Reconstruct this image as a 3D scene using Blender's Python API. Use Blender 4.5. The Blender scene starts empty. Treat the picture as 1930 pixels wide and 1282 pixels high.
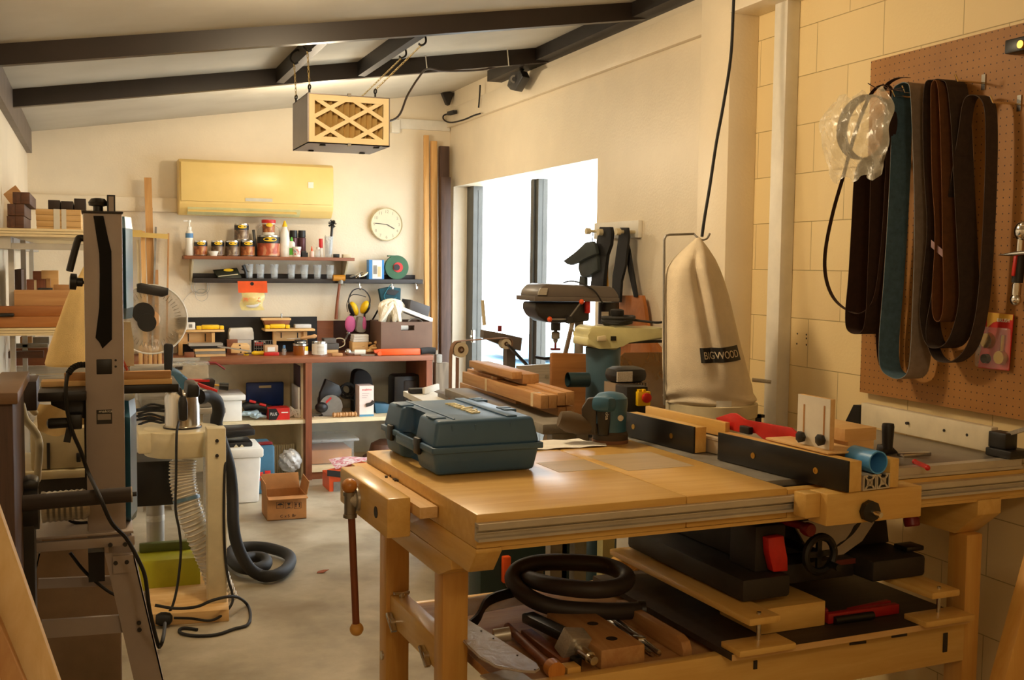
import bpy, bmesh, math, random
from mathutils import Vector as V, Matrix as Mx
random.seed(7)
SC = bpy.context.scene
COL = SC.collection
PI = math.pi
R = math.radians
# ------------------------------------------------------------ camera
FPX, CX, CY, EYE = 2060.0, 965.0, 641.0, 1.62
yaw, pitch, roll = R(21.1), R(-4.0), R(0.7)
fw = V((math.sin(yaw) * math.cos(pitch), math.cos(yaw) * math.cos(pitch), math.sin(pitch)))
r0 = V((math.cos(yaw), -math.sin(yaw), 0))
u0 = r0.cross(fw)
rt = r0 * math.cos(roll) + u0 * math.sin(roll)
up = -r0 * math.sin(roll) + u0 * math.cos(roll)
EYEP = V((0, 0, EYE))
cd = bpy.data.cameras.new('camera')
cam = bpy.data.objects.new('camera', cd)
COL.objects.link(cam)
cam.matrix_world = Mx(((rt.x, up.x, -fw.x, 0), (rt.y, up.y, -fw.y, 0), (rt.z, up.z, -fw.z, EYE), (0, 0, 0, 1)))
cd.sensor_width = 36.0
cd.lens = FPX / 1930.0 * 36.0
cd.clip_start = 0.05
cd.clip_end = 100
SC.camera = cam
# ------------------------------------------------------------ view, sky, lamps
SC.view_settings.view_transform = 'Standard'
SC.view_settings.look = 'None'
SC.view_settings.gamma = 1.0
SC.view_settings.use_curve_mapping = False
SC.view_settings.exposure = 0.2
wd = bpy.data.worlds.new('overcast_sky')
SC.world = wd
wd.use_nodes = True
bg = wd.node_tree.nodes['Background']
bg.inputs[0].default_value = (0.86, 0.94, 1.0, 1)
bg.inputs[1].default_value = 6.5
def lamp(name, loc, power, col, size, rot=(0, 0, 0), sy=None):
 ld = bpy.data.lights.new(name, 'AREA')
 ld.energy = power
 ld.color = col
 ld.shape = 'RECTANGLE'
 ld.size = size
 ld.size_y = sy or size
 o = bpy.data.objects.new(name, ld)
 o.location = loc
 o.rotation_euler = rot
 COL.objects.link(o)
 return o
def bulb(name, loc, power, col, rad):
 ld = bpy.data.lights.new(name, 'POINT')
 ld.energy = power
 ld.color = col
 ld.shadow_soft_size = rad
 o = bpy.data.objects.new(name, ld)
 o.location = loc
 COL.objects.link(o)
 return o
WARM = (1.0, 0.82, 0.58)
bulb('rear_lamp_light', (1.46, 7.05, 2.40), 28, WARM, 0.09)      # hangs behind the air filter
AMBER = (1.0, 0.78, 0.50)
bulb('middle_lamp_light', (1.0, 3.9, 2.58), 50, AMBER, 0.12)    # before the first rafter, above the frame
bulb('front_fill_light', (0.6, -0.4, 2.45), 27, AMBER, 0.15)    # unseen fill behind the camera, added to brighten low parts and front faces
# ------------------------------------------------------------ materials
def lin(c):
 c = c / 255.0
 return c / 12.92 if c <= 0.04045 else ((c + 0.055) / 1.055) ** 2.4
def rgb(c):
 return (lin(c[0]), lin(c[1]), lin(c[2]), 1)
def base(name):
 m = bpy.data.materials.new(name)
 m.use_nodes = True
 nt = m.node_tree
 return m, nt, nt.nodes['Principled BSDF']
def nd(nt, typ, **kw):
 n = nt.nodes.new(typ)
 for k, v in kw.items():
  if k in n.inputs:
   n.inputs[k].default_value = v
  else:
   setattr(n, k, v)
 return n
def objco(nt, sc=(1, 1, 1)):
 t = nt.nodes.new('ShaderNodeTexCoord')
 mp = nt.nodes.new('ShaderNodeMapping')
 mp.inputs['Scale'].default_value = sc
 nt.links.new(t.outputs['Object'], mp.inputs['Vector'])
 return mp.outputs[0]
def ramp(nt, fac, stops):
 r = nt.nodes.new('ShaderNodeValToRGB')
 e = r.color_ramp.elements
 e[0].position, e[0].color = stops[0][0], rgb(stops[0][1])
 e[1].position, e[1].color = stops[-1][0], rgb(stops[-1][1])
 for p, c in stops[1:-1]:
  x = e.new(p)
  x.color = rgb(c)
 nt.links.new(fac, r.inputs[0])
 return r.outputs[0]
def mat(name, col, rough=0.5, metal=0.0, var=0.06, ns=9.0, bump=0.0, bs=60.0, coat=0.0, sc=(1, 1, 1)):
 """paint, plastic, metal, cloth: a base colour broken up by noise, optional bump"""
 m, nt, b = base(name)
 co = objco(nt, sc)
 if var:
  n = nd(nt, 'ShaderNodeTexNoise', Scale=ns, Detail=5.0, Roughness=0.6)
  nt.links.new(co, n.inputs['Vector'])
  lo = [max(0, c * (1 - var)) for c in col]
  hi = [min(255, c * (1 + var * 0.6)) for c in col]
  nt.links.new(ramp(nt, n.outputs[0], [(0.3, lo), (0.7, hi)]), b.inputs['Base Color'])
 else:
  b.inputs['Base Color'].default_value = rgb(col)
 b.inputs['Roughness'].default_value = rough
 b.inputs['Metallic'].default_value = metal
 if coat:
  b.inputs['Coat Weight'].default_value = coat
 if bump:
  n2 = nd(nt, 'ShaderNodeTexNoise', Scale=bs, Detail=3.0)
  nt.links.new(co, n2.inputs['Vector'])
  bp = nd(nt, 'ShaderNodeBump', Strength=bump, Distance=0.01)
  nt.links.new(n2.outputs[0], bp.inputs['Height'])
  nt.links.new(bp.outputs[0], b.inputs['Normal'])
 return m
def wood(name, c1, c2, ax=0, rough=0.45, fine=1.0, coat=0.0, plank=None):
 m, nt, b = base(name)
 s = [14 * fine, 14 * fine, 14 * fine]
 s[ax] = 1.2 * fine
 co = objco(nt, s)
 n = nd(nt, 'ShaderNodeTexNoise', Scale=2.2, Detail=6.0, Roughness=0.62, Distortion=0.6)
 nt.links.new(co, n.inputs['Vector'])
 mid = [(a + d) / 2 for a, d in zip(c1, c2)]
 c = ramp(nt, n.outputs[0], [(0.28, c1), (0.5, mid), (0.72, c2)])
 if plank is not None:
  pax, w = plank
  t = nt.nodes.new('ShaderNodeTexCoord')
  sp = nt.nodes.new('ShaderNodeSeparateXYZ')
  nt.links.new(t.outputs['Object'], sp.inputs[0])
  dv = nd(nt, 'ShaderNodeMath', operation='DIVIDE')
  nt.links.new(sp.outputs[pax], dv.inputs[0])
  dv.inputs[1].default_value = w
  fl = nd(nt, 'ShaderNodeMath', operation='FLOOR')
  nt.links.new(dv.outputs[0], fl.inputs[0])
  wn = nd(nt, 'ShaderNodeTexWhiteNoise', noise_dimensions='1D')
  nt.links.new(fl.outputs[0], wn.inputs['W'])
  hs = nd(nt, 'ShaderNodeHueSaturation')
  mr = nd(nt, 'ShaderNodeMapRange')
  mr.inputs['To Min'].default_value = 0.82
  mr.inputs['To Max'].default_value = 1.12
  nt.links.new(wn.outputs['Value'], mr.inputs['Value'])
  nt.links.new(mr.outputs[0], hs.inputs['Value'])
  nt.links.new(c, hs.inputs['Color'])
  c = hs.outputs[0]
 nt.links.new(c, b.inputs['Base Color'])
 b.inputs['Roughness'].default_value = rough
 b.inputs['Coat Weight'].default_value = coat
 b.inputs['Coat Roughness'].default_value = 0.2
 bp = nd(nt, 'ShaderNodeBump', Strength=0.06, Distance=0.01)
 nt.links.new(n.outputs[0], bp.inputs['Height'])
 nt.links.new(bp.outputs[0], b.inputs['Normal'])
 return m
def clear(name, col=(235, 240, 240), rough=0.06, alpha=0.35, ns=14.0):
 """thin clear plastic or glass: part see-through, part glossy"""
 m, nt, b = base(name)
 b.inputs['Base Color'].default_value = rgb(col)
 b.inputs['Roughness'].default_value = rough
 b.inputs['Specular IOR Level'].default_value = 0.8
 n = nd(nt, 'ShaderNodeTexNoise', Scale=ns, Detail=4.0, Distortion=1.5)
 nt.links.new(objco(nt), n.inputs['Vector'])
 mr = nd(nt, 'ShaderNodeMapRange')
 mr.inputs['To Min'].default_value = alpha * 0.7
 mr.inputs['To Max'].default_value = min(1, alpha * 1.35)
 nt.links.new(n.outputs[0], mr.inputs['Value'])
 nt.links.new(mr.outputs[0], b.inputs['Alpha'])
 bp = nd(nt, 'ShaderNodeBump', Strength=0.15, Distance=0.01)
 nt.links.new(n.outputs[0], bp.inputs['Height'])
 nt.links.new(bp.outputs[0], b.inputs['Normal'])
 return m
# ------------------------------------------------------------ where a pixel of the photo meets a real plane
def ray(px, py):
 return fw + rt * ((px - CX) / FPX) - up * ((py - CY) / FPX)
def at(px, py, X=None, Y=None, Z=None):
 d = ray(px, py)
 t = X / d.x if X is not None else (Y / d.y if Y is not None else (Z - EYE) / d.z)
 return EYEP + d * t
BA = R(2.55)                              # the workbench stands a little askew in the room
BM = Mx.Translation((0.854, 2.435, 0)) @ Mx.Rotation(BA, 4, 'Z')
BI = BM.inverted()
def bz(px, py, z):
 return BI @ at(px, py, Z=z)
def bpl(px, py, n, d):
 o, q = BI @ EYEP, BI.to_3x3() @ ray(px, py)
 return o + q * ((d - o[n]) / q[n])
def bu(px, py, u):
 return bpl(px, py, 0, u)
def bv(px, py, v):
 return bpl(px, py, 1, v)
# ------------------------------------------------------------ mesh building
def smooth_path(pts, n=8, closed=False):
 P = [V(p) for p in pts]
 out = []
 N = len(P)
 for i in range(N if closed else N - 1):
  a = P[(i - 1) % N] if closed or i > 0 else P[0] * 2 - P[1]
  b, c = P[i], P[(i + 1) % N]
  d = P[(i + 2) % N] if closed or i + 2 < N else P[-1] * 2 - P[-2]
  for k in range(n):
   t = k / n
   out.append(0.5 * ((2 * b) + (c - a) * t + (2 * a - 5 * b + 4 * c - d) * t * t + (3 * b - a - 3 * c + d) * t ** 3))
 if not closed:
  out.append(P[-1])
 return out
class B:
 def __init__(s, m=None):
  s.bm = bmesh.new()
  s.m = m or Mx.Identity(4)
 def v(s, p):
  return s.bm.verts.new(s.m @ V(p))
 def face(s, vs):
  try:
   return s.bm.faces.new(vs)
  except ValueError:
   return None
 def hexa(s, c8, bev=0.0, seg=2):
  vs = [s.v(p) for p in c8]
  fs = [s.face([vs[i] for i in q]) for q in ((0, 3, 2, 1), (4, 5, 6, 7), (0, 1, 5, 4), (1, 2, 6, 5), (2, 3, 7, 6), (3, 0, 4, 7))]
  if bev:
   es = {e for f in fs for e in f.edges}
   bmesh.ops.bevel(s.bm, geom=list(es), offset=bev, segments=seg, profile=0.5, affect='EDGES', clamp_overlap=True)
  return s
 def box(s, x0, y0, z0, x1, y1, z1, bev=0.0, seg=2):
  return s.hexa([(x0, y0, z0), (x1, y0, z0), (x1, y1, z0), (x0, y1, z0), (x0, y0, z1), (x1, y0, z1), (x1, y1, z1), (x0, y1, z1)], bev, seg)
 def obox(s, c, size, rot=(0, 0, 0), bev=0.0, taper=1.0):
  from mathutils import Euler
  q = Euler(rot).to_matrix()
  h = V(size) / 2
  P = []
  for z in (-1, 1):
   k = taper if z > 0 else 1.0
   for x, y in ((-1, -1), (1, -1), (1, 1), (-1, 1)):
    P.append(V(c) + q @ V((x * h.x * k, y * h.y * k, z * h.z)))
  return s.hexa(P, bev)
 def bar(s, p0, p1, w, h, upv=(0, 0, 1), bev=0.0):
  """square bar from p0 to p1"""
  p0, p1 = V(p0), V(p1)
  d = (p1 - p0).normalized()
  a = d.cross(V(upv)).normalized() * (w / 2)
  c = a.cross(d).normalized() * (h / 2)
  return s.hexa([p0 - a - c, p0 + a - c, p1 + a - c, p1 - a - c, p0 - a + c, p0 + a + c, p1 + a + c, p1 - a + c], bev)
 def cyl(s, p0, p1, r0, r1=None, n=24, caps=True):
  p0, p1 = V(p0), V(p1)
  r1 = r0 if r1 is None else r1
  return s.lathe([(r0, 0), (r1, (p1 - p0).length)], p0, p1 - p0, n, caps)
 def lathe(s, prof, o, ax=(0, 0, 1), n=24, caps=True, arc=None):
  o, ax = V(o), V(ax).normalized()
  a = ax.orthogonal().normalized()
  b = ax.cross(a)
  rings = []
  for r, z in prof:
   rings.append([s.v(o + ax * z + (a * math.cos(2 * PI * i / n) + b * math.sin(2 * PI * i / n)) * max(r, 1e-5)) for i in range(n)])
  for q, w in zip(rings, rings[1:]):
   for i in range(n):
    s.face((q[i], q[(i + 1) % n], w[(i + 1) % n], w[i]))
  if caps:
   s.face(list(reversed(rings[0])))
   s.face(rings[-1])
  return s
 def tube(s, pts, r, n=8, closed=False, sm=0, rfun=None):
  P = smooth_path(pts, sm, closed) if sm else [V(p) for p in pts]
  N = len(P)
  rings = []
  prev = None
  for i, p in enumerate(P):
   t = (P[(i + 1) % N] - P[i - 1]) if closed else (P[min(i + 1, N - 1)] - P[max(i - 1, 0)])
   t = t.normalized() if t.length > 1e-9 else V((0, 0, 1))
   if prev is None:
    a = t.orthogonal().normalized()
   else:
    a = prev - t * prev.dot(t)
    a = a.normalized() if a.length > 1e-6 else t.orthogonal().normalized()
   prev = a
   b = t.cross(a)
   rr = rfun(i / max(1, N - 1)) * r if rfun else r
   rings.append([s.v(p + (a * math.cos(2 * PI * k / n) + b * math.sin(2 * PI * k / n)) * rr) for k in range(n)])
  for i in range(N if closed else N - 1):
   q, w = rings[i], rings[(i + 1) % N]
   for k in range(n):
    s.face((q[k], q[(k + 1) % n], w[(k + 1) % n], w[k]))
  if not closed:
   s.face(list(reversed(rings[0])))
   s.face(rings[-1])
  return s
 def prism(s, pts, vec, bev=0.0):
  """polygon of 3D points pushed along vec"""
  vec = V(vec)
  a = [s.v(p) for p in pts]
  b = [s.v(V(p) + vec) for p in pts]
  n = len(a)
  fs = [s.face(list(reversed(a))), s.face(b)]
  fs += [s.face((a[i], a[(i + 1) % n], b[(i + 1) % n], b[i])) for i in range(n)]
  if bev:
   es = {e for f in fs if f for e in f.edges}
   bmesh.ops.bevel(s.bm, geom=list(es), offset=bev, segments=2, profile=0.5, affect='EDGES', clamp_overlap=True)
  return s
 def strip(s, pts, wv, th=0.002, closed=False, sm=0):
  """ribbon: path swept with a width vector (or one per point), given thickness"""
  P = smooth_path(pts, sm, closed) if sm else [V(p) for p in pts]
  N = len(P)
  W = wv if callable(wv) else (lambda t: V(wv))
  rings = []
  for i, p in enumerate(P):
   t = (P[(i + 1) % N] - P[i - 1]) if closed else (P[min(i + 1, N - 1)] - P[max(i - 1, 0)])
   w = W(i / max(1, N - 1))
   nn = t.cross(w)
   nn = nn.normalized() * (th / 2) if nn.length > 1e-9 else V((0, 0, th / 2))
   h = w / 2
   rings.append([s.v(p - h - nn), s.v(p + h - nn), s.v(p + h + nn), s.v(p - h + nn)])
  for i in range(N if closed else N - 1):
   q, w = rings[i], rings[(i + 1) % N]
   for k in range(4):
    s.face((q[k], q[(k + 1) % 4], w[(k + 1) % 4], w[k]))
  if not closed:
   s.face(list(reversed(rings[0])))
   s.face(rings[-1])
  return s
 def sph(s, c, r, sc=(1, 1, 1), n=16):
  q = Mx.Translation(V(c)) @ Mx.Diagonal((sc[0], sc[1], sc[2], 1))
  bmesh.ops.create_uvsphere(s.bm, u_segments=n, v_segments=max(6, n // 2), radius=r, matrix=s.m @ q)
  return s
 def torus(s, c, ax, R_, r, n=24, k=8):
  ax = V(ax).normalized()
  a = ax.orthogonal().normalized()
  b = ax.cross(a)
  return s.tube([V(c) + (a * math.cos(2 * PI * i / n) + b * math.sin(2 * PI * i / n)) * R_ for i in range(n)], r, k, closed=True)
 def grid(s, fn, nu, nv, th=0.0):
  """sheet fn(u,v)->point"""
  g = [[s.v(fn(i / nu, j / nv)) for j in range(nv + 1)] for i in range(nu + 1)]
  for i in range(nu):
   for j in range(nv):
    s.face((g[i][j], g[i + 1][j], g[i + 1][j + 1], g[i][j + 1]))
  return s
ORG = {}
def thing(name, label, cat, loc, group=None):
 o = bpy.data.objects.new(name, None)
 o.empty_display_size = 0.05
 COL.objects.link(o)
 o.location = V(loc)
 o['label'] = label
 o['category'] = cat
 if group:
  o['group'] = group
 ORG[o.name] = V(loc)
 return o
def part(name, b, m, parent=None, label=None, ang=38, mod=None):
 bmesh.ops.recalc_face_normals(b.bm, faces=b.bm.faces)
 if parent is not None:
  org = ORG[parent.name]
 else:
  xs = [v.co for v in b.bm.verts]
  org = V(((min(p.x for p in xs) + max(p.x for p in xs)) / 2, (min(p.y for p in xs) + max(p.y for p in xs)) / 2, min(p.z for p in xs)))
 for v in b.bm.verts:
  v.co -= org
 me = bpy.data.meshes.new(name)
 b.bm.to_mesh(me)
 b.bm.free()
 me.polygons.foreach_set('use_smooth', [True] * len(me.polygons))
 me.set_sharp_from_angle(angle=R(ang))
 me.materials.append(m)
 o = bpy.data.objects.new(name, me)
 COL.objects.link(o)
 ORG[o.name] = org
 if parent is not None:
  o.parent = parent
 else:
  o.location = org
 if label:
  o['label'] = label
 return o
def single(name, b, m, label, cat, group=None, ang=38):
 o = part(name, b, m, None, label, ang)
 o['category'] = cat
 if group:
  o['group'] = group
 return o
def solid(name, b, m, parent=None):
 o = part(name, b, m, parent)
 if parent is None:
  o['kind'] = 'structure'
 return o
def sub(name, b, m, parent, label=None, ang=38):
 """a part of a part: parent is a mesh part whose own origin sits on its thing's base"""
 o = part(name, b, m, parent, label, ang)
 return o
def fix_sub(o):
 return o
def letters(name, txt, m, parent, o, xd, yd, h, th=0.0008, w=None):
 """raised lettering: baseline start o, reading direction xd, letter-up yd, cap height h"""
 cu = bpy.data.curves.new(name, 'FONT')
 cu.body = txt
 cu.size = 1.0
 cu.extrude = 0.02
 ob = bpy.data.objects.new(name, cu)
 COL.objects.link(ob)
 dg = bpy.context.evaluated_depsgraph_get()
 me = bpy.data.meshes.new_from_object(ob.evaluated_get(dg))
 bpy.data.objects.remove(ob)
 xd, yd = V(xd).normalized(), V(yd).normalized()
 zd = xd.cross(yd).normalized()
 mx = max(v.co.x for v in me.vertices)
 mh = 0.72
 sy = h / mh
 sx = (w / mx) if w else sy
 org = ORG[parent.name]
 for v in me.vertices:
  c = v.co.copy()
  v.co = V(o) + xd * (c.x * sx) + yd * (c.y * sy) + zd * (c.z / 0.02 * th) - org
 me.name = name
 me.materials.clear()
 me.materials.append(m)
 ob = bpy.data.objects.new(name, me)
 COL.objects.link(ob)
 ORG[ob.name] = org
 ob.parent = parent
 return ob
def dup(root, off, label=None, group=None, rotz=None):
 """copy of a thing with copies of its parts and sub-parts"""
 off = V(off)
 def cp(o, par):
  c = o.copy()
  COL.objects.link(c)
  if par is not None:
   c.parent = par
  else:
   c.location = o.location + off
  ORG[c.name] = ORG[o.name] + off
  for ch in o.children:
   cp(ch, c)
  return c
 c = cp(root, None)
 if rotz is not None:
  c.rotation_euler = (0, 0, rotz)
 if label:
  c['label'] = label
 if group:
  c['group'] = group
 return c
def rect(x0, y0, x1, y1, Y):
 """photo rectangle on the plane Y -> X0, Z0, X1, Z1"""
 a = at((x0 + x0) / 2, y1, Y=Y)
 b = at(x1, y0, Y=Y)
 return a.x, a.z, b.x, b.z
def pbox(b, x0, y0, x1, y1, Y, d, bev=0.0):
 """box whose front face fills that rectangle at Y and which reaches d further back"""
 a = rect(x0, y0, x1, y1, Y)
 return b.box(a[0], Y, a[1], a[2], Y + d, a[3], bev)
# shared materials
M_wall = mat('cream_wall_paint', (236, 222, 196), 0.42, var=0.025, ns=3, bump=0.12, bs=70)
M_white = mat('white_paint', (232, 226, 212), 0.45, var=0.04)
M_black = mat('black_plastic', (24, 22, 21), 0.42, var=0.2)
M_rubber = mat('black_rubber', (30, 28, 27), 0.7, var=0.2)
M_dark = mat('dark_brown_paint', (46, 38, 33), 0.55, var=0.15)
M_steel = mat('bright_steel', (205, 203, 198), 0.25, 1.0, var=0.1, ns=20)
M_chrome = mat('chrome', (225, 222, 215), 0.1, 1.0, var=0.03)
M_alu = mat('brushed_aluminium', (196, 190, 178), 0.38, 0.55, var=0.08, sc=(1, 20, 20))
M_iron = mat('grey_cast_iron', (140, 134, 124), 0.45, 0.2, var=0.15)
M_grey = mat('warm_grey_paint', (168, 158, 148), 0.5, var=0.06)
M_teal = mat('teal_plastic', (54, 100, 126), 0.42, var=0.1)
M_tealmetal = mat('teal_enamel', (64, 124, 154), 0.28, var=0.05, coat=0.15)
M_red = mat('red_plastic', (205, 38, 30), 0.4, var=0.1)
M_dred = mat('dark_red_plastic', (120, 18, 20), 0.4, var=0.1)
M_orange = mat('orange_plastic', (235, 88, 30), 0.4, var=0.08)
M_yellow = mat('yellow_plastic', (242, 196, 20), 0.4, var=0.08)
M_blue = mat('blue_plastic', (32, 60, 130), 0.45, var=0.1)
M_cream = mat('cream_enamel', (214, 200, 164), 0.4, var=0.06)
M_creamg = mat('yellowish_cream_enamel', (206, 200, 146), 0.35, var=0.06, coat=0.3)
M_canvas = mat('beige_canvas', (228, 212, 184), 0.9, var=0.08, ns=5, bump=0.25, bs=300)
M_card = mat('brown_cardboard', (178, 122, 66), 0.85, var=0.12, ns=6)
M_paper = mat('white_paper', (236, 232, 222), 0.8, var=0.04)
M_clear = clear('clear_plastic', alpha=0.28)
M_clear2 = clear('clear_plastic_thin', alpha=0.12)
M_film = clear('crinkled_plastic_film', (226, 220, 205), 0.12, 0.42)
M_brass = mat('brass', (190, 150, 70), 0.3, 0.9)
W_beechX = wood('varnished_beech_x', (216, 166, 84), (233, 192, 112), 0, 0.32, coat=0.25)
W_beechY = wood('varnished_beech_y', (216, 166, 84), (233, 192, 112), 1, 0.32, coat=0.25)
W_beechZ = wood('varnished_beech_z', (206, 148, 68), (222, 172, 90), 2, 0.4, coat=0.15)
W_pineX = wood('pale_pine_x', (214, 168, 104), (234, 196, 138), 0, 0.6)
W_pineY = wood('pale_pine_y', (214, 168, 104), (234, 196, 138), 1, 0.6)
W_pineZ = wood('pale_pine_z', (206, 152, 84), (228, 182, 118), 2, 0.6)
W_redX = wood('red_brown_timber_x', (116, 64, 34), (152, 90, 52), 0, 0.5)
W_redZ = wood('red_brown_timber_z', (112, 58, 30), (150, 84, 48), 2, 0.5)
W_cedY = wood('orange_cedar_y', (172, 120, 70), (202, 158, 104), 1, 0.55)
W_cedX = wood('orange_cedar_x', (172, 120, 70), (202, 158, 104), 0, 0.55)
W_cedZ = wood('orange_cedar_z', (170, 116, 66), (198, 150, 94), 2, 0.55)
W_darkY = wood('dark_timber_y', (58, 34, 22), (104, 64, 40), 1, 0.6)
W_darkX = wood('dark_timber_x', (58, 34, 22), (104, 64, 40), 0, 0.6)
W_darkZ = wood('dark_timber_z', (58, 40, 32), (92, 66, 52), 2, 0.6)
# ============================================================ ROOM
WX, WL, WB = 2.753, -0.41, 8.6
def ceil_z(x):
 return 2.577 + 0.153 * x
# floor: worn concrete
m, nt, b_ = base('worn_concrete')
co = objco(nt)
n1 = nd(nt, 'ShaderNodeTexNoise', Scale=1.6, Detail=8.0, Roughness=0.65)
nt.links.new(co, n1.inputs['Vector'])
c1 = ramp(nt, n1.outputs[0], [(0.3, (134, 122, 100)), (0.5, (168, 155, 130)), (0.72, (194, 182, 158))])
n2 = nd(nt, 'ShaderNodeTexNoise', Scale=2.6, Detail=11.0, Distortion=0.2)
nt.links.new(co, n2.inputs['Vector'])
c2 = ramp(nt, n2.outputs[0], [(0.30, (176, 160, 138)), (0.52, (255, 255, 255))])
mx = nd(nt, 'ShaderNodeMix', data_type='RGBA', blend_type='MULTIPLY')
mx.inputs[0].default_value = 0.7
nt.links.new(c1, mx.inputs[6])
nt.links.new(c2, mx.inputs[7])
nt.links.new(mx.outputs[2], b_.inputs['Base Color'])
b_.inputs['Roughness'].default_value = 0.42
bp = nd(nt, 'ShaderNodeBump', Strength=0.25, Distance=0.01)
nt.links.new(n2.outputs[0], bp.inputs['Height'])
nt.links.new(bp.outputs[0], b_.inputs['Normal'])
M_floor = m
solid('floor', B().box(WL - 0.1, -2.1, -0.1, WX + 0.2, WB + 0.1, 0), M_floor)
solid('wall_back', B().box(WL - 0.1, WB, 0, WX + 0.2, WB + 0.12, 3.1), M_wall)
solid('wall_left', B().box(WL - 0.12, -2.0, 0, WL, WB, 2.6), M_wall)
solid('wall_front', B().box(WL - 0.1, -2.1, 0, WX + 0.2, -2.0, 3.1), M_wall)
# painted concrete blocks
m, nt, b_ = base('painted_concrete_block')
t = nt.nodes.new('ShaderNodeTexCoord')
sp = nt.nodes.new('ShaderNodeSeparateXYZ')
nt.links.new(t.outputs['Object'], sp.inputs[0])
cb = nt.nodes.new('ShaderNodeCombineXYZ')
nt.links.new(sp.outputs[1], cb.inputs[0])
ad = nd(nt, 'ShaderNodeMath', operation='ADD')
ad.inputs[1].default_value = -0.007
nt.links.new(sp.outputs[2], ad.inputs[0])
nt.links.new(ad.outputs[0], cb.inputs[1])
br = nd(nt, 'ShaderNodeTexBrick', Scale=1.0)
br.inputs['Brick Width'].default_value = 0.4
br.inputs['Row Height'].default_value = 0.2
br.inputs['Mortar Size'].default_value = 0.0022
br.inputs['Mortar Smooth'].default_value = 0.5
br.inputs['Color1'].default_value = rgb((236, 212, 158))
br.inputs['Color2'].default_value = rgb((230, 205, 152))
br.inputs['Mortar'].default_value = rgb((180, 156, 108))
nt.links.new(cb.outputs[0], br.inputs['Vector'])
nt.links.new(br.outputs['Color'], b_.inputs['Base Color'])
nz = nd(nt, 'ShaderNodeTexNoise', Scale=90.0, Detail=4.0)
nt.links.new(t.outputs['Object'], nz.inputs['Vector'])
mm = nd(nt, 'ShaderNodeMath', operation='MULTIPLY_ADD')
mm.inputs[1].default_value = -1.0
nt.links.new(br.outputs['Fac'], mm.inputs[0])
m3 = nd(nt, 'ShaderNodeMath', operation='MULTIPLY')
m3.inputs[1].default_value = 0.22
nt.links.new(nz.outputs[0], m3.inputs[0])
nt.links.new(m3.outputs[0], mm.inputs[2])
bp = nd(nt, 'ShaderNodeBump', Strength=0.5, Distance=0.006)
nt.links.new(mm.outputs[0], bp.inputs['Height'])
nt.links.new(bp.outputs[0], b_.inputs['Normal'])
b_.inputs['Roughness'].default_value = 0.55
M_block = m
solid('wall_right', B().box(WX, -2.0, 0, WX + 0.2, 4.3, 3.1), M_block)
# plastered wall with the tall glazed opening
OY0, OY1, OZ = 5.79, 8.49, 2.235
b = B().box(WX, 4.3, 0, WX + 0.2, OY0, 3.1).box(WX, OY1, 0, WX + 0.2, WB, 3.1).box(WX, OY0, OZ, WX + 0.2, OY1, 3.1)
solid('wall_right_plastered', b, M_wall)
# pilaster, ledge beam, wall plates
solid('trim_1', B().box(2.61, 4.17, 0, WX, 4.42, 3.02, 0.004), M_wall)           # pilaster
solid('trim_2', B().box(2.718, 4.42, 2.715, WX, WB, 2.86, 0.004), M_wall)        # ledge along the wall
solid('trim_3', B().box(2.60, 3.4, 2.715, WX, 4.17, 2.78, 0.004), M_wall)
M_plate = mat('dark_brown_steel', (36, 30, 26), 0.5, 0.1, var=0.2)
M_gplate = mat('grey_brown_steel', (104, 90, 80), 0.5, 0.1, var=0.12)
solid('trim_4', B().box(WX - 0.11, 2.0, 2.905, WX, 7.4, 2.985), M_plate)          # dark steel plate at the wall head, also standing in for the shadow gap
solid('trim_5', B().prism([(WL, 2.0, 2.36), (WL + 0.035, 2.0, 2.36), (WL + 0.035, 2.0, ceil_z(WL + 0.035)), (WL, 2.0, ceil_z(WL))], (0, 6.52, 0)), M_gplate)
# sloping ceiling of painted sheets
m, nt, b_ = base('off_white_ceiling_sheet')
co = objco(nt, (1, 1, 1))
n1 = nd(nt, 'ShaderNodeTexNoise', Scale=2.0, Detail=4.0)
nt.links.new(co, n1.inputs['Vector'])
nt.links.new(ramp(nt, n1.outputs[0], [(0.3, (188, 180, 163)), (0.7, (203, 196, 180))]), b_.inputs['Base Color'])
b_.inputs['Roughness'].default_value = 0.85
b_.inputs['Specular IOR Level'].default_value = 0.15
M_ceil = m
bb = B()
x0, x1 = WL - 0.05, WX + 0.1
bb.hexa([(x0, -2.05, ceil_z(x0)), (x1, -2.05, ceil_z(x1)), (x1, WB, ceil_z(x1)), (x0, WB, ceil_z(x0)),
         (x0, -2.05, ceil_z(x0) + 0.06), (x1, -2.05, ceil_z(x1) + 0.06), (x1, WB, ceil_z(x1) + 0.06), (x0, WB, ceil_z(x0) + 0.06)])
solid('ceiling', bb, M_ceil)
M_rafter = mat('brown_painted_steel', (44, 34, 27), 0.38, 0.1, var=0.2, ns=2)
def rafter(nm, y, d, w=0.05):
 a, c = WL, WX - 0.02
 return solid(nm, B().hexa([(a, y, ceil_z(a) - d), (c, y, ceil_z(c) - d), (c, y + w, ceil_z(c) - d), (a, y + w, ceil_z(a) - d),
                               (a, y, ceil_z(a)), (c, y, ceil_z(c)), (c, y + w, ceil_z(c)), (a, y + w, ceil_z(a))]), M_rafter)
rafter('trim_6', 5.18, 0.09)
rafter('trim_7', 6.5, 0.095)
PX = []
for i, (a, c) in enumerate((((532, 152), (603, 80)), ((690, 140), (782, 66)))):
 xa, xc = at(a[0], a[1], Y=6.5).x, at(c[0], c[1], Y=5.23).x
 x = (xa + xc) / 2
 PX.append(x)
 z = ceil_z(x)
 solid('trim_%d' % (8 + i), B().box(x - 0.022, 5.23, z - 0.088, x + 0.022, 6.5, z + 0.003), M_plate)
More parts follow.
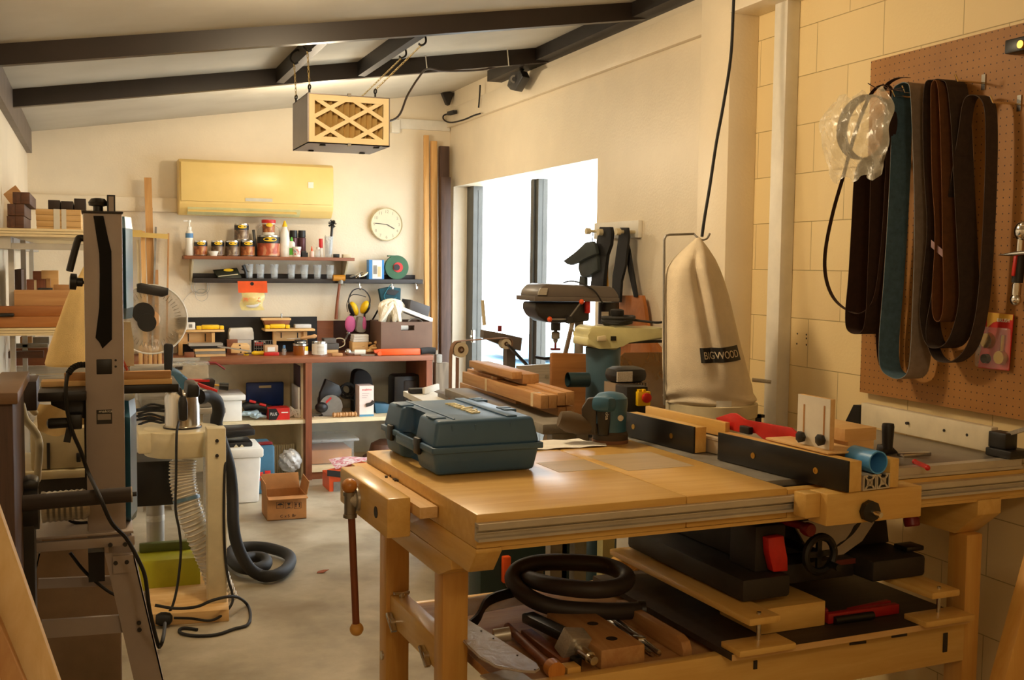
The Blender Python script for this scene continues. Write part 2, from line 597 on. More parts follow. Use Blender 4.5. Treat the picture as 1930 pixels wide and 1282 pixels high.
# glazed door opening
M_frame = mat('grey_aluminium_frame', (88, 88, 84), 0.4, 0.5, var=0.06)
M_glass = clear('window_glass', (250, 252, 252), 0.02, 0.03)
w = B().box(2.87, OY1 - 0.16, 0, 2.95, OY1, OZ).box(2.90, OY0, 0, 2.95, OY0 + 0.03, OZ).box(2.87, OY0, 0, 2.95, OY1, 0.05)
win = solid('window_1', w, M_frame)
ORG[win.name] = V(win.location)
ym = at(1012, 500, X=2.9).y
part('mullion', B().box(2.875, ym - 0.07, 0.05, 2.945, ym + 0.07, OZ - 0.03).box(2.86, ym - 0.02, 0.05, 2.95, ym + 0.015, OZ - 0.03), M_frame, win)
part('glass_pane', B().box(2.905, ym + 0.07, 0.05, 2.913, OY1 - 0.16, OZ - 0.03), M_glass, win)
part('glass_pane', B().box(2.905, OY0 + 0.05, 0.05, 2.913, ym - 0.07, OZ - 0.03), M_glass, win)
p = at(894, 634, X=2.868)
part('latch', B().box(2.845, p.y - 0.02, p.z - 0.05, 2.87, p.y + 0.02, p.z + 0.05, 0.004).cyl((2.835, p.y, p.z), (2.86, p.y, p.z), 0.012), M_chrome, win, 'chrome latch')
# outside, washed out by daylight
M_pave = mat('pale_paving', (214, 212, 204), 0.8, var=0.05)
g = solid('ground', B().box(WX + 0.2, -4, -0.15, 16, 22, -0.03), M_pave)
M_pale = mat('pale_blue_plastic', (150, 186, 205), 0.5, var=0.1)
b = B()
for i in range(4):
 z = 0.12 + i * 0.2
 b.box(3.7, 9.5, z, 4.5, 10.7, z + 0.16, 0.04)
b.box(3.75, 9.55, -0.03, 4.45, 10.65, 0.12)
single('pale_outdoor_stack', b, M_pale, 'pale blue stacked shapes outside beyond the glazed door, washed out by daylight', 'outdoor clutter')  # unclear pale clutter outside, built as plain stacked boxes
# trunking, junction boxes and cables on the walls
a = rect(56, 374, 338, 393, 8.58)
single('cable_trunking', B().box(WL, 8.565, a[1], a[2], 8.6, a[3], 0.004), M_wall, 'long cream cable trunking along the back wall left of the air conditioner', 'trunking')
a = rect(752, 229, 848, 242, 8.58)
single('cable_trunking', B().box(a[0], 8.575, a[1], a[2], 8.6, a[3], 0.003), M_white, 'short white trunking high on the back wall running to the right corner', 'trunking')
a = rect(737, 226, 753, 250, 8.56)
single('junction_box', B().box(a[0], 8.54, a[1], a[2], 8.6, a[3], 0.004), M_white, 'white junction box high on the back wall behind the hanging air filter', 'junction box')
# vertical square duct on the block wall
pa, pb = at(1481, 15, X=2.68), at(1462, 780, X=2.68)
b = B().box(2.69, 3.87, 0.0, WX, 3.96, 2.72, 0.003)
single('cable_trunking', b, M_white, 'tall white square trunking running down the block wall beside the dust bag', 'trunking')
t = thing('junction_box', 'grey and black junction box on top of the tall white wall trunking', 'junction box', (2.71, 3.89, 2.72))
part('box', B().box(2.66, 3.83, 2.722, WX, 3.98, 2.83, 0.006), M_grey, t)
part('gland', B().cyl((2.66, 3.93, 2.745), (2.63, 3.93, 2.745), 0.03), M_black, t, 'black gland')
b = B().box(2.735, 4.44, 0.3, WX, 4.475, 2.70, 0.003)
single('cable_trunking', b, M_wall, 'slim cream trunking on the plastered wall behind the dust bag beside the pilaster', 'trunking')
# power outlet behind the fence
p = at(1299, 776, X=2.75)
# holes left in the block wall
b = B()
for x, y in ((1484, 624), (1483, 636), (1503, 629), (1520, 631), (1520, 638), (1502, 648), (1520, 650), (1473, 787)):
 q = at(x, y, X=WX)
 b.cyl((WX - 0.001, q.y, q.z), (WX + 0.001, q.y, q.z), 0.004, n=10)
solid('screw_holes', b, M_dark)
# ============================================================ BACK WALL
def ell(b, c, rx, rz, y0, y1, n=28):
 b.prism([(c[0] + rx * math.cos(2 * PI * i / n), y0, c[2] + rz * math.sin(2 * PI * i / n)) for i in range(n)], (0, y1 - y0, 0))
 return b
# air conditioner
a = rect(338, 311, 629, 404, 8.38)
x0, z0, x1, z1 = a
M_ac = mat('yellowed_ivory_plastic', (236, 204, 128), 0.35, var=0.015)
t = thing('air_conditioner', 'long yellowed wall air conditioner on the back wall above the shelves', 'air conditioner', ((x0 + x1) / 2, 8.6, z0))
H_ = z1 - z0
prof = [(8.6, z0 + 0.01), (8.6, z1), (8.42, z1), (8.385, z1 - 0.02), (8.38, z0 + 0.085), (8.40, z0 + 0.05), (8.46, z0), (8.55, z0)]
part('casing', B().prism([(x0, y, z) for y, z in prof], (x1 - x0, 0, 0), 0.008), M_ac, t)
part('front_panel', B().box(x0 + 0.012, 8.368, z0 + 0.10, x1 - 0.012, 8.384, z1 - 0.022, 0.004), M_ac, t)
part('air_outlet', B().prism([(x0 + 0.06, 8.388, z0 + 0.078), (x0 + 0.06, 8.40, z0 + 0.046), (x0 + 0.06, 8.45, z0 + 0.003), (x0 + 0.06, 8.45, z0 + 0.02), (x0 + 0.06, 8.41, z0 + 0.07)], (0.92 * (x1 - x0) - 0.22, 0, 0)), M_creamg, t)
part('flap', B().bar((x0 + 0.06, 8.405, z0 + 0.035), (x1 - 0.28, 8.405, z0 + 0.035), 0.05, 0.004, (0, -0.5, 1)), M_ac, t)
b = B()
q = at(586, 349, Y=8.366)
part('maker_badge', B().box(q.x - 0.02, 8.365, q.z - 0.022, q.x + 0.02, 8.368, q.z + 0.022), M_white, t, 'small white badge')
q = at(488, 377, Y=8.366)
pl = part('name_strip', B().box(q.x - 0.1, 8.364, q.z - 0.012, q.x + 0.1, 8.368, q.z + 0.012), mat('silver_print', (196, 190, 170), 0.4), t, 'silver name strip')
# clock
c = at(729, 423, Y=8.56)
r = 31.5 / FPX * (c - EYEP).dot(fw)
M_cface = mat('ivory_clock_face', (226, 216, 186), 0.5, var=0.02)
t = thing('wall_clock', 'round cream wall clock on the back wall right of the air conditioner', 'clock', (c.x, 8.6, c.z - r))
part('rim', B().lathe([(r * 0.9, 0), (r, 0.004), (r, 0.036), (r * 0.95, 0.042), (r * 0.93, 0.034)], (c.x, 8.6, c.z), (0, -1, 0), 40, caps=False), M_cream, t)
fc = part('face', B().cyl((c.x, 8.57, c.z), (c.x, 8.566, c.z), r * 0.93, n=40), M_cface, t)
M_hand = mat('grey_clock_hand', (92, 84, 76), 0.5)
for nm, dx, dy, w in (('minute_hand', -22, -1.5, 0.005), ('hour_hand', 15, 8, 0.007)):
 k = r / 31.5
 part(nm, B().bar((c.x, 8.562, c.z), (c.x + dx * k, 8.562, c.z - dy * k), w, 0.003, (0, -1, 0)), M_hand, t)
b = B()
M_num = mat('pale_grey_numeral', (176, 166, 142), 0.6, var=0)
for h in range(12):
 an = PI / 2 - (h + 1) * PI / 6
 s = str(h + 1)
 zc = c.z + math.sin(an) * r * 0.76 - 0.011
 xc = c.x + math.cos(an) * r * 0.76 - 0.008 * len(s)
 letters('numeral', s, M_num, fc, (xc, 8.5655, zc), (1, 0, 0), (0, 0, 1), 0.024)
# upper shelf
a = rect(348, 485, 668, 493, 8.38)
SZ = a[3] - 0.004
t = thing('wall_shelf', 'upper red-brown wall shelf on cream brackets, crowded with tins and bottles', 'shelf', ((a[0] + a[2]) / 2, 8.6, SZ - 0.2))
part('board', B().box(a[0], 8.37, SZ - 0.026, a[2], 8.598, SZ, 0.002), W_redX, t)
for px in (362, 651):
 x = at(px, 520, Y=8.5).x
 part('bracket', B().box(x - 0.013, 8.585, SZ - 0.22, x + 0.013, 8.6, SZ - 0.026).prism([(x - 0.006, 8.585, SZ - 0.027), (x - 0.006, 8.42, SZ - 0.027), (x - 0.006, 8.42, SZ - 0.04), (x - 0.006, 8.565, SZ - 0.19), (x - 0.006, 8.585, SZ - 0.19)], (0.012, 0, 0)), M_cream, t, 'cream steel bracket')
def pos(px0, px1, Y):
 a, c = at(px0, 487, Y=Y).x, at(px1, 487, Y=Y).x
 return (a + c) / 2, (c - a) / 2
def zat(px, py, Y):
 return at(px, py, Y=Y).z
def picture(name, cols, sc=18):
 m, nt, b = base(name)
 n = nd(nt, 'ShaderNodeTexNoise', Scale=sc, Detail=3.0, Distortion=0.8)
 nt.links.new(objco(nt), n.inputs['Vector'])
 k = len(cols)
 nt.links.new(ramp(nt, n.outputs[0], [(0.3 + 0.4 * i / (k - 1), c) for i, c in enumerate(cols)]), b.inputs['Base Color'])
 b.inputs['Roughness'].default_value = 0.4
 return m
P_wood = picture('printed_timber_label', [(60, 40, 26), (176, 96, 44), (214, 178, 120)])
P_room = picture('printed_room_label', [(44, 36, 30), (120, 92, 66), (196, 178, 150)])
P_red = picture('printed_red_deck_label', [(96, 40, 22), (190, 86, 52), (224, 196, 150)], 10)
def badge_on(b, cx, cy, r, z, ra, rz):
 """oval badge lying on a can's front"""
 pts = []
 for i in range(20):
  an = -PI / 2 + ra * math.cos(2 * PI * i / 20)
  pts.append(b.v((cx + (r + 0.0015) * math.cos(an), cy + (r + 0.0015) * math.sin(an), z + rz * math.sin(2 * PI * i / 20))))
 cv = b.v((cx, cy - r - 0.0018, z))
 for i in range(20):
  b.face((cv, pts[i], pts[(i + 1) % 20]))
 return b
def tin(px0, px1, pyt, Y, zb, label, pic, group='varnish tins on the upper shelf', bucket=None, bx=0.0):
 cx, r = pos(px0, px1, Y)
 h = zat((px0 + px1) / 2, pyt, Y - r) - zb
 t = thing('varnish_tin', label, 'tin', (cx, Y, zb), group)
 cn = part('can', B().lathe([(r * 0.97, 0), (r, 0.004), (r, h - 0.012), (r * 0.985, h - 0.008), (r * 0.985, h - 0.002), (r * 0.86, h - 0.002), (r * 0.86, h - 0.007), (0.001, h - 0.007)], (cx, Y, zb), n=32), M_steel, t)
 part('picture_label', B().lathe([(r + 0.0006, 0.008), (r + 0.0006, h * 0.62)], (cx, Y, zb), n=32, caps=False), pic, cn, 'printed picture label')
 dl = part('dark_label', B().lathe([(r + 0.0006, h * 0.62), (r + 0.0006, h - 0.014)], (cx, Y, zb), n=32, caps=False), M_black, cn, 'black upper label')
 part('badge', badge_on(B(), cx + bx * 0, Y, r + 0.0006, zb + h * 0.8, 0.62, h * 0.1), M_yellow, dl, 'yellow oval badge')
 return t, cx, r, h
tin(366, 391, 453, 8.46, SZ, 'leftmost small varnish tin on the upper shelf, beside the pump bottle', P_wood)
tin(398, 423, 453, 8.47, SZ, 'small varnish tin behind the white cup on the upper shelf', P_room)
_, c3, r3, h3 = tin(425, 451, 453, 8.46, SZ, 'varnish tin under the left side of the stacked tin on the upper shelf', P_room)
tin(453.5, 480, 453, 8.46, SZ, 'varnish tin under the right side of the stacked tin, left of the big tin', P_wood)
tin(442, 469, 421, 8.46, SZ + h3 + 0.001, 'varnish tin stacked on top of two other tins on the upper shelf', P_room)
tb, cb_, rb, hb = tin(485, 527.5, 443, 8.47, SZ, 'largest varnish tin, in the middle of the upper shelf under a red-lidded tub', P_red)
for _s in (-1, 1):
 part('bail_handle', B().tube([(cb_ + _s * rb, 8.47, SZ + hb * 0.9), (cb_ + _s * rb * 0.9, 8.47, SZ + hb + 0.05), (cb_ + _s * rb * 0.65, 8.47, SZ + hb + 0.07)], 0.0015, 6, sm=4), M_steel, tb)
# 8.47, SZ + hb * 0.9), (cb_ - rb * 0.9, 8.47, SZ + hb + 0.05), (cb_ - rb * 0.65, 8.47, SZ + hb + 0.07)], 0.0015, 6, sm=4).tube([(cb_ + rb, 8.47, SZ + hb * 0.9), (cb_ + rb * 0.9, 8.47, SZ + hb + 0.05), (cb_ + rb * 0.65, 8.47, SZ + hb + 0.07)], 0.0015, 6, sm=4), M_steel, tb)
# red-lidded tub
cx, r = pos(493.5, 519.5, 8.47)
zb = SZ + hb + 0.001
h = zat(506, 414, 8.42) - zb
t = thing('paint_tub', 'small tub with a bright red lid standing on the largest tin', 'tub', (cx, 8.47, zb))
part('bucket', B().lathe([(r * 0.86, 0), (r * 0.92, h - 0.02)], (cx, 8.47, zb), n=28), M_white, t)
part('picture_label', B().lathe([(r * 0.875, 0.02), (r * 0.915, h - 0.035)], (cx, 8.47, zb), n=28, caps=False, ), P_wood, t)
part('lid', B().lathe([(r * 1.0, h - 0.026), (r * 1.02, h - 0.022), (r * 1.02, h - 0.004), (r, h), (0.001, h - 0.002)], (cx, 8.47, zb), n=28), M_red, t, 'red lid')
part('badge', badge_on(B(), cx, 8.47, r * 0.91, zb + h * 0.66, 0.55, 0.015), M_yellow, t, 'yellow oval badge')
def bottle(px0, px1, pyt, Y, zb, nm, label, cat, body, cap, capfrac, neck=0.4, grp=None, band=None, capname='cap', shoulder=0.12):
 cx, r = pos(px0, px1, Y)
 h = zat((px0 + px1) / 2, pyt, Y) - zb
 hb = h * (1 - capfrac)
 t = thing(nm, label, cat, (cx, Y, zb), grp)
 part('body', B().lathe([(r * 0.93, 0), (r, 0.004), (r, hb - h * shoulder), (r * 0.8, hb - h * shoulder * 0.4), (r * neck, hb)], (cx, Y, zb), n=20), body, t)
 part(capname, cap[0]((cx, Y, zb + hb), r, h * capfrac), cap[1], t)
 if band:
  part('label_band', B().lathe([(r + 0.0006, h * band[1]), (r + 0.0006, h * band[2])], (cx, Y, zb), n=20, caps=False), band[0], t)
 return t
def cone(k0, k1):
 return lambda o, r, h: B().lathe([(r * k0, 0), (r * k0, h * 0.15), (r * k1, h)], o, n=16)
M_bwhite = mat('white_bottle_plastic', (238, 234, 224), 0.35, var=0.03)
M_lblue = mat('pale_blue_label', (90, 140, 190), 0.5)
M_green = mat('bright_green_plastic', (96, 190, 60), 0.4)
M_dgreen = mat('dark_green_abrasive', (52, 96, 66), 0.6)
def pump(o, r, h):
 o = V(o)
 return B().lathe([(r * 0.6, 0), (r * 0.6, h * 0.3), (r * 0.2, h * 0.34), (r * 0.2, h * 0.75), (r * 0.45, h * 0.78), (r * 0.45, h)], o, n=14).box(o.x - r * 1.5, o.y - r * 0.25, o.z + h * 0.84, o.x, o.y + r * 0.25, o.z + h, 0.001)
bottle(350, 364.5, 415, 8.46, SZ, 'pump_bottle', 'white pump bottle with a pale blue band, leftmost on the upper shelf', 'bottle', M_bwhite, (pump, M_bwhite), 0.27, band=(M_lblue, 0.5, 0.63), capname='pump_head')
bottle(527, 546.5, 416, 8.46, SZ, 'glue_bottle', 'tall white glue bottle with a yellow cone tip right of the largest tin', 'bottle', M_bwhite, (cone(0.5, 0.12), M_yellow), 0.17, neck=0.36, band=(M_paper, 0.1, 0.32), capname='nozzle', shoulder=0.42)
M_can = mat('maroon_spray_can', (92, 52, 56), 0.35, 0.3)
for i, (p0, p1) in enumerate(((545.5, 561), (561.5, 576.5))):
 bottle(p0, p1, 434.5, 8.53, SZ, 'spray_can', ('left' if i == 0 else 'right') + ' of two black-capped spray cans standing behind the white bottles', 'spray can', M_can, (cone(0.95, 0.93), M_black), 0.26, neck=0.9, grp='spray cans on the upper shelf', shoulder=0.03)
bottle(543.5, 556, 447, 8.45, SZ, 'glue_bottle', 'small white bottle with a green cap in front of the spray cans', 'bottle', M_bwhite, (cone(0.4, 0.22), M_green), 0.2, band=(M_green, 0.1, 0.45))
cx, r = pos(551.5, 567.5, 8.42)
h = zat(559, 465, 8.42) - SZ
t = thing('paint_pot', 'small white pot with a red and blue swirl in front of the spray cans', 'pot', (cx, 8.42, SZ))
part('pot', B().lathe([(r * 0.85, 0), (r * 0.95, h * 0.8), (r, h * 0.82), (r, h), (0.001, h)], (cx, 8.42, SZ)), M_bwhite, t)
part('label_band', B().lathe([(r * 0.88, h * 0.2), (r * 0.955, h * 0.75)], (cx, 8.42, SZ), caps=False), picture('swirl_label', [(60, 60, 120), (235, 228, 220), (190, 70, 50), (235, 228, 220)], 26), t)
# loose little things on the upper shelf
a = rect(569, 473, 580, 487, 8.43)
single('small_box', B().box(a[0], 8.43, SZ, a[2] - 0.01, 8.47, a[3], 0.002).box(a[0], 8.42, SZ, a[2], 8.43, SZ + 0.035), M_black, 'small black box right of the white pot on the upper shelf', 'box')
bottle(583.5, 592, 464, 8.45, SZ, 'glue_bottle', 'tiny bottle with an orange pointed tip on the upper shelf', 'bottle', mat('pale_pink_plastic', (238, 205, 190), 0.4), (cone(0.45, 0.1), M_orange), 0.42, capname='nozzle')
bottle(595, 603.5, 466, 8.46, SZ, 'glass_jar', 'tiny glass jar left of the red marker on the upper shelf', 'jar', M_clear, (cone(0.8, 0.8), M_white), 0.2, neck=0.8)
q0, q1 = at(605, 450, Y=8.47), at(606.5, 486, Y=8.47)
t = thing('marker_pen', 'red and white marker standing left of the wire cup on the upper shelf', 'marker', (q1.x, 8.47, SZ))
part('barrel', B().cyl((q1.x, 8.47, SZ), (q0.x, 8.47, (q0.z + SZ) / 2), 0.013), M_white, t)
part('cap', B().cyl((q0.x, 8.47, (q0.z + SZ) / 2), (q0.x - 0.002, 8.47, q0.z), 0.015), M_red, t)
cx, r = pos(611, 628, 8.46)
h = zat(619, 446, 8.46) - SZ
t = thing('glass_cup', 'clear cup of thin wire and rods at the right of the upper shelf', 'cup', (cx, 8.46, SZ))
part('cup', B().lathe([(r * 0.75, 0.002), (r, h), (r * 0.95, h), (r * 0.72, 0.006), (0.001, 0.006)], (cx, 8.46, SZ), caps=False), M_clear, t)
b = B()
for i in range(5):
 b.cyl((cx + random.uniform(-0.5, 0.5) * r, 8.46 + random.uniform(-0.4, 0.4) * r, SZ + 0.008), (cx + random.uniform(-0.9, 0.9) * r, 8.46, SZ + h * random.uniform(0.9, 1.25)), 0.0018, n=6)
single('metal_rods', b, M_steel, 'bundle of thin metal rods standing in the clear cup on the upper shelf', 'rods')
q0, q1 = at(626, 419, Y=8.47), at(622, 470, Y=8.47)
t = thing('round_brush', 'black round brush standing head up in the clear cup on the upper shelf', 'brush', (q1.x, 8.47, q1.z))
part('handle', B().cyl((q1.x, 8.47, SZ + 0.03), (q0.x, 8.47, q0.z - 0.03), 0.008, 0.01), M_black, t)
b = B()
for i in range(60):
 a1, a2 = random.uniform(0, 2 * PI), random.uniform(0.3, PI)
 d = V((math.sin(a2) * math.cos(a1), math.sin(a2) * math.sin(a1), math.cos(a2)))
 c = V((q0.x, 8.47, q0.z - 0.012))
 b.cyl(c, c + d * 0.034, 0.004, 0.002, 5)
part('bristles', b, M_black, t)
a = rect(630, 482, 640, 488, 8.42)
single('small_block', B().box(a[0], 8.42, SZ, a[2], 8.47, SZ + 0.028, 0.002), M_black, 'small flat black block near the right end of the upper shelf', 'block')
a = rect(647, 482, 662, 488, 8.42)
single('small_block', B().box(a[0], 8.42, SZ, a[2], 8.48, SZ + 0.026, 0.002), M_cream, 'small flat cream block at the right end of the upper shelf', 'block')
q0, q1 = at(477.5, 433, Y=8.52), at(484, 484, Y=8.50)
single('paint_brush', B().bar((q1.x, 8.50, SZ), (q0.x, 8.52, q0.z), 0.02, 0.012, (0, 1, 0), 0.003), M_black, 'dark paint brush standing left of the largest tin on the upper shelf', 'brush')
cx, r = pos(393, 412, 8.41)
single('small_dish', B().lathe([(r * 0.7, 0), (r, 0.035), (r * 0.93, 0.035), (r * 0.65, 0.006), (0.001, 0.006)], (cx, 8.41, SZ)), M_bwhite, 'small white dish in front of the small tins on the upper shelf', 'dish')
# lower black rail shelf
a = rect(365, 527, 797, 536, 8.46)
LZ = a[3]
t = thing('wall_shelf', 'lower narrow black ledge shelf on the back wall holding glasses and tools', 'shelf', ((a[0] + a[2]) / 2, 8.6, LZ - 0.04))
part('ledge', B().box(a[0], 8.46, LZ - 0.035, a[2], 8.598, LZ, 0.002), M_dark, t)
zt = zat(600, 517, 8.58)
part('back_rail', B().box(a[0], 8.58, LZ, a[2] - 0.03, 8.599, zt, 0.002), M_dark, t)
# drinking glasses
g0 = None
gl = [(465, 474), (481.5, 500), (507.5, 526.5), (541, 557), (567, 580.5), (590.5, 606), (614, 630)]
for i, (p0, p1) in enumerate(gl):
 cx, r = pos(p0, p1, 8.52)
 if i == 0:
  r = pos(481.5, 500, 8.52)[1] * 0.9
 if g0 is None:
  h = zat(490, 498, 8.52) - LZ
  g0 = single('drinking_glass', B().lathe([(r * 0.72, 0), (r * 0.74, 0.003), (r, h), (r * 0.94, h), (r * 0.7, 0.012), (0.001, 0.01)], (cx, 8.52, LZ), n=20), M_clear,
                    'first glass from the left on the lower ledge, beside the small clamp', 'glass', 'clear glasses on the lower ledge')
  g0['gx'] = cx
  gx0 = cx
  del g0['gx']
 else:
  dup(g0, (cx - gx0, 0, 0), ['', 'second glass from the left on the lower ledge, above the orange packet', 'third glass from the left on the lower ledge', 'fourth glass on the lower ledge, after the wide gap', 'fifth glass from the left on the lower ledge', 'sixth glass from the left on the lower ledge', 'last glass on the right of the lower ledge, beside the hanging hammer'][i])
# sanding packet
p0, p1, p2, p3 = at(403, 509, Y=8.47), at(449, 505, Y=8.47), at(456, 524, Y=8.47), at(411, 527, Y=8.47)
t = thing('abrasive_packet', 'dark green packet with a yellow oval leaning on the left of the lower ledge', 'packet', (p3.x, 8.47, LZ))
part('packet', B().prism([(p0.x, 8.53, p0.z), (p1.x, 8.53, p1.z), (p2.x, 8.48, LZ + 0.003), (p3.x, 8.48, LZ + 0.001)], (0, 0.035, 0), 0.004), mat('dark_olive_print', (46, 48, 34), 0.4), t)
q = at(431, 509, Y=8.50)
part('badge', ell(B(), (q.x, 0, q.z), 0.036, 0.011, 8.505, 8.515), M_yellow, t)
q0, q1 = at(412, 521, Y=8.475), at(449, 517, Y=8.475)
part('print_line', B().bar((q0.x, 8.487, q0.z), (q1.x, 8.487, q1.z), 0.006, 0.002, (0, 1, 0)), M_cream, t)
q0, q1 = at(458, 500, Y=8.5), at(465, 526, Y=8.5)
single('small_clamp', B().tube([(q0.x, 8.5, q0.z), (q0.x + 0.02, 8.5, q0.z - 0.05), (q1.x, 8.5, LZ + 0.002)], 0.012, 8, sm=3).cyl((q0.x - 0.01, 8.5, q0.z - 0.03), (q0.x + 0.05, 8.5, q0.z - 0.05), 0.006), M_black, 'small black spring clamp on the lower ledge left of the glasses', 'clamp')
# chrome pliers
q = at(676, 522, Y=8.5)
b = B().tube([(q.x - 0.07, 8.49, LZ + 0.015), (q.x - 0.02, 8.5, LZ + 0.03), (q.x + 0.03, 8.5, LZ + 0.055)], 0.008, 8, sm=4).tube([(q.x - 0.02, 8.51, LZ + 0.01), (q.x + 0.03, 8.5, LZ + 0.02), (q.x + 0.075, 8.5, LZ + 0.05)], 0.008, 8, sm=4).sph((q.x, 8.5, LZ + 0.022), 0.02)
single('pliers', b, M_chrome, 'chrome pliers lying on the lower ledge left of the blue and white box', 'pliers')
# blue/white box
a = rect(695.5, 490, 724, 529, 8.48)
t = thing('product_box', 'upright blue and white carton on the lower ledge', 'carton', ((a[0] + a[2]) / 2, 8.5, LZ))
ct_ = part('carton', B().box(a[0], 8.48, LZ, a[2], 8.56, a[3]), mat('sky_blue_print', (54, 130, 196), 0.45), t)
w = a[2] - a[0]
wp = part('white_panel', B().box(a[0] + w * 0.22, 8.4785, LZ + 0.004, a[2] - w * 0.15, 8.48, a[3] - 0.002), M_paper, t)
part('printed_picture', B().box(a[0] + w * 0.28, 8.477, LZ + 0.04, a[0] + w * 0.52, 8.4785, LZ + 0.11), M_iron, t)
part('printed_patch', B().box(a[0] + w * 0.57, 8.477, LZ + 0.02, a[0] + w * 0.78, 8.4785, LZ + 0.1), mat('pale_orange_print', (226, 190, 140), 0.5), t)
# green disc
c = at(747, 507, Y=8.50)
r = 22.5 / FPX * (c - EYEP).dot(fw)
t = thing('tape_roll', 'green roll with a red centre and black hub leaning on the lower ledge', 'roll', (c.x, 8.5, LZ))
part('roll', B().lathe([(r * 0.3, 0), (r, 0), (r, 0.04), (r * 0.3, 0.04)], (c.x, 8.52, LZ + r), (0, -1, 0), 40, caps=False), M_dgreen, t)
part('loose_end', B().box(c.x - r * 0.75, 8.48, LZ + r * 1.88, c.x - r * 0.1, 8.52, LZ + r * 1.99), M_dgreen, t)
part('centre', B().lathe([(r * 0.16, 0), (r * 0.42, 0), (r * 0.42, 0.003), (r * 0.16, 0.003)], (c.x + 0.008, 8.4795, LZ + r), (0, -1, 0), 32), M_red, t, 'red centre')
part('hub', B().cyl((c.x - 0.005, 8.48, LZ + r), (c.x - 0.005, 8.465, LZ + r), r * 0.26), M_black, t, 'black hub')
# hooks
hk = None
for px, py, lab in ((676, 534, 'steel cup hook on the ledge edge carrying the ear muffs'), (737, 533, 'steel cup hook on the ledge edge above the teal pouch'), (782, 533, 'steel cup hook at the right end of the black ledge, empty')):
 q = at(px, py, Y=8.455)
 if hk is None:
  hk = single('cup_hook', B().tube([(q.x, 8.46, q.z), (q.x, 8.43, q.z), (q.x, 8.42, q.z - 0.03), (q.x, 8.41, q.z - 0.05), (q.x, 8.39, q.z - 0.045), (q.x, 8.385, q.z - 0.02)], 0.004, 6, sm=4), M_steel, lab, 'hook', 'hooks along the lower ledge')
  hq = q
 else:
  dup(hk, (q.x - hq.x, 0, 0), lab)
# hammer
q0, q1, q2 = at(646, 524, Y=8.42), at(634, 602, Y=8.42), at(628, 525, Y=8.42)
t = thing('hammer', 'wooden hammer with a yellow head hanging from the lower ledge', 'hammer', (q1.x, 8.42, q1.z))
part('handle', B().tube([(q1.x, 8.43, q1.z), (q1.x + 0.008, 8.43, q1.z + 0.12), (at(640, 535, Y=8.43).x, 8.43, at(640, 535, Y=8.43).z)], 0.014, 10, sm=4, rfun=lambda k: 1.0 - 0.3 * k), W_redZ, t)
part('head', B().cyl((q2.x - 0.0, 8.43, q0.z), (at(650, 521, Y=8.43).x, 8.43, q0.z), 0.025, 0.025), mat('yellow_brown_horn', (190, 130, 40), 0.4), t)
q = at(642, 532, Y=8.43)
part('collar', B().cyl((q.x, 8.43, q.z - 0.012), (q.x, 8.43, q.z + 0.018), 0.02), M_iron, t)
# orange packet
p = [at(447.5, 530, Y=8.45), at(503, 530, Y=8.45), at(504, 552, Y=8.45), at(449, 552, Y=8.45)]
t = thing('hanging_packet', 'clear packet with a bright orange header hanging under the glasses', 'packet', (p[3].x, 8.45, at(475, 582, Y=8.45).z))
part('header', B().prism([(q.x, 8.445, q.z) for q in p], (0, 0.004, 0)), M_orange, t)
a = rect(454, 551, 497, 585, 8.45)
b = B().grid(lambda u, v: (a[0] + (a[2] - a[0]) * u + 0.01 * math.sin(v * 7), 8.447 - 0.035 * math.sin(PI * u) * math.sin(PI * min(1, v * 1.2)), a[3] + (a[1] - a[3]) * v), 12, 10)
part('film_bag', b, clear('yellow_tinted_film', (250, 226, 120), 0.15, 0.55), t)
q = at(475, 567, Y=8.445)
part('white_pad', B().sph((q.x, 8.448, q.z), 0.075, (1, 0.3, 0.75)), M_bwhite, t)
letters('lettering', 'PROTEC', M_orange, t, (q.x - 0.07, 8.42, q.z - 0.005), (1, 0, 0), (0, 0, 1), 0.03, w=0.13)
q = at(475, 535, Y=8.444)
part('hang_hole', B().cyl((q.x, 8.4445, q.z), (q.x, 8.443, q.z), 0.014, n=12), M_black, t)
# wire coil
b = B()
for (px, py, rr) in ((378, 541, 16), (379, 541, 12), (376, 539, 14), (380, 556, 11)):
 q = at(px, py, Y=8.59)
 b.torus((q.x, 8.59 - 0.004 * random.random(), q.z), (0, 1, 0.02), rr / FPX * 8.55, 0.0016, 36, 6)
b.tube([at(x, y, Y=8.59) for x, y in ((380, 551), (362, 551), (346, 567), (341, 590), (341, 610))], 0.0016, 6, sm=6)
single('wire_coil', b, M_alu, 'loose coil of thin grey wire hanging on the back wall left of the orange packet', 'wire')
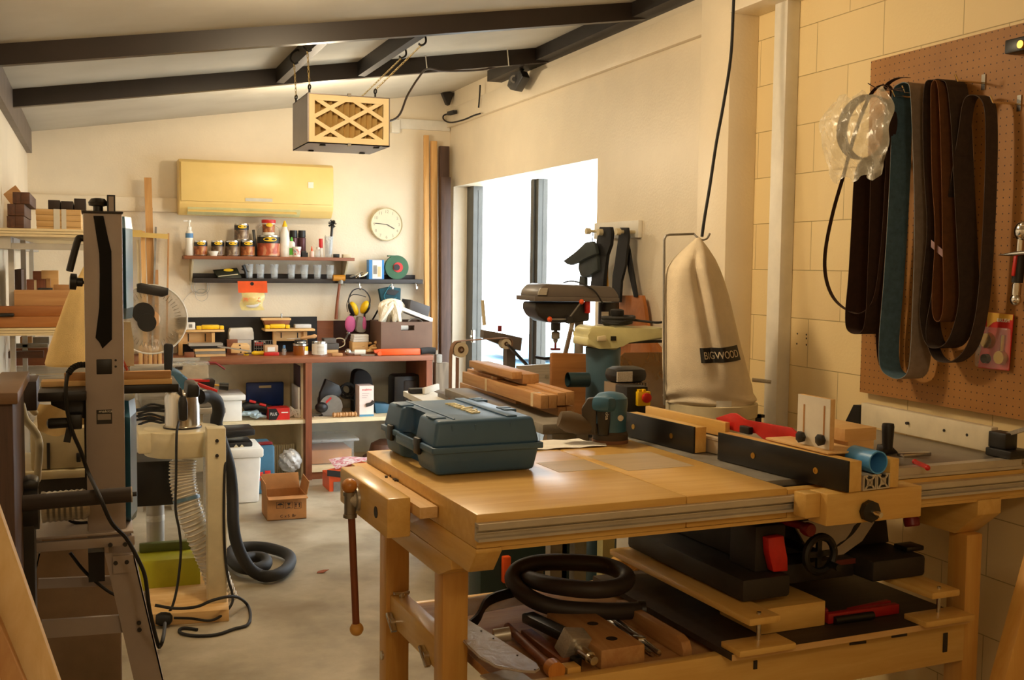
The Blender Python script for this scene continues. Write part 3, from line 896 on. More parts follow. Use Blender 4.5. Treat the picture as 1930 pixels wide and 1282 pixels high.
# ear muffs
q = at(676, 571, Y=8.42)
t = thing('ear_muffs', 'yellow ear muffs hanging by a black headband under the ledge', 'ear muffs', (q.x, 8.42, at(676, 597, Y=8.42).z))
b = B().strip([at(x, y, Y=8.42) for x, y in ((660, 580), (657, 565), (664, 549), (676, 544), (688, 548), (697, 562), (696, 578))], (0, 0.022, 0), 0.006, sm=6)
b.tube([at(x, y, Y=8.40) for x, y in ((655, 588), (654, 572), (662, 557), (676, 556), (690, 560))], 0.003, 6, sm=5)
part('headband', b, M_black, t)
for s, (x0, y0, x1, y1) in ((-1, (662, 570, 672, 594)), (1, (692, 568, 682, 590))):
 c0, c1 = at(x0, y0, Y=8.42), at(x1, y1, Y=8.42)
 mid = (c0 + c1) / 2
 d = (c1 - c0).normalized()
 nrm = V((-d.z, 0, d.x)) * (-s)
 L = (c1 - c0).length
 bm2 = B(Mx.Translation(mid) @ Mx(((nrm.x, 0, d.x, 0), (0, 1, 0, 0), (nrm.z, 0, d.z, 0), (0, 0, 0, 1))))
 e = part('ear_cup', bm2.sph((0.0, 0, 0), 1.0, (0.03, 0.045, L * 0.55), 20), M_yellow, t)
 bm3 = B(Mx.Translation(mid + nrm * 0.022 * (-s) * (-1 if s < 0 else 1)) @ Mx(((nrm.x, 0, d.x, 0), (0, 1, 0, 0), (nrm.z, 0, d.z, 0), (0, 0, 0, 1))))
 part('cushion', bm3.sph((0.0, 0, 0), 1.0, (0.02, 0.04, L * 0.5), 16), M_black, e)
# respirator
M_pink = mat('pink_filter', (206, 96, 150), 0.6, var=0.1, bump=0.3, bs=150)
q = at(676, 612, Y=8.40)
t = thing('respirator', 'grey half-mask respirator with two pink filters hanging below the ear muffs', 'respirator', (q.x, 8.4, at(676, 628, Y=8.4).z))
part('mask', B().prism([at(x, y, Y=8.43) for x, y in ((671, 596), (681, 596), (687, 622), (683, 626), (671, 626), (667, 620))], (0, -0.07, 0), 0.02), M_iron, t)
c = at(660, 611, Y=8.38)
part('filter', B().sph(c, 0.057, (0.75, 0.35, 1.15), 20), M_pink, t)
c = at(685.5, 611, Y=8.38)
part('filter', B().sph(c, 0.057, (0.36, 0.5, 1.05), 20), M_pink, t)
b = B()
for x0 in (661, 687):
 b.tube([at(x0, 592, Y=8.41), at(x0, 600, Y=8.41)], 0.008, 6)
part('strap', b, M_black, t)
# teal pouch
p = [at(x, y, Y=8.45) for x, y in ((714, 545), (733, 541), (756, 543), (755, 570), (720, 574))]
t = thing('tool_pouch', 'dark teal cloth pouch hanging from the ledge above the white gloves', 'pouch', (p[4].x, 8.45, p[4].z))
part('pouch', B().prism(p, (0, 0.05, 0), 0.008), mat('dark_teal_cloth', (26, 72, 84), 0.8, var=0.2), t)
part('mouth', B().prism([at(x, y, Y=8.445) for x, y in ((726, 548), (738, 545), (753, 549), (744, 557), (730, 555))], (0, 0.006, 0)), M_black, t, 'dark open mouth')
part('cord', B().tube([at(x, y, Y=8.44) for x, y in ((737, 536), (728, 549), (724, 560), (733, 568), (748, 560))], 0.003, 6, sm=5), mat('teal_cord', (40, 130, 150), 0.6), t)
# ============================================================ BACK BENCH
BY = 8.0
TZ = zat(600, 673.5, BY)
TB = zat(600, 684, BY)
xL, xR = WL + 0.02, at(817, 680, Y=BY).x
t = thing('storage_bench', 'long red-brown built-in bench with open cream shelves along the back wall', 'bench', ((xL + xR) / 2, 8.3, 0))
part('worktop', B().box(xL, BY, TB, xR, 8.598, TZ, 0.003), W_redX, t)
xd0, xd1 = at(576, 700, Y=BY).x, at(588, 700, Y=BY).x
part('divider', B().box(xd0, BY + 0.002, 0, xd1, 8.59, TB), W_redZ, t)
xe0 = at(804, 720, Y=BY).x
part('end_panel', B().box(xe0, BY + 0.002, 0, xe0 + 0.045, 8.59, TB), W_redZ, t)
SH = zat(650, 789, BY)
M_shelf = mat('pale_cream_board', (226, 208, 168), 0.6, var=0.05)
part('shelf', B().box(xL, BY + 0.02, SH - 0.028, xd0, 8.59, SH), M_shelf, t)
part('shelf', B().box(xd1, BY + 0.01, SH - 0.028, xe0, 8.59, SH), M_shelf, t)
FZ = zat(650, 880, BY)
part('shelf', B().box(xd1, BY + 0.01, FZ - 0.03, xe0, 8.59, FZ), M_shelf, t)
part('kickboard', B().box(xd1, BY + 0.03, 0, xe0, BY + 0.05, FZ - 0.03), W_redX, t)
part('back_board', B().box(xL, 8.585, 0, xd0, 8.595, TB), M_shelf, t)
part('back_board', B().box(xd1, 8.585, 0, xe0, 8.595, TB), mat('pale_green_grey_board', (204, 204, 184), 0.6, var=0.04), t)
xi = at(563, 850, Y=8.2).x
part('side_panel', B().box(xi, 8.1, 0, xi + 0.02, 8.59, SH - 0.03), M_shelf, t)
part('side_panel', B().box(xi, 8.1, SH, xi + 0.02, 8.59, TB), M_shelf, t)
# splash boards
a = rect(335, 597, 597, 667, 8.58)
single('back_panel', B().box(a[0], 8.57, TZ, a[2], 8.598, a[3]), M_black, 'black panel standing against the back wall behind the small jigs', 'panel')
a2 = rect(597.5, 604, 722, 667, 8.58)
xm = at(628, 640, Y=8.58).x
single('back_panel', B().box(a2[0], 8.575, TZ, xm, 8.598, a2[3]), W_redX, 'short orange-brown board against the back wall right of the black panel', 'panel')
single('back_panel', B().box(xm + 0.001, 8.575, TZ, a2[2] + 0.4, 8.598, a2[3]), mat('dark_maroon_board', (64, 34, 28), 0.45, var=0.2), 'dark maroon board against the back wall behind the respirator', 'panel')
def wl(t, rects, Y, m, d=0.03):
 for n_, (x0, y0, x1, y1) in rects:
  part(n_, pbox(B(), x0, y0, x1, y1, Y, d, 0.002), m, t)
# two little shelf jigs
M_jig = W_pineX
t = thing('wooden_jig', 'small wooden bench jig with a shelf at the left of the black panel', 'jig', (at(378, 668, Y=8.4).x, 8.45, TZ))
part('top_board', pbox(B(), 333, 622, 423, 627, 8.36, 0.2, 0.002), W_pineX, t)
fp = part('front_panel', pbox(B(), 344, 627, 401, 646, 8.44, 0.015), W_pineX, t)
part('bottom_rail', pbox(B(), 344, 645, 398, 648.5, 8.40, 0.05), W_pineX, t)
for x0, x1 in ((337, 344), (399, 405)):
 part('post', pbox(B(), x0, 627, x1, 650 if x0 > 350 else 672, 8.38, 0.05), W_pineZ, t)
for x in (354, 386):
 part('slot', pbox(B(), x, 629, x + 2, 644, 8.438, 0.002), M_black, fp)
t = thing('wooden_jig', 'small wooden bench jig with a shelf at the right of the black panel', 'jig', (at(555, 668, Y=8.4).x, 8.45, TZ))
part('top_board', pbox(B(), 500, 620, 594, 625, 8.36, 0.2, 0.002), W_pineX, t)
fp = part('front_panel', pbox(B(), 520, 625, 573, 643, 8.44, 0.015), W_pineX, t)
for x0, x1 in ((515, 521), (572, 579)):
 part('post', pbox(B(), x0, 625, x1, 672, 8.42, 0.05), W_pineZ, t)
for x in (529, 560):
 part('slot', pbox(B(), x, 627, x + 2, 637, 8.438, 0.002), M_black, fp)
ja = zat(378, 622, 8.36)
# things on the jigs
t = thing('switch_plate', 'small white square switch box on the left jig', 'box', (at(359, 620, Y=8.4).x, 8.4, ja))
a = rect(350.5, 608, 368, 622, 8.4)
part('box', B().box(a[0], 8.4, ja, a[2], 8.45, a[3], 0.003), M_paper, t)
part('print', B().box(a[0] + 0.02, 8.398, ja + 0.015, a[0] + 0.045, 8.4, ja + 0.04), M_iron, t)
def clampbar(px0, px1, py, Y, label, zb):
 a = rect(px0, py - 4.5, px1, py + 4.5, Y)
 t = thing('handheld_plane', label, 'tool', ((a[0] + a[2]) / 2, Y, zb))
 h = a[3] - a[1]
 part('body', B().box(a[0] + 0.02, Y - 0.02, zb, a[2] - 0.02, Y + 0.03, zb + h, 0.012), M_yellow, t)
 part('end_cap', B().box(a[0] - 0.015, Y - 0.022, zb, a[0] + 0.02, Y + 0.032, zb + h * 0.8, 0.004), M_yellow, t)
 part('end_cap', B().box(a[2] - 0.02, Y - 0.022, zb, a[2] + 0.01, Y + 0.032, zb + h * 0.8, 0.004), M_yellow, t)
 return t
clampbar(374, 419, 619, 8.42, 'yellow tool body lying on the left jig beside the white square box', ja)
jb = zat(547, 620, 8.36)
clampbar(503, 543, 616.5, 8.42, 'yellow tool body under the small wooden box on the right jig', jb)
p = [at(495, 601, Y=8.45), at(548, 601, Y=8.45), at(545, 613, Y=8.45), at(500, 614, Y=8.45)]
t = thing('wooden_box', 'small brown wooden holder sitting on the yellow tool of the right jig', 'box', ((p[2].x + p[3].x) / 2, 8.45, p[2].z))
part('holder', B().prism(p, (0, 0.09, 0), 0.003), W_redX, t)
part('top_edge', B().box(p[0].x - 0.002, 8.445, p[0].z - 0.012, p[1].x + 0.002, 8.545, p[0].z + 0.004), W_pineX, t)
q = at(530, 596, Y=8.5)
part('pin', B().cyl((q.x, 8.49, p[0].z), (q.x, 8.49, q.z + 0.02), 0.007), M_steel, t)
a = rect(556.5, 611.5, 587, 621, 8.42)
single('small_case', B().box(a[0], 8.42, jb, a[2], 8.5, a[3], 0.004), mat('pale_grey_plastic', (206, 206, 206), 0.4), 'pale grey flat case on the right end of the right jig', 'case')
# white hood
a = rect(430, 617, 478, 643, 8.5)
b = B()
prof = [(0, 0), (0.02, 0.6), (0.06, 0.95), (0.94, 1.0), (0.98, 0.6), (1, 0.0)]
b.prism([(a[0] + (a[2] - a[0]) * u, 8.47, TZ + 0.1 + (a[3] - TZ - 0.1) * v) for u, v in prof], (0, 0.09, 0), 0.01)
b.box(a[0] + 0.02, 8.48, TZ, a[2] - 0.02, 8.55, TZ + 0.11)
single('power_supply', b, M_white, 'white rounded housing standing in front of the black panel between the two jigs', 'housing')
a = rect(428, 640, 448, 656, 8.42)
single('wood_offcut', B().box(a[0], 8.42, TZ, a[2], 8.46, a[3], 0.002), W_redX, 'brown wooden offcut standing left of the tan rounded gauge on the bench', 'wood offcut')
# tan octagonal gauge
p = [at(x, y, Y=8.3) for x, y in ((440, 647), (466, 647), (471, 652), (470, 670), (462, 670), (456, 666), (450, 665), (436, 666), (435, 654))]
t = thing('wooden_gauge', 'tan rounded wooden gauge standing on the bench with a yellow tip', 'gauge', (p[4].x, 8.3, TZ))
part('plate', B().prism([(q.x, 8.3, max(q.z, TZ)) for q in p], (0, 0.02, 0), 0.003), W_pineX, t)
for x, y in ((452, 651), (454, 664), (453, 657)):
 q = at(x, y, Y=8.3)
 part('hole', B().cyl((q.x, 8.301, q.z), (q.x, 8.297, q.z), 0.006, n=10), M_black, t)
q = at(464, 674, Y=8.28)
part('yellow_tip', B().cyl((q.x, 8.28, TZ), (q.x, 8.28, TZ + 0.025), 0.02, 0.012), M_yellow, t)
# pile of thin strips left on bench
strips = [((349, 668), (402, 667), 7, W_cedX, 'small'), ]
for k, (x0, y0, x1, y1, w, m_, lab) in enumerate((
  (368, 672, 424, 672, 3, W_pineX, 'pale thin strip at the bottom of the small pile left on the bench'),
  (367, 667, 424, 668, 3.6, M_iron, 'grey strip second from the bottom of the small pile left on the bench'),
  (366, 662, 424, 663, 3.6, W_pineX, 'pale strip in the middle of the small pile left on the bench'),
  (360, 657, 423, 659, 3.4, M_black, 'black strip second from the top of the small pile left on the bench'),
  (356, 653, 420, 656, 3, M_alu, 'grey metal rule on top of the small pile left on the bench'))):
 a = at(x0, y0, Y=8.25)
 c = at(x1, y1, Y=8.25)
 zz = TZ + 0.002 + k * 0.019
 single('wood_strip', B().box(a.x, 8.2 + 0.01 * k, zz, c.x, 8.32 + 0.01 * k, zz + 0.0175), m_, lab, 'strip', 'strips piled at the left of the bench')
a = rect(347, 664, 365, 672, 8.2)
single('wood_offcut', B().box(a[0], 8.16, TZ, a[2], 8.195, TZ + 0.04, 0.002), W_redX, 'small red-brown block in front of the strip pile left on the bench', 'wood offcut')
p0, p1 = at(410, 653, Y=8.15), at(472, 662, Y=8.1)
single('metal_rod', B().bar(p0, p1, 0.014, 0.01, (0, 0, 1)), M_alu, 'pale rod slanting over the strip pile towards the tan gauge', 'rod')
a = rect(474, 660, 500, 669, 8.25)
t = thing('chisel', 'yellow-handled tool lying left of the red-based box on the bench', 'chisel', ((a[0] + a[2]) / 2, 8.25, TZ))
part('handle', B().lathe([(0.008, 0), (0.017, 0.01), (0.014, 0.05), (0.018, 0.08), (0.008, 0.1)], (a[2], 8.25, TZ + 0.018), (-1, 0, 0)), M_yellow, t)
part('blade', B().box(a[0] - 0.05, 8.245, TZ + 0.014, a[2] - 0.1, 8.257, TZ + 0.022), M_dark, t)
# wire basket of odds and ends
a = rect(478, 641, 513, 658, 8.45)
t = thing('wire_basket', 'small wire basket of odds and ends on the bench below the right jig', 'basket', ((a[0] + a[2]) / 2, 8.45, TZ))
b = B()
for i in range(9):
 x = a[0] + (a[2] - a[0]) * i / 8
 b.cyl((x, 8.42, TZ), (x, 8.42, a[3]), 0.0022, n=6)
for i in range(4):
 z = TZ + (a[3] - TZ) * (i + 0.3) / 3.3
 b.cyl((a[0], 8.42, z), (a[2], 8.42, z), 0.0022, n=6)
b.box(a[0], 8.42, TZ, a[2], 8.54, TZ + 0.006)
part('wire_cage', b, M_iron, t)
for i, (x, y, m_, nm) in enumerate(((484, 645, M_paper, 'folded_label'), (495, 646, M_paper, 'folded_label'))):
 q = at(x, y, Y=8.47)
 single(nm, B().obox((q.x, 8.47, q.z), (0.035, 0.02, 0.014), (0, 0.4 * (1 - 2 * i), 0)), m_, ['white folded label at the left in the small wire basket', 'white folded label at the right in the small wire basket'][i], 'label')
q = at(488, 655, Y=8.45)
single('small_part', B().cyl((q.x - 0.03, 8.45, TZ + 0.07), (q.x + 0.03, 8.45, TZ + 0.07), 0.014), M_red, 'small red cylinder in the wire basket', 'part')
# red-based clear box
a = rect(498, 651, 526, 673, 8.2)
t = thing('hardware_box', 'clear-topped little hardware box with a red base on the bench', 'box', ((a[0] + a[2]) / 2, 8.2, TZ))
h = a[3] - TZ
part('base', B().box(a[0], 8.2, TZ, a[2], 8.3, TZ + h * 0.33, 0.004), M_red, t, 'red base')
part('cover', B().box(a[0] + 0.006, 8.205, TZ + h * 0.33, a[2] - 0.006, 8.295, TZ + h, 0.004), mat('frosted_tan_plastic', (206, 168, 130), 0.35), t)
part('label_card', B().box(a[0] + 0.025, 8.202, TZ + h * 0.42, a[2] - 0.03, 8.2045, TZ + h * 0.82), M_paper, t)
# small bottle
bottle(531, 539, 651, 8.25, TZ, 'glue_bottle', 'small pale bottle with a blue cap on the bench right of the red-based box', 'bottle', M_clear, (cone(0.7, 0.6), M_lblue), 0.3, neck=0.6)
a = rect(527, 656, 534, 668, 8.3)
# amber jar
cx, r = pos(552, 580.5, 8.22)
h = zat(566, 651, 8.22) - TZ
t = thing('varnish_jar', 'amber varnish jar with a black lid and yellow label on the bench', 'jar', (cx, 8.22, TZ))
part('jar', B().lathe([(r * 0.97, 0), (r, 0.006), (r, h * 0.95), (r * 0.9, h)], (cx, 8.22, TZ)), mat('amber_varnish', (150, 84, 24), 0.15, coat=0.6), t)
b = B()
badge = B().lathe([(r + 0.001, 0.008), (r + 0.001, h * 0.5)], (cx, 8.22, TZ), caps=False)
part('paper_label', B().grid(lambda u, v: (cx + (r + 0.0012) * math.cos(-PI / 2 + 0.35 + u * 0.9), 8.22 + (r + 0.0012) * math.sin(-PI / 2 + 0.35 + u * 0.9), TZ + 0.006 + v * h * 0.42), 8, 1), M_paper, t)
part('yellow_label', B().grid(lambda u, v: (cx + (r + 0.0012) * math.cos(-PI / 2 + 0.4 + u * 0.8), 8.22 + (r + 0.0012) * math.sin(-PI / 2 + 0.4 + u * 0.8), TZ + h * 0.45 + v * h * 0.45), 8, 1), M_yellow, t)
zl = TZ + h + 0.001
part('rim', B().cyl((cx, 8.22, TZ + h), (cx, 8.22, zl + 0.012), r * 1.02), M_steel, t)
cx2, r2 = pos(555, 578, 8.22)
h2 = zat(566, 641, 8.22) - zl - 0.012
t2 = thing('small_tin', 'black-labelled small tin stacked on the amber varnish jar', 'tin', (cx2, 8.22, zl + 0.012))
part('can', B().cyl((cx2, 8.22, zl + 0.0125), (cx2, 8.22, zl + 0.012 + h2), r2), M_black, t2)
part('print', badge_on(B(), cx2, 8.22, r2, zl + 0.012 + h2 * 0.45, 0.8, h2 * 0.22), M_paper, t2, 'white print')
# carving tool with wooden handle above
p0, p1 = at(566, 642, Y=8.22), at(596, 636, Y=8.2)
zt_ = zl + 0.012 + h2 + 0.012
t = thing('carving_tool', 'wooden-handled tool lying across the small black tin on the bench', 'tool', (p0.x, 8.22, zt_ - 0.012))
part('handle', B().lathe([(0.006, 0), (0.012, 0.02), (0.013, 0.08), (0.016, 0.11), (0.008, 0.125)], (p0.x, 8.22, zt_), (1, 0, 0.14)), W_cedX, t)
part('shank', B().cyl((p0.x - 0.1, 8.22, zt_ - 0.004), (p0.x, 8.22, zt_), 0.004), M_steel, t)
# white tin
cx, r = pos(588, 616, 8.2)
h = zat(602, 645, 8.14) - TZ
t = thing('paint_tin', 'white-labelled paint tin with fine print on the bench', 'tin', (cx, 8.2, TZ))
part('can', B().lathe([(r, 0), (r, h - 0.008), (r * 0.98, h), (r * 0.85, h), (r * 0.85, h - 0.006), (0.001, h - 0.006)], (cx, 8.2, TZ), n=32), M_steel, t)
part('paper_label', B().lathe([(r + 0.0008, 0.006), (r + 0.0008, h - 0.014)], (cx, 8.2, TZ), n=32, caps=False), M_paper, t, 'white label')
b = B()
for i in range(7):
 z = TZ + h * (0.16 + i * 0.1)
 b.grid(lambda u, v: (cx + (r + 0.0016) * math.cos(-PI / 2 - 0.55 + u * 1.0), 8.2 + (r + 0.0016) * math.sin(-PI / 2 - 0.55 + u * 1.0), z + v * 0.005), 8, 1)
part('fine_print', b, mat('tan_print', (190, 176, 150), 0.6), t)
# abrasive blocks
for i, (x0, y0, x1, y1, m_, lab) in enumerate(((613, 666, 638, 673, W_pineX, 'pale wooden strip under the grey blocks right of the white tin'), (612, 655, 639, 666, mat('grey_abrasive', (92, 88, 84), 0.8), 'lower grey abrasive block right of the white tin'), (611, 646, 634, 655, mat('grey_abrasive_b', (104, 98, 92), 0.8), 'upper grey abrasive block right of the white tin'))):
 a = rect(x0, y0, x1, y1, 8.3)
 single('abrasive_block', B().box(a[0], 8.3, TZ + 0.001 + (0, 0.03, 0.078)[i], a[2], 8.4, TZ + (0.029, 0.077, 0.116)[i], 0.003), m_, lab, 'block', 'blocks stacked beside the white tin')
b = B().tube([at(x, y, Y=8.33) for x, y in ((622, 646), (636, 638), (648, 640), (649, 650), (640, 655), (634, 654))], 0.004, 6, sm=6)
single('cord_loop', b, M_cream, 'loop of pale cord on top of the grey abrasive blocks', 'cord')
p0, p1 = at(647, 645, Y=8.35), at(657, 628, Y=8.45)
single('shears', B().bar(p0, p1, 0.014, 0.012, (0, 1, 0)).sph(p1, 0.018, (1, 0.5, 1)), M_steel, 'grey lever tool rising from the abrasive blocks to the respirator', 'tool')
a = rect(625, 671, 645, 678, 8.08)
single('wood_offcut', B().box(a[0], 8.06, TZ, a[2], 8.1, TZ + 0.022, 0.004), W_cedX, 'small tan wooden handle at the bench edge below the grey blocks', 'wood offcut')
# stacked white slabs on wooden box
a = rect(664, 654, 694, 668, 8.3)
single('wooden_box', B().box(a[0], 8.3, TZ, a[2], 8.42, TZ + 0.085, 0.003), W_pineX, 'tan wooden box under three white slabs on the bench', 'box')
for i in range(3):
 single('white_slab', B().box(a[0] + 0.008 + 0.003 * i, 8.3, TZ + 0.086 + i * 0.019, a[2] + 0.004, 8.42, TZ + 0.104 + i * 0.019, 0.002), M_paper, ['lowest of three white slabs on the tan box', 'middle of three white slabs on the tan box', 'topmost of three white slabs on the tan box'][i], 'slab', 'white slabs on the tan box')
b = B()
for i in range(26):
 b.sph((at(704, 665, Y=8.3).x + random.gauss(0, 0.03), 8.3 + random.gauss(0, 0.02), TZ + 0.012 + abs(random.gauss(0, 0.025))), random.uniform(0.008, 0.02), (1.6, 1, 0.7), 8)
o = single('wood_shavings', b, W_pineX, 'little heap of pale shavings on the bench right of the white slabs', 'shavings')
o['kind'] = 'stuff'
# little chrome parts
q = at(656, 672, Y=8.1)
t = thing('pipe_fitting', 'little chrome and white fitting lying at the bench front right of the grey blocks', 'fitting', (q.x, 8.1, TZ))
part('body', B().cyl((q.x, 8.1, TZ + 0.018), (q.x + 0.07, 8.1, TZ + 0.018), 0.018).sph((q.x, 8.1, TZ + 0.026), 0.026), M_steel, t)
part('sleeve', B().cyl((q.x + 0.05, 8.1, TZ + 0.022), (q.x + 0.13, 8.08, TZ + 0.022), 0.022), M_bwhite, t, 'white sleeve')
a = rect(680, 672, 704, 678, 8.06)
single('steel_plate', B().prism([(a[0], 8.05, TZ), (a[0] + 0.1, 8.03, TZ), (a[0] + 0.13, 8.07, TZ), (a[0] + 0.02, 8.1, TZ)], (0, 0, 0.008)), M_iron, 'flat dark steel plate at the bench front left of the orange cutters', 'plate')
# bolt cutters / orange tool
q0, q1 = at(704, 671, Y=8.03), at(823, 675, Y=7.98)
t = thing('bolt_cutters', 'long orange-handled cutters with black grips along the front edge of the bench', 'cutters', (q0.x, 8.02, TZ))
x1_ = at(792, 672, Y=8.03).x
part('handle', B().bar((q0.x + 0.04, 8.03, TZ + 0.026), (x1_, 8.02, TZ + 0.026), 0.03, 0.05, (0, 0, 1), 0.01), M_orange, t)
part('grip', B().tube([(x1_, 8.02, TZ + 0.03), (x1_ + 0.06, 8.02, TZ + 0.034), (q1.x, 8.01, TZ + 0.03)], 0.026, 10, sm=4), M_rubber, t, 'black grip')
part('jaw', B().cyl((q0.x + 0.04, 8.0, TZ + 0.018), (q0.x + 0.04, 8.06, TZ + 0.018), 0.016).prism([(q0.x - 0.0, 8.01, TZ + 0.045), (q0.x + 0.05, 8.01, TZ + 0.05), (q0.x + 0.05, 8.01, TZ + 0.02), (q0.x + 0.005, 8.01, TZ + 0.024)], (0, 0.03, 0)), M_orange, t)
# brown box with gloves and manuals
a = rect(718, 606.5, 815, 669, 8.14)
t = thing('storage_box', 'brown fibreboard box with a cut-out handle at the right end of the bench', 'box', ((a[0] + a[2]) / 2, 8.3, TZ))
M_bbox = mat('brown_fibreboard', (112, 84, 66), 0.6, var=0.06)
bx0, bx1, bz1 = a[0], a[2], a[3]
hx0, hx1 = at(756, 616, Y=8.14).x, at(781, 616, Y=8.14).x
hz0, hz1 = zat(768, 623, 8.14), zat(768, 613.5, 8.14)
b = B()
b.box(bx0, 8.14, TZ, hx0, 8.152, bz1).box(hx1, 8.14, TZ, bx1, 8.152, bz1).box(hx0, 8.14, TZ, hx1, 8.152, hz0).box(hx0, 8.14, hz1, hx1, 8.152, bz1)
b.box(bx0, 8.152, TZ, bx0 + 0.012, 8.5, bz1).box(bx1 - 0.012, 8.152, TZ, bx1, 8.5, bz1).box(bx0, 8.488, TZ, bx1, 8.5, bz1).box(bx0, 8.152, TZ, bx1, 8.5, TZ + 0.01)
part('carcass', b, M_bbox, t)
q = at(762, 618, Y=8.17)
single('white_cylinder', B().cyl((q.x - 0.03, 8.2, q.z), (q.x + 0.035, 8.2, q.z), 0.022), M_bwhite, 'white cylinder seen through the handle hole of the brown box', 'part')
b = B()
random.seed(3)
for i in range(16):
 x0 = random.uniform(715, 755)
 q0 = at(735 + random.gauss(0, 7), 574 + random.uniform(-6, 8), Y=8.25)
 q1 = at(x0, 606, Y=8.16 + random.uniform(0, 0.12))
 midp = (q0 + q1) / 2 + V((random.gauss(0, 0.02), -0.04, 0.05))
 b.tube([(q0.x, q0.y, q0.z), midp, (q1.x, q1.y, max(q1.z, bz1 - 0.01))], 0.02, 8, sm=4, rfun=lambda k: 0.7 + 0.7 * math.sin(PI * k))
b.sph(at(738, 580, Y=8.25), 0.085, (1.3, 0.8, 0.85), 20)
single('cotton_gloves', b, mat('off_white_cotton', (238, 226, 200), 0.95, var=0.05, bump=0.4, bs=120), 'pile of off-white cotton gloves draped over the brown box', 'gloves')
p = [at(768, 594, Y=8.2), at(770, 580, Y=8.2), at(814, 600, Y=8.2), at(813, 610, Y=8.2)]
t = thing('manual_box', 'cream flat box tilted on the brown box under a dark grey booklet', 'box', (p[3].x, 8.2, bz1))
part('box', B().prism([at(x, y, Y=8.17) for x, y in ((757, 585), (760, 579), (816, 600), (815, 608))], (0, 0.24, 0), 0.003), M_paper, t)
part('dark_cover', B().prism([at(x, y, Y=8.165) for x, y in ((772, 583), (774, 565), (811, 578), (808, 597))], (0, 0.25, 0), 0.003), mat('dark_grey_card', (78, 74, 74), 0.6), t, 'dark grey booklet')
b = B().tube([at(x, y, Y=8.2) for x, y in ((770, 606), (776, 601), (788, 601), (797, 607))], 0.006, 6, sm=6)
single('cord_loop', b, M_iron, 'grey cable loop peeping out of the brown box beneath the cream box', 'cord')
q0, q1 = at(709, 604, Y=8.45), at(714, 585, Y=8.45)
single('wall_hook', B().tube([(q0.x, 8.57, q0.z), (q0.x + 0.005, 8.5, (q0.z + q1.z) / 2), (q1.x, 8.48, q1.z)], 0.007, 8), M_black, 'black bent hook on the back wall left of the white gloves', 'hook')
# ------------------------------------------------------------ stored on the bench shelves
a = rect(438, 748, 458, 793, 8.1)
x0 = at(400, 760, Y=8.1).x
t = thing('plastic_tub', 'white plastic tub with a lid on the left bench shelf behind the dust extractor', 'tub', ((x0 + a[2]) / 2, 8.2, SH))
z1 = zat(440, 754, 8.08)
part('tub', B().box(x0, 8.06, SH, a[2] - 0.012, 8.4, z1, 0.01), M_bwhite, t)
part('lid', B().box(x0 - 0.02, 8.04, z1, a[2] + 0.012, 8.42, zat(440, 744.5, 8.05), 0.008), M_bwhite, t)
# blue open case
a = rect(464.5, 720, 535, 762, 8.5)
t = thing('tool_case', 'dark blue tool case standing open on the left bench shelf', 'case', ((a[0] + a[2]) / 2, 8.4, SH))
part('lid', B().box(a[0], 8.5, SH + 0.05, a[2], 8.54, a[3], 0.01), M_blue, t)
q0, q1 = at(488, 727, Y=8.5), at(511, 731, Y=8.5)
part('handle_slot', B().box(q0.x, 8.495, q1.z, q1.x, 8.502, q0.z), M_shelf, t)
part('tray', B().box(a[0] + 0.02, 8.25, SH, a[2] - 0.01, 8.5, SH + 0.055, 0.008), M_blue, t)
# red drill / blades
q = at(480, 765, Y=8.2)
t = thing('cordless_drill', 'black and red power tool lying in front of the blue case', 'power tool', (q.x, 8.2, SH + 0.056))
part('body', B().tube([at(459, 770, Y=8.2), at(470, 765, Y=8.2), at(495, 768, Y=8.2), at(508, 772, Y=8.18)], 0.036, 10, sm=4), M_black, t)
for x, y in ((476, 757), (495, 763)):
 c = at(x, y, Y=8.17)
 part('red_panel', B().obox(c, (0.05, 0.02, 0.018), (0, 0.25, 0), 0.004), M_red, t, 'red panel')
a = rect(507, 769, 546, 793, 8.06)
t = thing('product_box', 'red and black carton marked PLUS on the left bench shelf', 'carton', ((a[0] + a[2]) / 2, 8.1, SH))
b = B().box(a[0], 8.06, SH, a[2], 8.2, a[3])
part('carton', b, M_red, t)
dp = part('dark_panel', B().prism([(a[0] - 0.0005, 8.059, SH + 0.002), (a[0] + 0.052, 8.059, SH + 0.002), (a[0] + 0.075, 8.059, (SH + a[3]) / 2), (a[0] + 0.052, 8.059, a[3] - 0.002), (a[0] - 0.0005, 8.059, a[3] - 0.002)], (0, 0.0015, 0)), M_black, t, 'black printed arrow')
letters('lettering', 'PLUS', M_paper, dp, (a[0] + 0.008, 8.0585, SH + 0.035), (1, 0, 0), (0, 0, 1), 0.022, w=0.05)
part('print_line', B().box(a[0] + 0.09, 8.0585, SH + 0.05, a[2] - 0.012, 8.06, SH + 0.058), M_paper, t)
b = B()
for i in range(7):
 q = at(475 + random.gauss(0, 8), 782, Y=8.1)
 b.obox((q.x, 8.12, SH + 0.03 + 0.012 * (i % 3)), (0.08, 0.06, 0.02), (random.uniform(-.3, .3), random.uniform(-.3, .3), random.uniform(0, 1)), 0.006)
single('bag_of_parts', b, clear('pale_blue_film', (190, 214, 226), 0.15, 0.6), 'clear bag of pale blue fittings on the left bench shelf left of the PLUS carton', 'bag')
b = B()
for i in range(10):
 q = at(555, 780, Y=8.15)
 b.tube([(q.x - 0.04, 8.15, SH + 0.006), (q.x + random.uniform(-.03, .03), 8.15 + random.uniform(-.05, .05), SH + random.uniform(0.04, 0.1)), (q.x + random.uniform(0, 0.06), 8.12, SH + 0.006)], 0.004, 5, sm=4)
single('cord_tangle', b, M_paper, 'tangle of white cable right of the PLUS carton', 'cable')
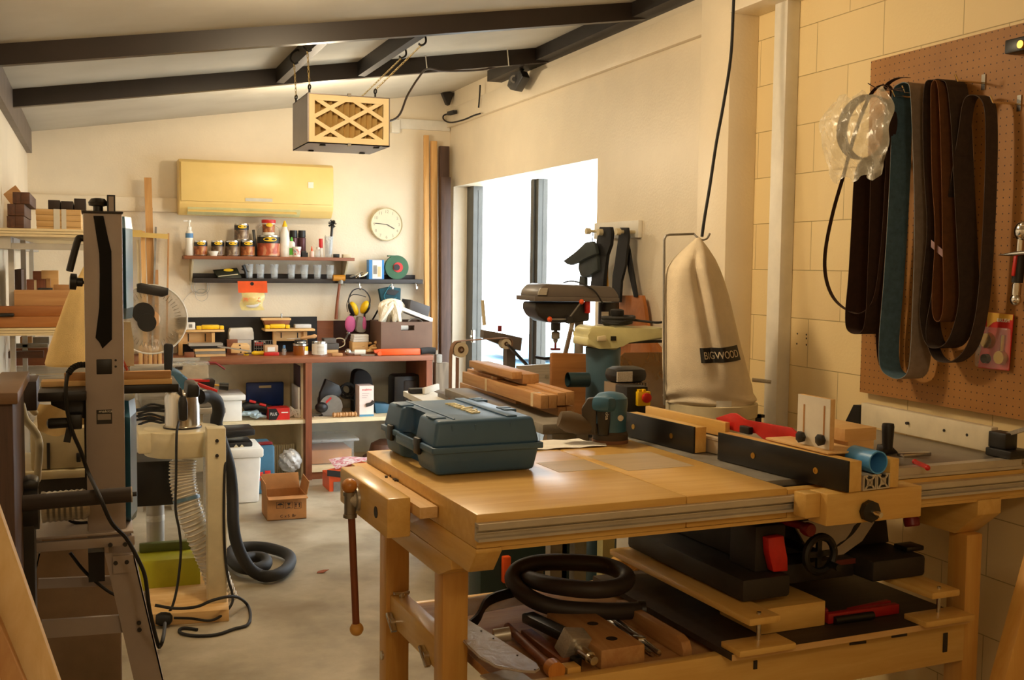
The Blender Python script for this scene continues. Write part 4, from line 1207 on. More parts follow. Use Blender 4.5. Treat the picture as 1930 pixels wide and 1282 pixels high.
for i, (x0, x1, yt, m_, lab) in enumerate(((571, 576.5, 688, mat('navy_cover', (30, 44, 90), 0.5), 'navy blue folder standing against the bench divider'), (565.5, 570.5, 690, mat('plum_cover', (70, 50, 66), 0.5), 'plum coloured folder standing left of the navy one'), (562, 565, 730, M_paper, 'cream folder standing at the left of the upright folders'))):
 a0, a1 = at(x0, 780, Y=8.12).x, at(x1, 780, Y=8.12).x
 a1 = min(a1, xd0 - 0.002)
 single('folder', B().box(a0, 8.12, SH, a1, 8.4, zat(570, yt, 8.12), 0.002), m_, lab, 'folder', 'folders beside the bench divider')
# circular saw
q = at(620, 785, Y=8.2)
t = thing('circular_saw', 'black circular saw on its sole plate on the right bench shelf', 'circular saw', (q.x, 8.2, SH))
a = rect(590, 779, 668, 784, 8.12)
part('sole_plate', B().box(a[0], 8.1, SH, a[2], 8.28, SH + 0.008, 0.002), M_steel, t)
c = at(622, 765, Y=8.2)
part('blade_guard', B().cyl((c.x, 8.16, c.z), (c.x, 8.22, c.z), 0.088, n=32), M_iron, t)
part('motor', B().cyl((c.x - 0.03, 8.22, c.z + 0.01), (c.x - 0.02, 8.34, c.z + 0.03), 0.06, 0.05), M_black, t)
part('handle', B().prism([at(x, y, Y=8.17) for x, y in ((604, 742), (614, 714), (640, 726), (646, 742), (636, 752), (618, 745), (608, 760), (600, 760))], (0, 0.06, 0), 0.012), M_black, t)
part('red_stripe', B().prism([at(x, y, Y=8.158) for x, y in ((614, 757), (624, 748), (625, 752), (615, 761))], (0, 0.004, 0)), M_red, t, 'red stripe')
part('front_knob', B().sph(at(606, 768, Y=8.15), 0.05, (1, .7, .8), 14), M_black, t)
b = B()
for i in range(5):
 q = at(655, 735, Y=8.25)
 b.torus((q.x + random.gauss(0, .01), 8.25 + 0.01 * i, q.z + random.gauss(0, .008)), (random.gauss(0, .2), 1, random.gauss(0, .2)), 0.055 - 0.004 * i, 0.006, 24, 6)
b.tube([at(655, 750, Y=8.22), at(668, 756, Y=8.2), at(678, 766, Y=8.24), (at(668, 780, Y=8.2).x, 8.3, SH + 0.01)], 0.006, 6, sm=4)
single('cord_coil', b, M_rubber, 'coiled black power cord behind the circular saw', 'cord')
b = B().prism([at(x, y, Y=8.3) for x, y in ((664, 738), (668, 703), (675, 697), (690, 698), (700, 708), (704, 725), (703, 741))], (0, 0.14, 0), 0.02)
b.box(at(668, 740, Y=8.3).x, 8.32, SH, at(700, 740, Y=8.3).x, 8.44, zat(680, 738, 8.3))
single('black_bag', b, mat('black_cloth', (26, 25, 26), 0.85, var=0.2), 'bulky black cloth bag behind the white carton on the right bench shelf', 'bag')
# Makita carton
a = rect(677.5, 727, 704.5, 783, 8.06)
t = thing('product_box', 'tall white carton with a drill picture on the right bench shelf', 'carton', ((a[0] + a[2]) / 2, 8.1, SH))
part('carton', B().box(a[0], 8.06, SH, a[2], 8.2, a[3]), mat('white_printed_card', (238, 216, 206), 0.5), t)
letters('lettering', 'makita', mat('red_print', (214, 44, 60), 0.5), t, (a[0] + 0.018, 8.0592, a[3] - 0.036), (1, 0, 0), (0, 0, 1), 0.017, w=0.075)
b = B()
for i in range(3):
 b.box(a[0] + 0.02, 8.0592, a[3] - 0.06 - 0.016 * i, a[0] + 0.075 - 0.01 * i, 8.06, a[3] - 0.054 - 0.016 * i)
part('print_lines', b, mat('pale_print', (200, 180, 176), 0.5), t)
b = B().tube([(a[0] + 0.05, 8.058, SH + 0.085), (a[0] + 0.09, 8.058, SH + 0.095), (a[0] + 0.11, 8.058, SH + 0.115)], 0.014, 8)
part('printed_tool', b, M_dark, t, 'dark printed tool picture')
part('blue_foot', B().box(a[0], 8.0585, SH, a[2], 8.06, SH + 0.016), mat('sky_print', (80, 140, 170), 0.5), t)
b = B()
q = at(649, 781, Y=8.07)
for i in range(4):
 b.lathe([(0.012, 0), (0.02, 0.01), (0.014, 0.025), (0.02, 0.04), (0.012, 0.05)], (q.x - 0.09 + i * 0.045, 8.07, SH + 0.021), (1, 0, 0), 14)
single('turned_spindle', b, W_cedX, 'turned wooden handle lying on the right bench shelf before the white carton', 'handle')
a = rect(706, 757, 732, 783, 8.2)
single('storage_tub', B().prism([(a[0], 8.2, SH + 0.08), (a[0] + 0.01, 8.2, SH), (a[2], 8.2, SH), (a[2] + 0.01, 8.2, SH + 0.07)], (0, 0.15, 0), 0.006), M_teal, 'teal open tub right of the white carton on the right bench shelf', 'tub')
a = rect(742, 702, 800, 760, 8.2)
t = thing('tool_case', 'black blow-moulded case standing at the right end of the bench shelf', 'case', ((a[0] + a[2]) / 2, 8.25, SH))
part('shell', B().box(a[0], 8.2, SH, a[2], 8.4, a[3] - 0.02, 0.03), M_black, t)
for i in (0, 1):
 part('rib', B().box(a[0] + 0.08 + i * 0.13, 8.19, SH + 0.05, a[0] + 0.18 + i * 0.13, 8.21, a[3] - 0.06, 0.012), M_dark, t)
# lower bay right
a = rect(588, 831, 662, 880, 8.12)
t = thing('storage_tub', 'clear tub with a lid, holding cardboard, on the bottom bench shelf', 'tub', ((a[0] + a[2]) / 2, 8.3, FZ))
x2 = at(675, 840, Y=8.12).x
part('tub', B().box(xd1 + 0.01, 8.12, FZ + 0.001, x2 - 0.03, 8.5, a[3], 0.006), M_clear2, t)
part('lid', B().box(xd1 + 0.005, 8.1, a[3], x2 + 0.004, 8.52, a[3] + 0.02, 0.005), M_clear, t)
single('cardboard_sheet', B().box(xd1 + 0.02, 8.14, FZ + 0.006, x2 - 0.045, 8.46, zat(620, 848, 8.14), 0.002), M_card, 'brown cardboard filling the clear tub on the bottom bench shelf', 'cardboard')
q = at(720, 838, Y=8.15)
single('leather_hat', B().lathe([(0.16, 0), (0.165, 0.02), (0.12, 0.05), (0.1, 0.12), (0.04, 0.15), (0.001, 0.15)], (q.x + 0.04, 8.25, FZ + 0.001), n=24), mat('brown_leather', (96, 64, 46), 0.6), 'brown leather hat-like bundle behind the workbench corner on the bottom bench shelf', 'hat')
# boxes on the floor by the plinth
p = at(650, 915, Z=0)
t = thing('product_box', 'small orange and grey carton on the floor under a flat black box', 'carton', (p.x, 7.6, 0))
a = rect(621, 893, 700, 917, 7.55)
part('carton', B().box(a[0], 7.56, 0, a[2] + 0.05, 7.8, a[3] - 0.002), M_orange, t)
part('grey_panel', B().box(a[0] + 0.03, 7.555, 0, a[0] + 0.13, 7.56, a[3] * 0.6), M_iron, t)
zt_ = a[3]
a = rect(620, 877, 700, 893, 7.5)
t = thing('product_box', 'flat black and orange carton stacked on the small orange carton on the floor', 'carton', (a[0] + 0.15, 7.6, zt_))
h = a[3] - a[1]
part('carton', B().hexa([(a[0], 7.56, zt_), (a[0] + 0.09, 7.46, zt_), (a[2] + 0.1, 7.62, zt_), (a[2], 7.8, zt_), (a[0], 7.56, zt_ + h), (a[0] + 0.09, 7.46, zt_ + h), (a[2] + 0.1, 7.62, zt_ + h), (a[2], 7.8, zt_ + h)]), M_black, t)
part('top_panel', B().hexa([(a[0], 7.56, zt_ + h), (a[0] + 0.09, 7.46, zt_ + h), (a[2] + 0.1, 7.62, zt_ + h), (a[2], 7.8, zt_ + h), (a[0], 7.56, zt_ + h + .002), (a[0] + 0.09, 7.46, zt_ + h + .002), (a[2] + 0.1, 7.62, zt_ + h + .002), (a[2], 7.8, zt_ + h + .002)]), M_orange, t, 'orange top')
b = B().grid(lambda u, v: (a[0] + 0.05 + u * 0.3, 7.5 + v * 0.26 + 0.04 * u, zt_ + h + 0.012 + 0.03 * abs(math.sin(u * 2.3 + v)) + 0.02 * u), 12, 8)
single('printed_bag', b, picture('pink_white_print', [(236, 214, 214), (232, 220, 216), (200, 60, 90), (238, 226, 222)], 22), 'crumpled pink and white printed bag on the flat black carton', 'bag')
# left lower bay: white bin, cases
p = at(460, 949, Z=0)
x0, x1 = at(425, 949, Z=0).x, at(489, 949, Z=0).x
zt_ = zat(470, 862, p.y)
t = thing('storage_bin', 'tall white plastic bin on the floor left of the cardboard box', 'bin', ((x0 + x1) / 2, p.y + 0.2, 0))
b = B().hexa([(x0, p.y, 0), (x1, p.y, 0), (x1, p.y + .35, 0), (x0, p.y + .35, 0), (x0 - .02, p.y - .015, zt_), (x1 + .015, p.y - .015, zt_), (x1 + .015, p.y + .37, zt_), (x0 - .02, p.y + .37, zt_)], 0.015)
part('tub', b, M_bwhite, t)
zl_ = zat(470, 846, p.y - 0.03)
part('lid', B().box(x0 - 0.03, p.y - 0.03, zt_, x1 + 0.03, p.y + 0.385, zl_, 0.012), M_bwhite, t)
a = rect(428, 833, 475, 855, p.y + 0.08)
t = thing('tool_case', 'open black case with pale parts on top of the white bin', 'case', ((a[0] + a[2]) / 2, p.y + 0.2, zl_))
part('tray', B().box(a[0], p.y + 0.05, zl_, a[2], p.y + 0.3, zat(450, 834, p.y + 0.05), 0.008), M_black, t)
zk = zat(450, 834, p.y + 0.05)
part('lid', B().prism([(a[0] - 0.02, p.y + 0.04, zk + 0.03), (a[2] + 0.015, p.y + 0.04, zk + 0.045), (a[2] + 0.015, p.y + 0.04, zk + 0.085), (a[0] - 0.02, p.y + 0.04, zk + 0.085)], (0, 0.26, 0), 0.008), M_black, t)
for px in (445, 456):
 q = at(px, 841, Y=p.y + 0.05)
 part('pale_part', B().prism([(q.x - 0.018, p.y + 0.046, q.z - 0.01), (q.x + 0.018, p.y + 0.046, q.z - 0.01), (q.x, p.y + 0.046, q.z + 0.012)], (0, 0.005, 0)), M_cream, t)
a = rect(489, 840, 518, 923, 7.62)
t = thing('tool_case', 'upright teal tool case with red marks between the white bin and the bench', 'case', ((a[0] + a[2]) / 2, 7.65, 0))
part('shell', B().box(a[0] - 0.05, 7.62, 0, a[2], 7.95, a[3], 0.015), M_teal, t)
part('handle', B().box(a[0], 7.65, a[3], a[2] - 0.01, 7.7, a[3] + 0.02, 0.006), M_dred, t)
for x0, y0, x1, y1 in ((488, 890, 496, 898), (499, 887, 510, 897), (488, 901, 497, 906)):
 c = rect(x0, y0, x1, y1, 7.615)
 part('red_mark', B().box(c[0], 7.612, c[1], c[2], 7.62, c[3], 0.002), M_red, t)
a = rect(517, 838, 556, 893, 8.3)
b = B()
n = 9
for i in range(n):
 x = a[0] + (a[2] - a[0]) * i / n
 b.box(x, 8.3, 0.0, x + (a[2] - a[0]) / n * 0.8, 8.34, a[3], 0.006)
b.box(a[0], 8.32, 0, a[2], 8.36, a[3])
single('ribbed_panel', b, M_cream, 'cream ribbed panel standing inside the left lower bay of the bench', 'panel')
q = at(547, 868, Y=8.05)
b = B()
bmesh.ops.create_icosphere(b.bm, subdivisions=4, radius=0.085, matrix=Mx.Translation((q.x, 8.05, q.z)))
for v_ in b.bm.verts:
 d = v_.co - V((q.x, 8.05, q.z))
 v_.co += d.normalized() * (random.gauss(0, 0.0025) + 0.004 * math.sin(9 * d.normalized().x + 7 * d.normalized().z))
sp_ = single('plastic_bag', b, clear('grey_film', (205, 200, 192), 0.15, 0.7), 'scrunched clear plastic bag on the pale roll in the lower bay of the bench', 'bag')
zb_ = q.z - 0.09
b = B().cyl((at(516, 890, Y=8.05).x, 8.05, zb_ / 2), (at(552, 890, Y=8.05).x, 8.05, zb_ / 2), zb_ / 2)
single('paper_roll', b, M_paper, 'pale roll lying in the lower bay under the plastic bag', 'roll')
# open cardboard box on the floor
p0, p1 = at(503, 981, Z=0), at(579, 979, Z=0)
y0 = (p0.y + p1.y) / 2
h = zat(540, 935, y0)
x0, x1 = p0.x, p1.x
d = 0.24
t = thing('cardboard_box', 'open brown cardboard box on the concrete floor before the bench', 'box', ((x0 + x1) / 2, y0 + d / 2, 0))
b = B()
k = 0.004
b.box(x0, y0, 0, x1, y0 + k, h).box(x0, y0 + d, 0, x1, y0 + d + k, h).box(x0, y0 + k, 0, x0 + k, y0 + d, h).box(x1 - k, y0 + k, 0, x1, y0 + d, h).box(x0, y0, 0, x1, y0 + d, k)
part('carton', b, M_card, t)
fh = zat(540, 893, y0 + d) - h
part('flap', B().hexa([(x0, y0 + d, h), (x1, y0 + d, h), (x1, y0 + d + k, h), (x0, y0 + d + k, h), (x0 + .004, y0 + d + .03, h + fh), (x1 - .004, y0 + d + .03, h + fh), (x1 - .004, y0 + d + .03 + k, h + fh), (x0 + .004, y0 + d + .03 + k, h + fh)]), M_card, t)
for s, x in ((-1, x0), (1, x1)):
 q = at(502 if s < 0 else 583, 890, Y=y0)
 part('flap', B().hexa([(x, y0, h), (x + k * s, y0, h), (x + k * s, y0 + d, h), (x, y0 + d, h), (q.x, y0 + .01, h + fh * 0.85), (q.x + k * s, y0 + .01, h + fh * 0.85), (q.x + k * s, y0 + d - .01, h + fh * 0.95), (q.x, y0 + d - .01, h + fh * 0.95)]), M_card, t)
part('flap', B().hexa([(x0, y0, h), (x1, y0, h), (x1, y0 + k, h), (x0, y0 + k, h), (x0, y0 - .055, h - .012), (x1, y0 - .055, h - .012), (x1, y0 - .055, h - .012 + k), (x0, y0 - .055, h - .012 + k)]), M_card, t)
b = B()
for i in range(3):
 q = rect(521 + i * 16.5, 946, 535 + i * 16.5, 959, y0 - 0.001)
 w = 0.0022
 ax0, az0, ax1, az1 = q
 ya, yb = y0 - 0.0012, y0
 b.box(ax0, ya, az0, ax1, yb, az0 + w).box(ax0, ya, az1 - w, ax1, yb, az1).box(ax0, ya, az0, ax0 + w, yb, az1).box(ax1 - w, ya, az0, ax1, yb, az1)
 cx, cz = (ax0 + ax1) / 2, (az0 + az1) / 2
 hw, hh = (ax1 - ax0) / 2, (az1 - az0) / 2
 if i == 0:
  b.prism([(cx + hw * .75 * math.cos(PI * j / 10), ya, cz + hh * .6 * math.sin(PI * j / 10)) for j in range(11)], (0, yb - ya, 0)).box(cx - w / 2, ya, cz - hh * .7, cx + w / 2, yb, cz)
 elif i == 1:
  b.prism([(cx - hw * .5, ya, cz + hh * .7), (cx + hw * .5, ya, cz + hh * .7), (cx + hw * .15, ya, cz), (cx - hw * .15, ya, cz)], (0, yb - ya, 0)).box(cx - w / 2, ya, cz - hh * .7, cx + w / 2, yb, cz).box(cx - hw * .4, ya, cz - hh * .75, cx + hw * .4, yb, cz - hh * .6)
 else:
  for s in (-1, 1):
   b.box(cx + s * hw * .45 - w, ya, cz - hh * .6, cx + s * hw * .45 + w, yb, cz + hh * .3).prism([(cx + s * hw * .45 - hw * .28, ya, cz + hh * .2), (cx + s * hw * .45 + hw * .28, ya, cz + hh * .2), (cx + s * hw * .45, ya, cz + hh * .8)], (0, yb - ya, 0))
part('handling_symbols', b, M_dark, t, 'printed umbrella, glass and arrow symbols')
q = at(528, 976, Y=y0)
letters('lettering', 'C x S  Br', M_dark, t, (q.x, y0 - 0.0005, q.z), (1, 0, 0), (0, 0, 1), 0.018, w=0.1)
# dry leaf on the floor
q = at(607, 1079, Z=0)
b = B().prism([(q.x - 0.03, q.y - .01, 0.001), (q.x, q.y - 0.025, 0.004), (q.x + 0.035, q.y - 0.005, 0.012), (q.x + 0.01, q.y + 0.02, 0.006), (q.x - 0.02, q.y + 0.015, 0.002)], (0, 0, 0.002))
single('dry_leaf', b, mat('dry_leaf_brown', (150, 76, 36), 0.8), 'small dry brown leaf lying on the concrete floor', 'leaf')
# ------------------------------------------------------------ timbers in the right back corner
for i, (x0, x1, yt, yb, Y, d, m_, lab) in enumerate((
  (797, 808.5, 255, 668, 8.5, 0.03, W_pineZ, 'leftmost pale plank standing in the right back corner'),
  (810, 824, 266, 668, 8.5, 0.03, W_pineZ, 'second pale plank standing in the right back corner'),
  (826, 847, 276, 760, 8.47, 0.05, W_darkZ, 'tall dark plank standing in the right back corner'),
  (829, 850, 334, 676, 8.40, 0.04, W_darkZ, 'shorter dark plank in front of the tall dark one in the corner'))):
 a = rect(x0, yt, x1, yb, Y)
 zb0 = TZ if i < 2 else 0.0
 single('timber_plank', B().hexa([(a[0], Y - 0.06, zb0), (a[2], Y - 0.06, zb0), (a[2], Y + d - 0.06, zb0), (a[0], Y + d - 0.06, zb0), (a[0], Y, a[3]), (a[2], Y, a[3]), (a[2], Y + d, a[3]), (a[0], Y + d, a[3])], 0.002), m_, lab, 'plank', 'planks standing in the corner')
a = rect(821, 684, 848, 735, 8.0)
single('timber_offcut', B().box(a[0], 8.0, 0, a[2], 8.08, a[3], 0.004), wood('weathered_grey_timber', (86, 74, 60), (128, 112, 92), 2, 0.8), 'weathered grey timber post right of the bench end', 'post')
a = rect(821, 668, 832, 683, 8.02)
single('grey_block', B().box(a[0], 8.0, a[1] - 0.003, a[2], 8.06, a[3], 0.003), M_iron, 'small grey block on top of the weathered post', 'block')
# ============================================================ RIGHT MIDDLE: machines by the glazed door
M_gun = mat('brownish_grey_enamel', (98, 88, 80), 0.4, var=0.06)
M_charcoal = mat('charcoal_enamel', (42, 38, 36), 0.4, var=0.12)
def poly(pts, X=None, Y=None):
 return [at(x, y, X=X, Y=Y) for x, y in pts]
def near_far(x0, y0, x1, y1, Y, pxf):
 a = rect(x0, y0, x1, y1, Y)
 yf = at(pxf, y0, X=a[0]).y
 return a[0], Y, a[1], a[2], yf, a[3]
# machine table that carries the timber stack
a = at(1085, 790, Y=3.95)
tx0, tx1 = at(1018, 780, Y=3.95).x - 0.03, a.x + 0.06
zt0 = zat(1060, 791, 3.95)
t = thing('machine_table', 'grey machine table behind the workbench under the stacked timber', 'machine table', ((tx0 + tx1) / 2, 4.4, 0))
part('tabletop', B().box(tx0, 3.85, zt0 - 0.04, tx1, 5.1, zt0, 0.004), M_iron, t)
for x in (tx0 + 0.04, tx1 - 0.1):
 for y in (3.85, 4.95):
  part('leg', B().box(x, y, 0, x + 0.05, y + 0.05, zt0 - 0.04), M_iron, t)
part('rail', B().box(tx0 + 0.05, 3.865, zt0 - 0.14, tx1 - 0.06, 3.885, zt0 - 0.04), M_iron, t)
beams = [
 (1019, 745, 1034, 771, 4.02, 871, 'long squared timber at the near left of the strapped stack', 0),
 (1034.5, 744, 1050, 770, 4.02, 884, 'second squared timber from the left in the long layer of the stack', 0),
 (1050.5, 740, 1066, 765, 4.02, 905, 'third squared timber from the left in the long layer of the stack', 0),
 (1066.5, 738, 1083, 764, 4.02, 930, 'rightmost squared timber in the long layer of the stack', 0),
 (1052, 767, 1067, 790, 4.04, 960, 'left squared timber at the bottom right of the stack', 0),
 (1067.5, 765.5, 1083, 789, 4.04, 965, 'right squared timber at the bottom right of the stack', 0),
 (972, 756, 986, 775, 4.45, 866, 'left squared timber set back at the bottom of the stack', 0),
 (986.5, 755, 1000, 774, 4.45, 880, 'right squared timber set back at the bottom of the stack', 0),
 (936, 711, 948, 728, 4.62, 880, 'left squared timber in the strapped upper pair of the stack', 0),
 (948.5, 711, 962, 727, 4.62, 890, 'right squared timber in the strapped upper pair of the stack', 0),
 (985, 705, 1016, 724, 4.35, 893, 'wide pale-topped timber at the very top right of the stack', 1),
 (965, 701, 984, 715, 4.35, 884, 'orange timber tilted at the very top left of the stack', 1),
]
for i, (x0, y0, x1, y1, Y, pf, lab, tp) in enumerate(beams):
 bx = near_far(x0, y0, x1, y1, Y, pf)
 single('squared_timber', B().box(*bx[:6], 0.002), W_cedY if i % 3 != 1 else wood('amber_timber_%d' % i, (164, 114, 66), (194, 152, 100), 1, 0.55), lab, 'timber', 'squared timbers in the stack behind the workbench')
M_strap = mat('clear_tape', (224, 200, 160), 0.25, var=0.03)
for x, y, lab in ((1019, 745, 'clear tape strap round the near end of the long timbers'),):
 bx = near_far(1019, 745, 1050, 771, 4.02, 871)
 e = 0.0012
 single('tape_strap', B().box(bx[0] - e, 4.10, bx[2] - e, bx[3] + e, 4.125, bx[5] + e), M_strap, lab, 'strap', 'tape straps round the timber stack')
 single('tape_strap', B().box(bx[0] - e, 4.66, bx[2] - e, bx[3] + e, 4.685, bx[5] + e), M_strap, 'clear tape strap round the far end of the long timbers', 'strap', 'tape straps round the timber stack')
bx = near_far(936, 711, 962, 728, 4.62, 880)
single('tape_strap', B().box(bx[0] - 0.0012, 4.67, bx[2] - 0.0012, bx[3] + 0.0012, 4.69, bx[5] + 0.0012), M_strap, 'clear tape strap round the upper timber pair', 'strap', 'tape straps round the timber stack')
# grey jointer fence behind the stack
p = poly([(975, 690), (1042, 686), (1046, 745), (975, 745)], Y=5.25)
t = thing('jointer', 'pale grey steel machine plate behind the timber stack before the glazed door', 'jointer', ((p[0].x + p[1].x) / 2, 5.3, 0))
part('fence', B().prism(p, (0, 0.02, 0)), M_alu, t)
part('stand', B().box(p[0].x, 5.272, 0, p[1].x - .25, 5.5, p[3].z, 0.01), M_gun, t)
for x, y in ((1030, 710), (1030, 727)):
 q = at(x, y, Y=5.25)
 part('bolt', B().cyl((q.x, 5.25, q.z), (q.x, 5.243, q.z), 0.01), M_steel, t)
q0, q1 = at(1008, 673, Y=5.35), at(1045, 675, Y=5.35)
single('black_lever', B().tube([q0, (q0 + q1) / 2 - V((0, 0, 0.006)), q1], 0.009, 8), M_black, 'black lever across the glazed door behind the brown board', 'lever')
# white-topped side table seen over the tool case
p = [at(x, y, Z=0.87) for x, y in ((760, 737), (812, 735), (846, 753), (800, 757))]
t = thing('side_table', 'narrow white-topped side table seen over the tool case lid before the bench', 'table', V((p[0].x, p[0].y, 0)))
part('top', B().prism(p, (0, 0, -.03)), M_white, t)
for q in (p[0], p[3]):
 part('leg', B().box(q.x + .02, q.y - .08, 0, q.x + .06, q.y - .04, .84), M_gun, t)
q = at(787, 740, Z=0.875)
single('black_tool', B().box(q.x - .05, q.y - .03, .871, q.x + .05, q.y + .03, .90, .006), M_black, 'flat black tool on the white-topped side table', 'tool')
q = at(812, 741, Z=0.875)
single('white_gadget', B().bar((q.x - .05, q.y - .02, .89), (q.x + .06, q.y + .05, .905), .02, .036, (0, 0, 1), .004), M_white, 'small white and black gadget on the white-topped side table', 'gadget')
# belt grinder
Yg = 5.6
c1, c2 = at(867, 659, Y=Yg), at(952, 648, Y=Yg)
k = (c1 - EYEP).dot(fw) / FPX
t = thing('belt_grinder', 'belt grinder with pale wheels and a brown belt before the glazed door', 'belt grinder', (c2.x, Yg, 0))
for c, r in ((c1, 14.5 * k), (c2, 10 * k)):
 w = part('wheel', B().lathe([(r * 0.45, 0), (r, 0), (r, 0.05), (r * 0.45, 0.05)], (c.x, Yg - 0.02, c.z), (0, 1, 0), 32, caps=False), mat('pale_rubber_%d' % int(r * 1000), (206, 190, 160), 0.6), t)
 part('hub', B().cyl((c.x, Yg - 0.012, c.z), (c.x, Yg + 0.03, c.z), r * 0.46), mat('brown_hub_%d' % int(r * 1000), (120, 84, 50), 0.5), w)
 part('axle', B().cyl((c.x, Yg - 0.03, c.z), (c.x, Yg + 0.05, c.z), r * 0.2), M_steel, w)
M_belt = mat('brown_abrasive_belt', (150, 112, 84), 0.9, var=0.1, ns=40)
bl = [at(848, 800, Y=Yg), at(849, 700, Y=Yg), at(850.5, 660, Y=Yg), at(856, 647, Y=Yg), at(866, 643, Y=Yg), at(905, 640, Y=Yg), at(950, 637, Y=Yg), at(961, 640, Y=Yg), at(963, 650, Y=Yg), at(955, 658, Y=Yg)]
part('belt', B().strip(bl, (0, 0.05, 0), 0.003, sm=3), M_belt, t)
part('belt_return', B().strip([at(862, 674, Y=Yg), at(861, 800, Y=Yg)], (0, 0.05, 0), 0.003), M_belt, t)
p = poly([(912, 622), (945, 628), (985, 637), (982, 662), (948, 652), (911, 637)], Y=Yg + 0.04)
part('arm', B().prism(p, (0, 0.06, 0), 0.004), M_gun, t)
q0, q1 = at(913, 613, Y=Yg + 0.06), at(909.5, 566, Y=Yg + 0.06)
part('lever_handle', B().cyl((q0.x, Yg + 0.06, q0.z), (q1.x, Yg + 0.06, q1.z), 0.011, 0.009), M_cream, t, 'pale lever handle')
q = at(942, 618, Y=Yg + 0.06)
part('tension_knob', B().cyl((q.x, Yg + 0.06, q.z - 0.02), (q.x, Yg + 0.06, q.z + 0.012), 0.012), M_dred, t)
a = rect(955, 650, 972, 690, Yg + 0.06)
part('post', B().box(a[0], Yg + 0.06, 0, a[2], Yg + 0.12, a[3]), M_gun, t)
q0, q1 = at(957, 650, Y=Yg - 0.03), at(1032, 730, Y=Yg - 0.03)
part('brace', B().bar((q0.x, Yg - 0.03, q0.z), (q1.x, Yg - 0.03, q1.z), 0.012, 0.03, (0, 1, 0)), M_charcoal, t)
part('base', B().box(c1.x - 0.05, Yg + 0.0, 0, at(985, 700, Y=Yg).x, Yg + 0.25, zat(930, 745, Yg), 0.01), M_gun, t)
b = B()
for (x, y) in ((890, 690), (905, 686), (975, 688), (985, 690)):
 q = at(x, y, Y=Yg + 0.1)
 b.sph((q.x, Yg + 0.1, q.z), 0.02, (1.4, 1, .7), 8)
# drill press
Yd = 5.2
k = (at(1090, 600, Y=Yd) - EYEP).dot(fw) / FPX
q = at(1091, 640, Y=Yd)
t = thing('drill_press', 'brown-grey drill press with red-tipped handles before the glazed door', 'drill press', (q.x, Yd, 0))
p = poly([(1012, 561), (1014, 549), (1024, 538), (1034, 535), (1150, 540), (1158, 543), (1167, 556), (1168, 566)], Y=Yd - 0.12)
part('belt_cover', B().prism(p, (0, 0.24, 0), 0.012), M_gun, t)
p = poly([(1008, 559), (1168, 562), (1168, 569), (1008, 568)], Y=Yd - 0.13)
part('cover_rim', B().prism(p, (0, 0.26, 0), 0.003), M_gun, t)
p = poly([(1009, 570), (1112, 570), (1112, 606), (1070, 606), (1058, 610), (1030, 608), (1014, 596), (1008, 584)], Y=Yd - 0.09)
part('head', B().prism(p, (0, 0.18, 0), 0.012), M_charcoal, t)
c0 = at(1147, 592, Y=Yd)
part('motor', B().cyl((c0.x, Yd, zat(1147, 611, Yd)), (c0.x, Yd, zat(1147, 570, Yd)), 20 * k), M_charcoal, t)
q = at(1140, 592, Y=Yd - 20 * k)
part('motor_plate', B().box(q.x - 0.02, q.y - 0.004, q.z - 0.012, q.x + 0.02, q.y + 0.004, q.z + 0.012), M_alu, t)
q = at(1091, 640, Y=Yd)
part('column', B().cyl((q.x, Yd, 0.05), (q.x, Yd, zat(1090, 600, Yd)), 8.5 * k), M_iron, t)
part('base', B().box(q.x - 0.2, Yd - 0.3, 0, q.x + 0.2, Yd + 0.15, 0.05, 0.01), M_charcoal, t)
qx = at(1047, 640, Y=Yd)
part('quill', B().lathe([(6.5 * k, 0), (9 * k, -6 * k), (9 * k, 12 * k)], (qx.x, Yd, zat(1047, 617, Yd)), n=20).cyl((qx.x, Yd, zat(1047, 628, Yd)), (qx.x, Yd, zat(1047, 612, Yd)), 3.5 * k), M_charcoal, t)
part('chuck', B().lathe([(3 * k, 0), (4.5 * k, 4 * k), (4.5 * k, 6 * k), (8 * k, 8 * k), (8 * k, 19 * k), (5 * k, 21 * k)], (qx.x, Yd, zat(1047, 646, Yd)), n=20), M_iron, t)
part('cutter', B().cyl((qx.x, Yd, zat(1047, 658, Yd)), (qx.x, Yd, zat(1047, 645, Yd)), 2 * k).box(qx.x - 8 * k, Yd - .015, zat(1047, 660, Yd), qx.x + 8 * k, Yd + .015, zat(1047, 656, Yd)), M_dred, t, 'red cutter')
hub = at(1071, 602, Y=Yd - 0.1)
part('hub', B().cyl((hub.x, Yd - 0.12, hub.z), (hub.x, Yd - 0.06, hub.z), 6 * k), M_charcoal, t)
for x, y in ((1096, 569), (1036, 602), (1089, 642)):
 e = at(x, y, Y=Yd - 0.14)
 h = part('handle_spoke', B().cyl(hub, e, 1.6 * k), M_iron, t)
 part('knob', B().sph(e, 4.6 * k, (1, 1, 1.1)), M_orange, h, 'orange-red knob')
q = at(1108, 578, Y=Yd - 0.1)
part('switch', B().box(q.x - 0.014, Yd - 0.11, q.z - 0.035, q.x + 0.012, Yd - 0.08, q.z + 0.03, 0.006), M_red, t, 'red switch')
part('power_cord', B().tube([at(1062, 533, Y=Yd), at(1075, 530, Y=Yd), at(1092, 533, Y=Yd - .1), at(1120, 548, Y=Yd - .14), at(1136, 572, Y=Yd - .14)], 0.004, 6, sm=6), M_rubber, t)
part('badge', B().prism(poly([(1015, 551), (1019, 543), (1033, 543), (1030, 556), (1014, 556)], Y=Yd - 0.128), (0, 0.006, 0)), M_alu, t)
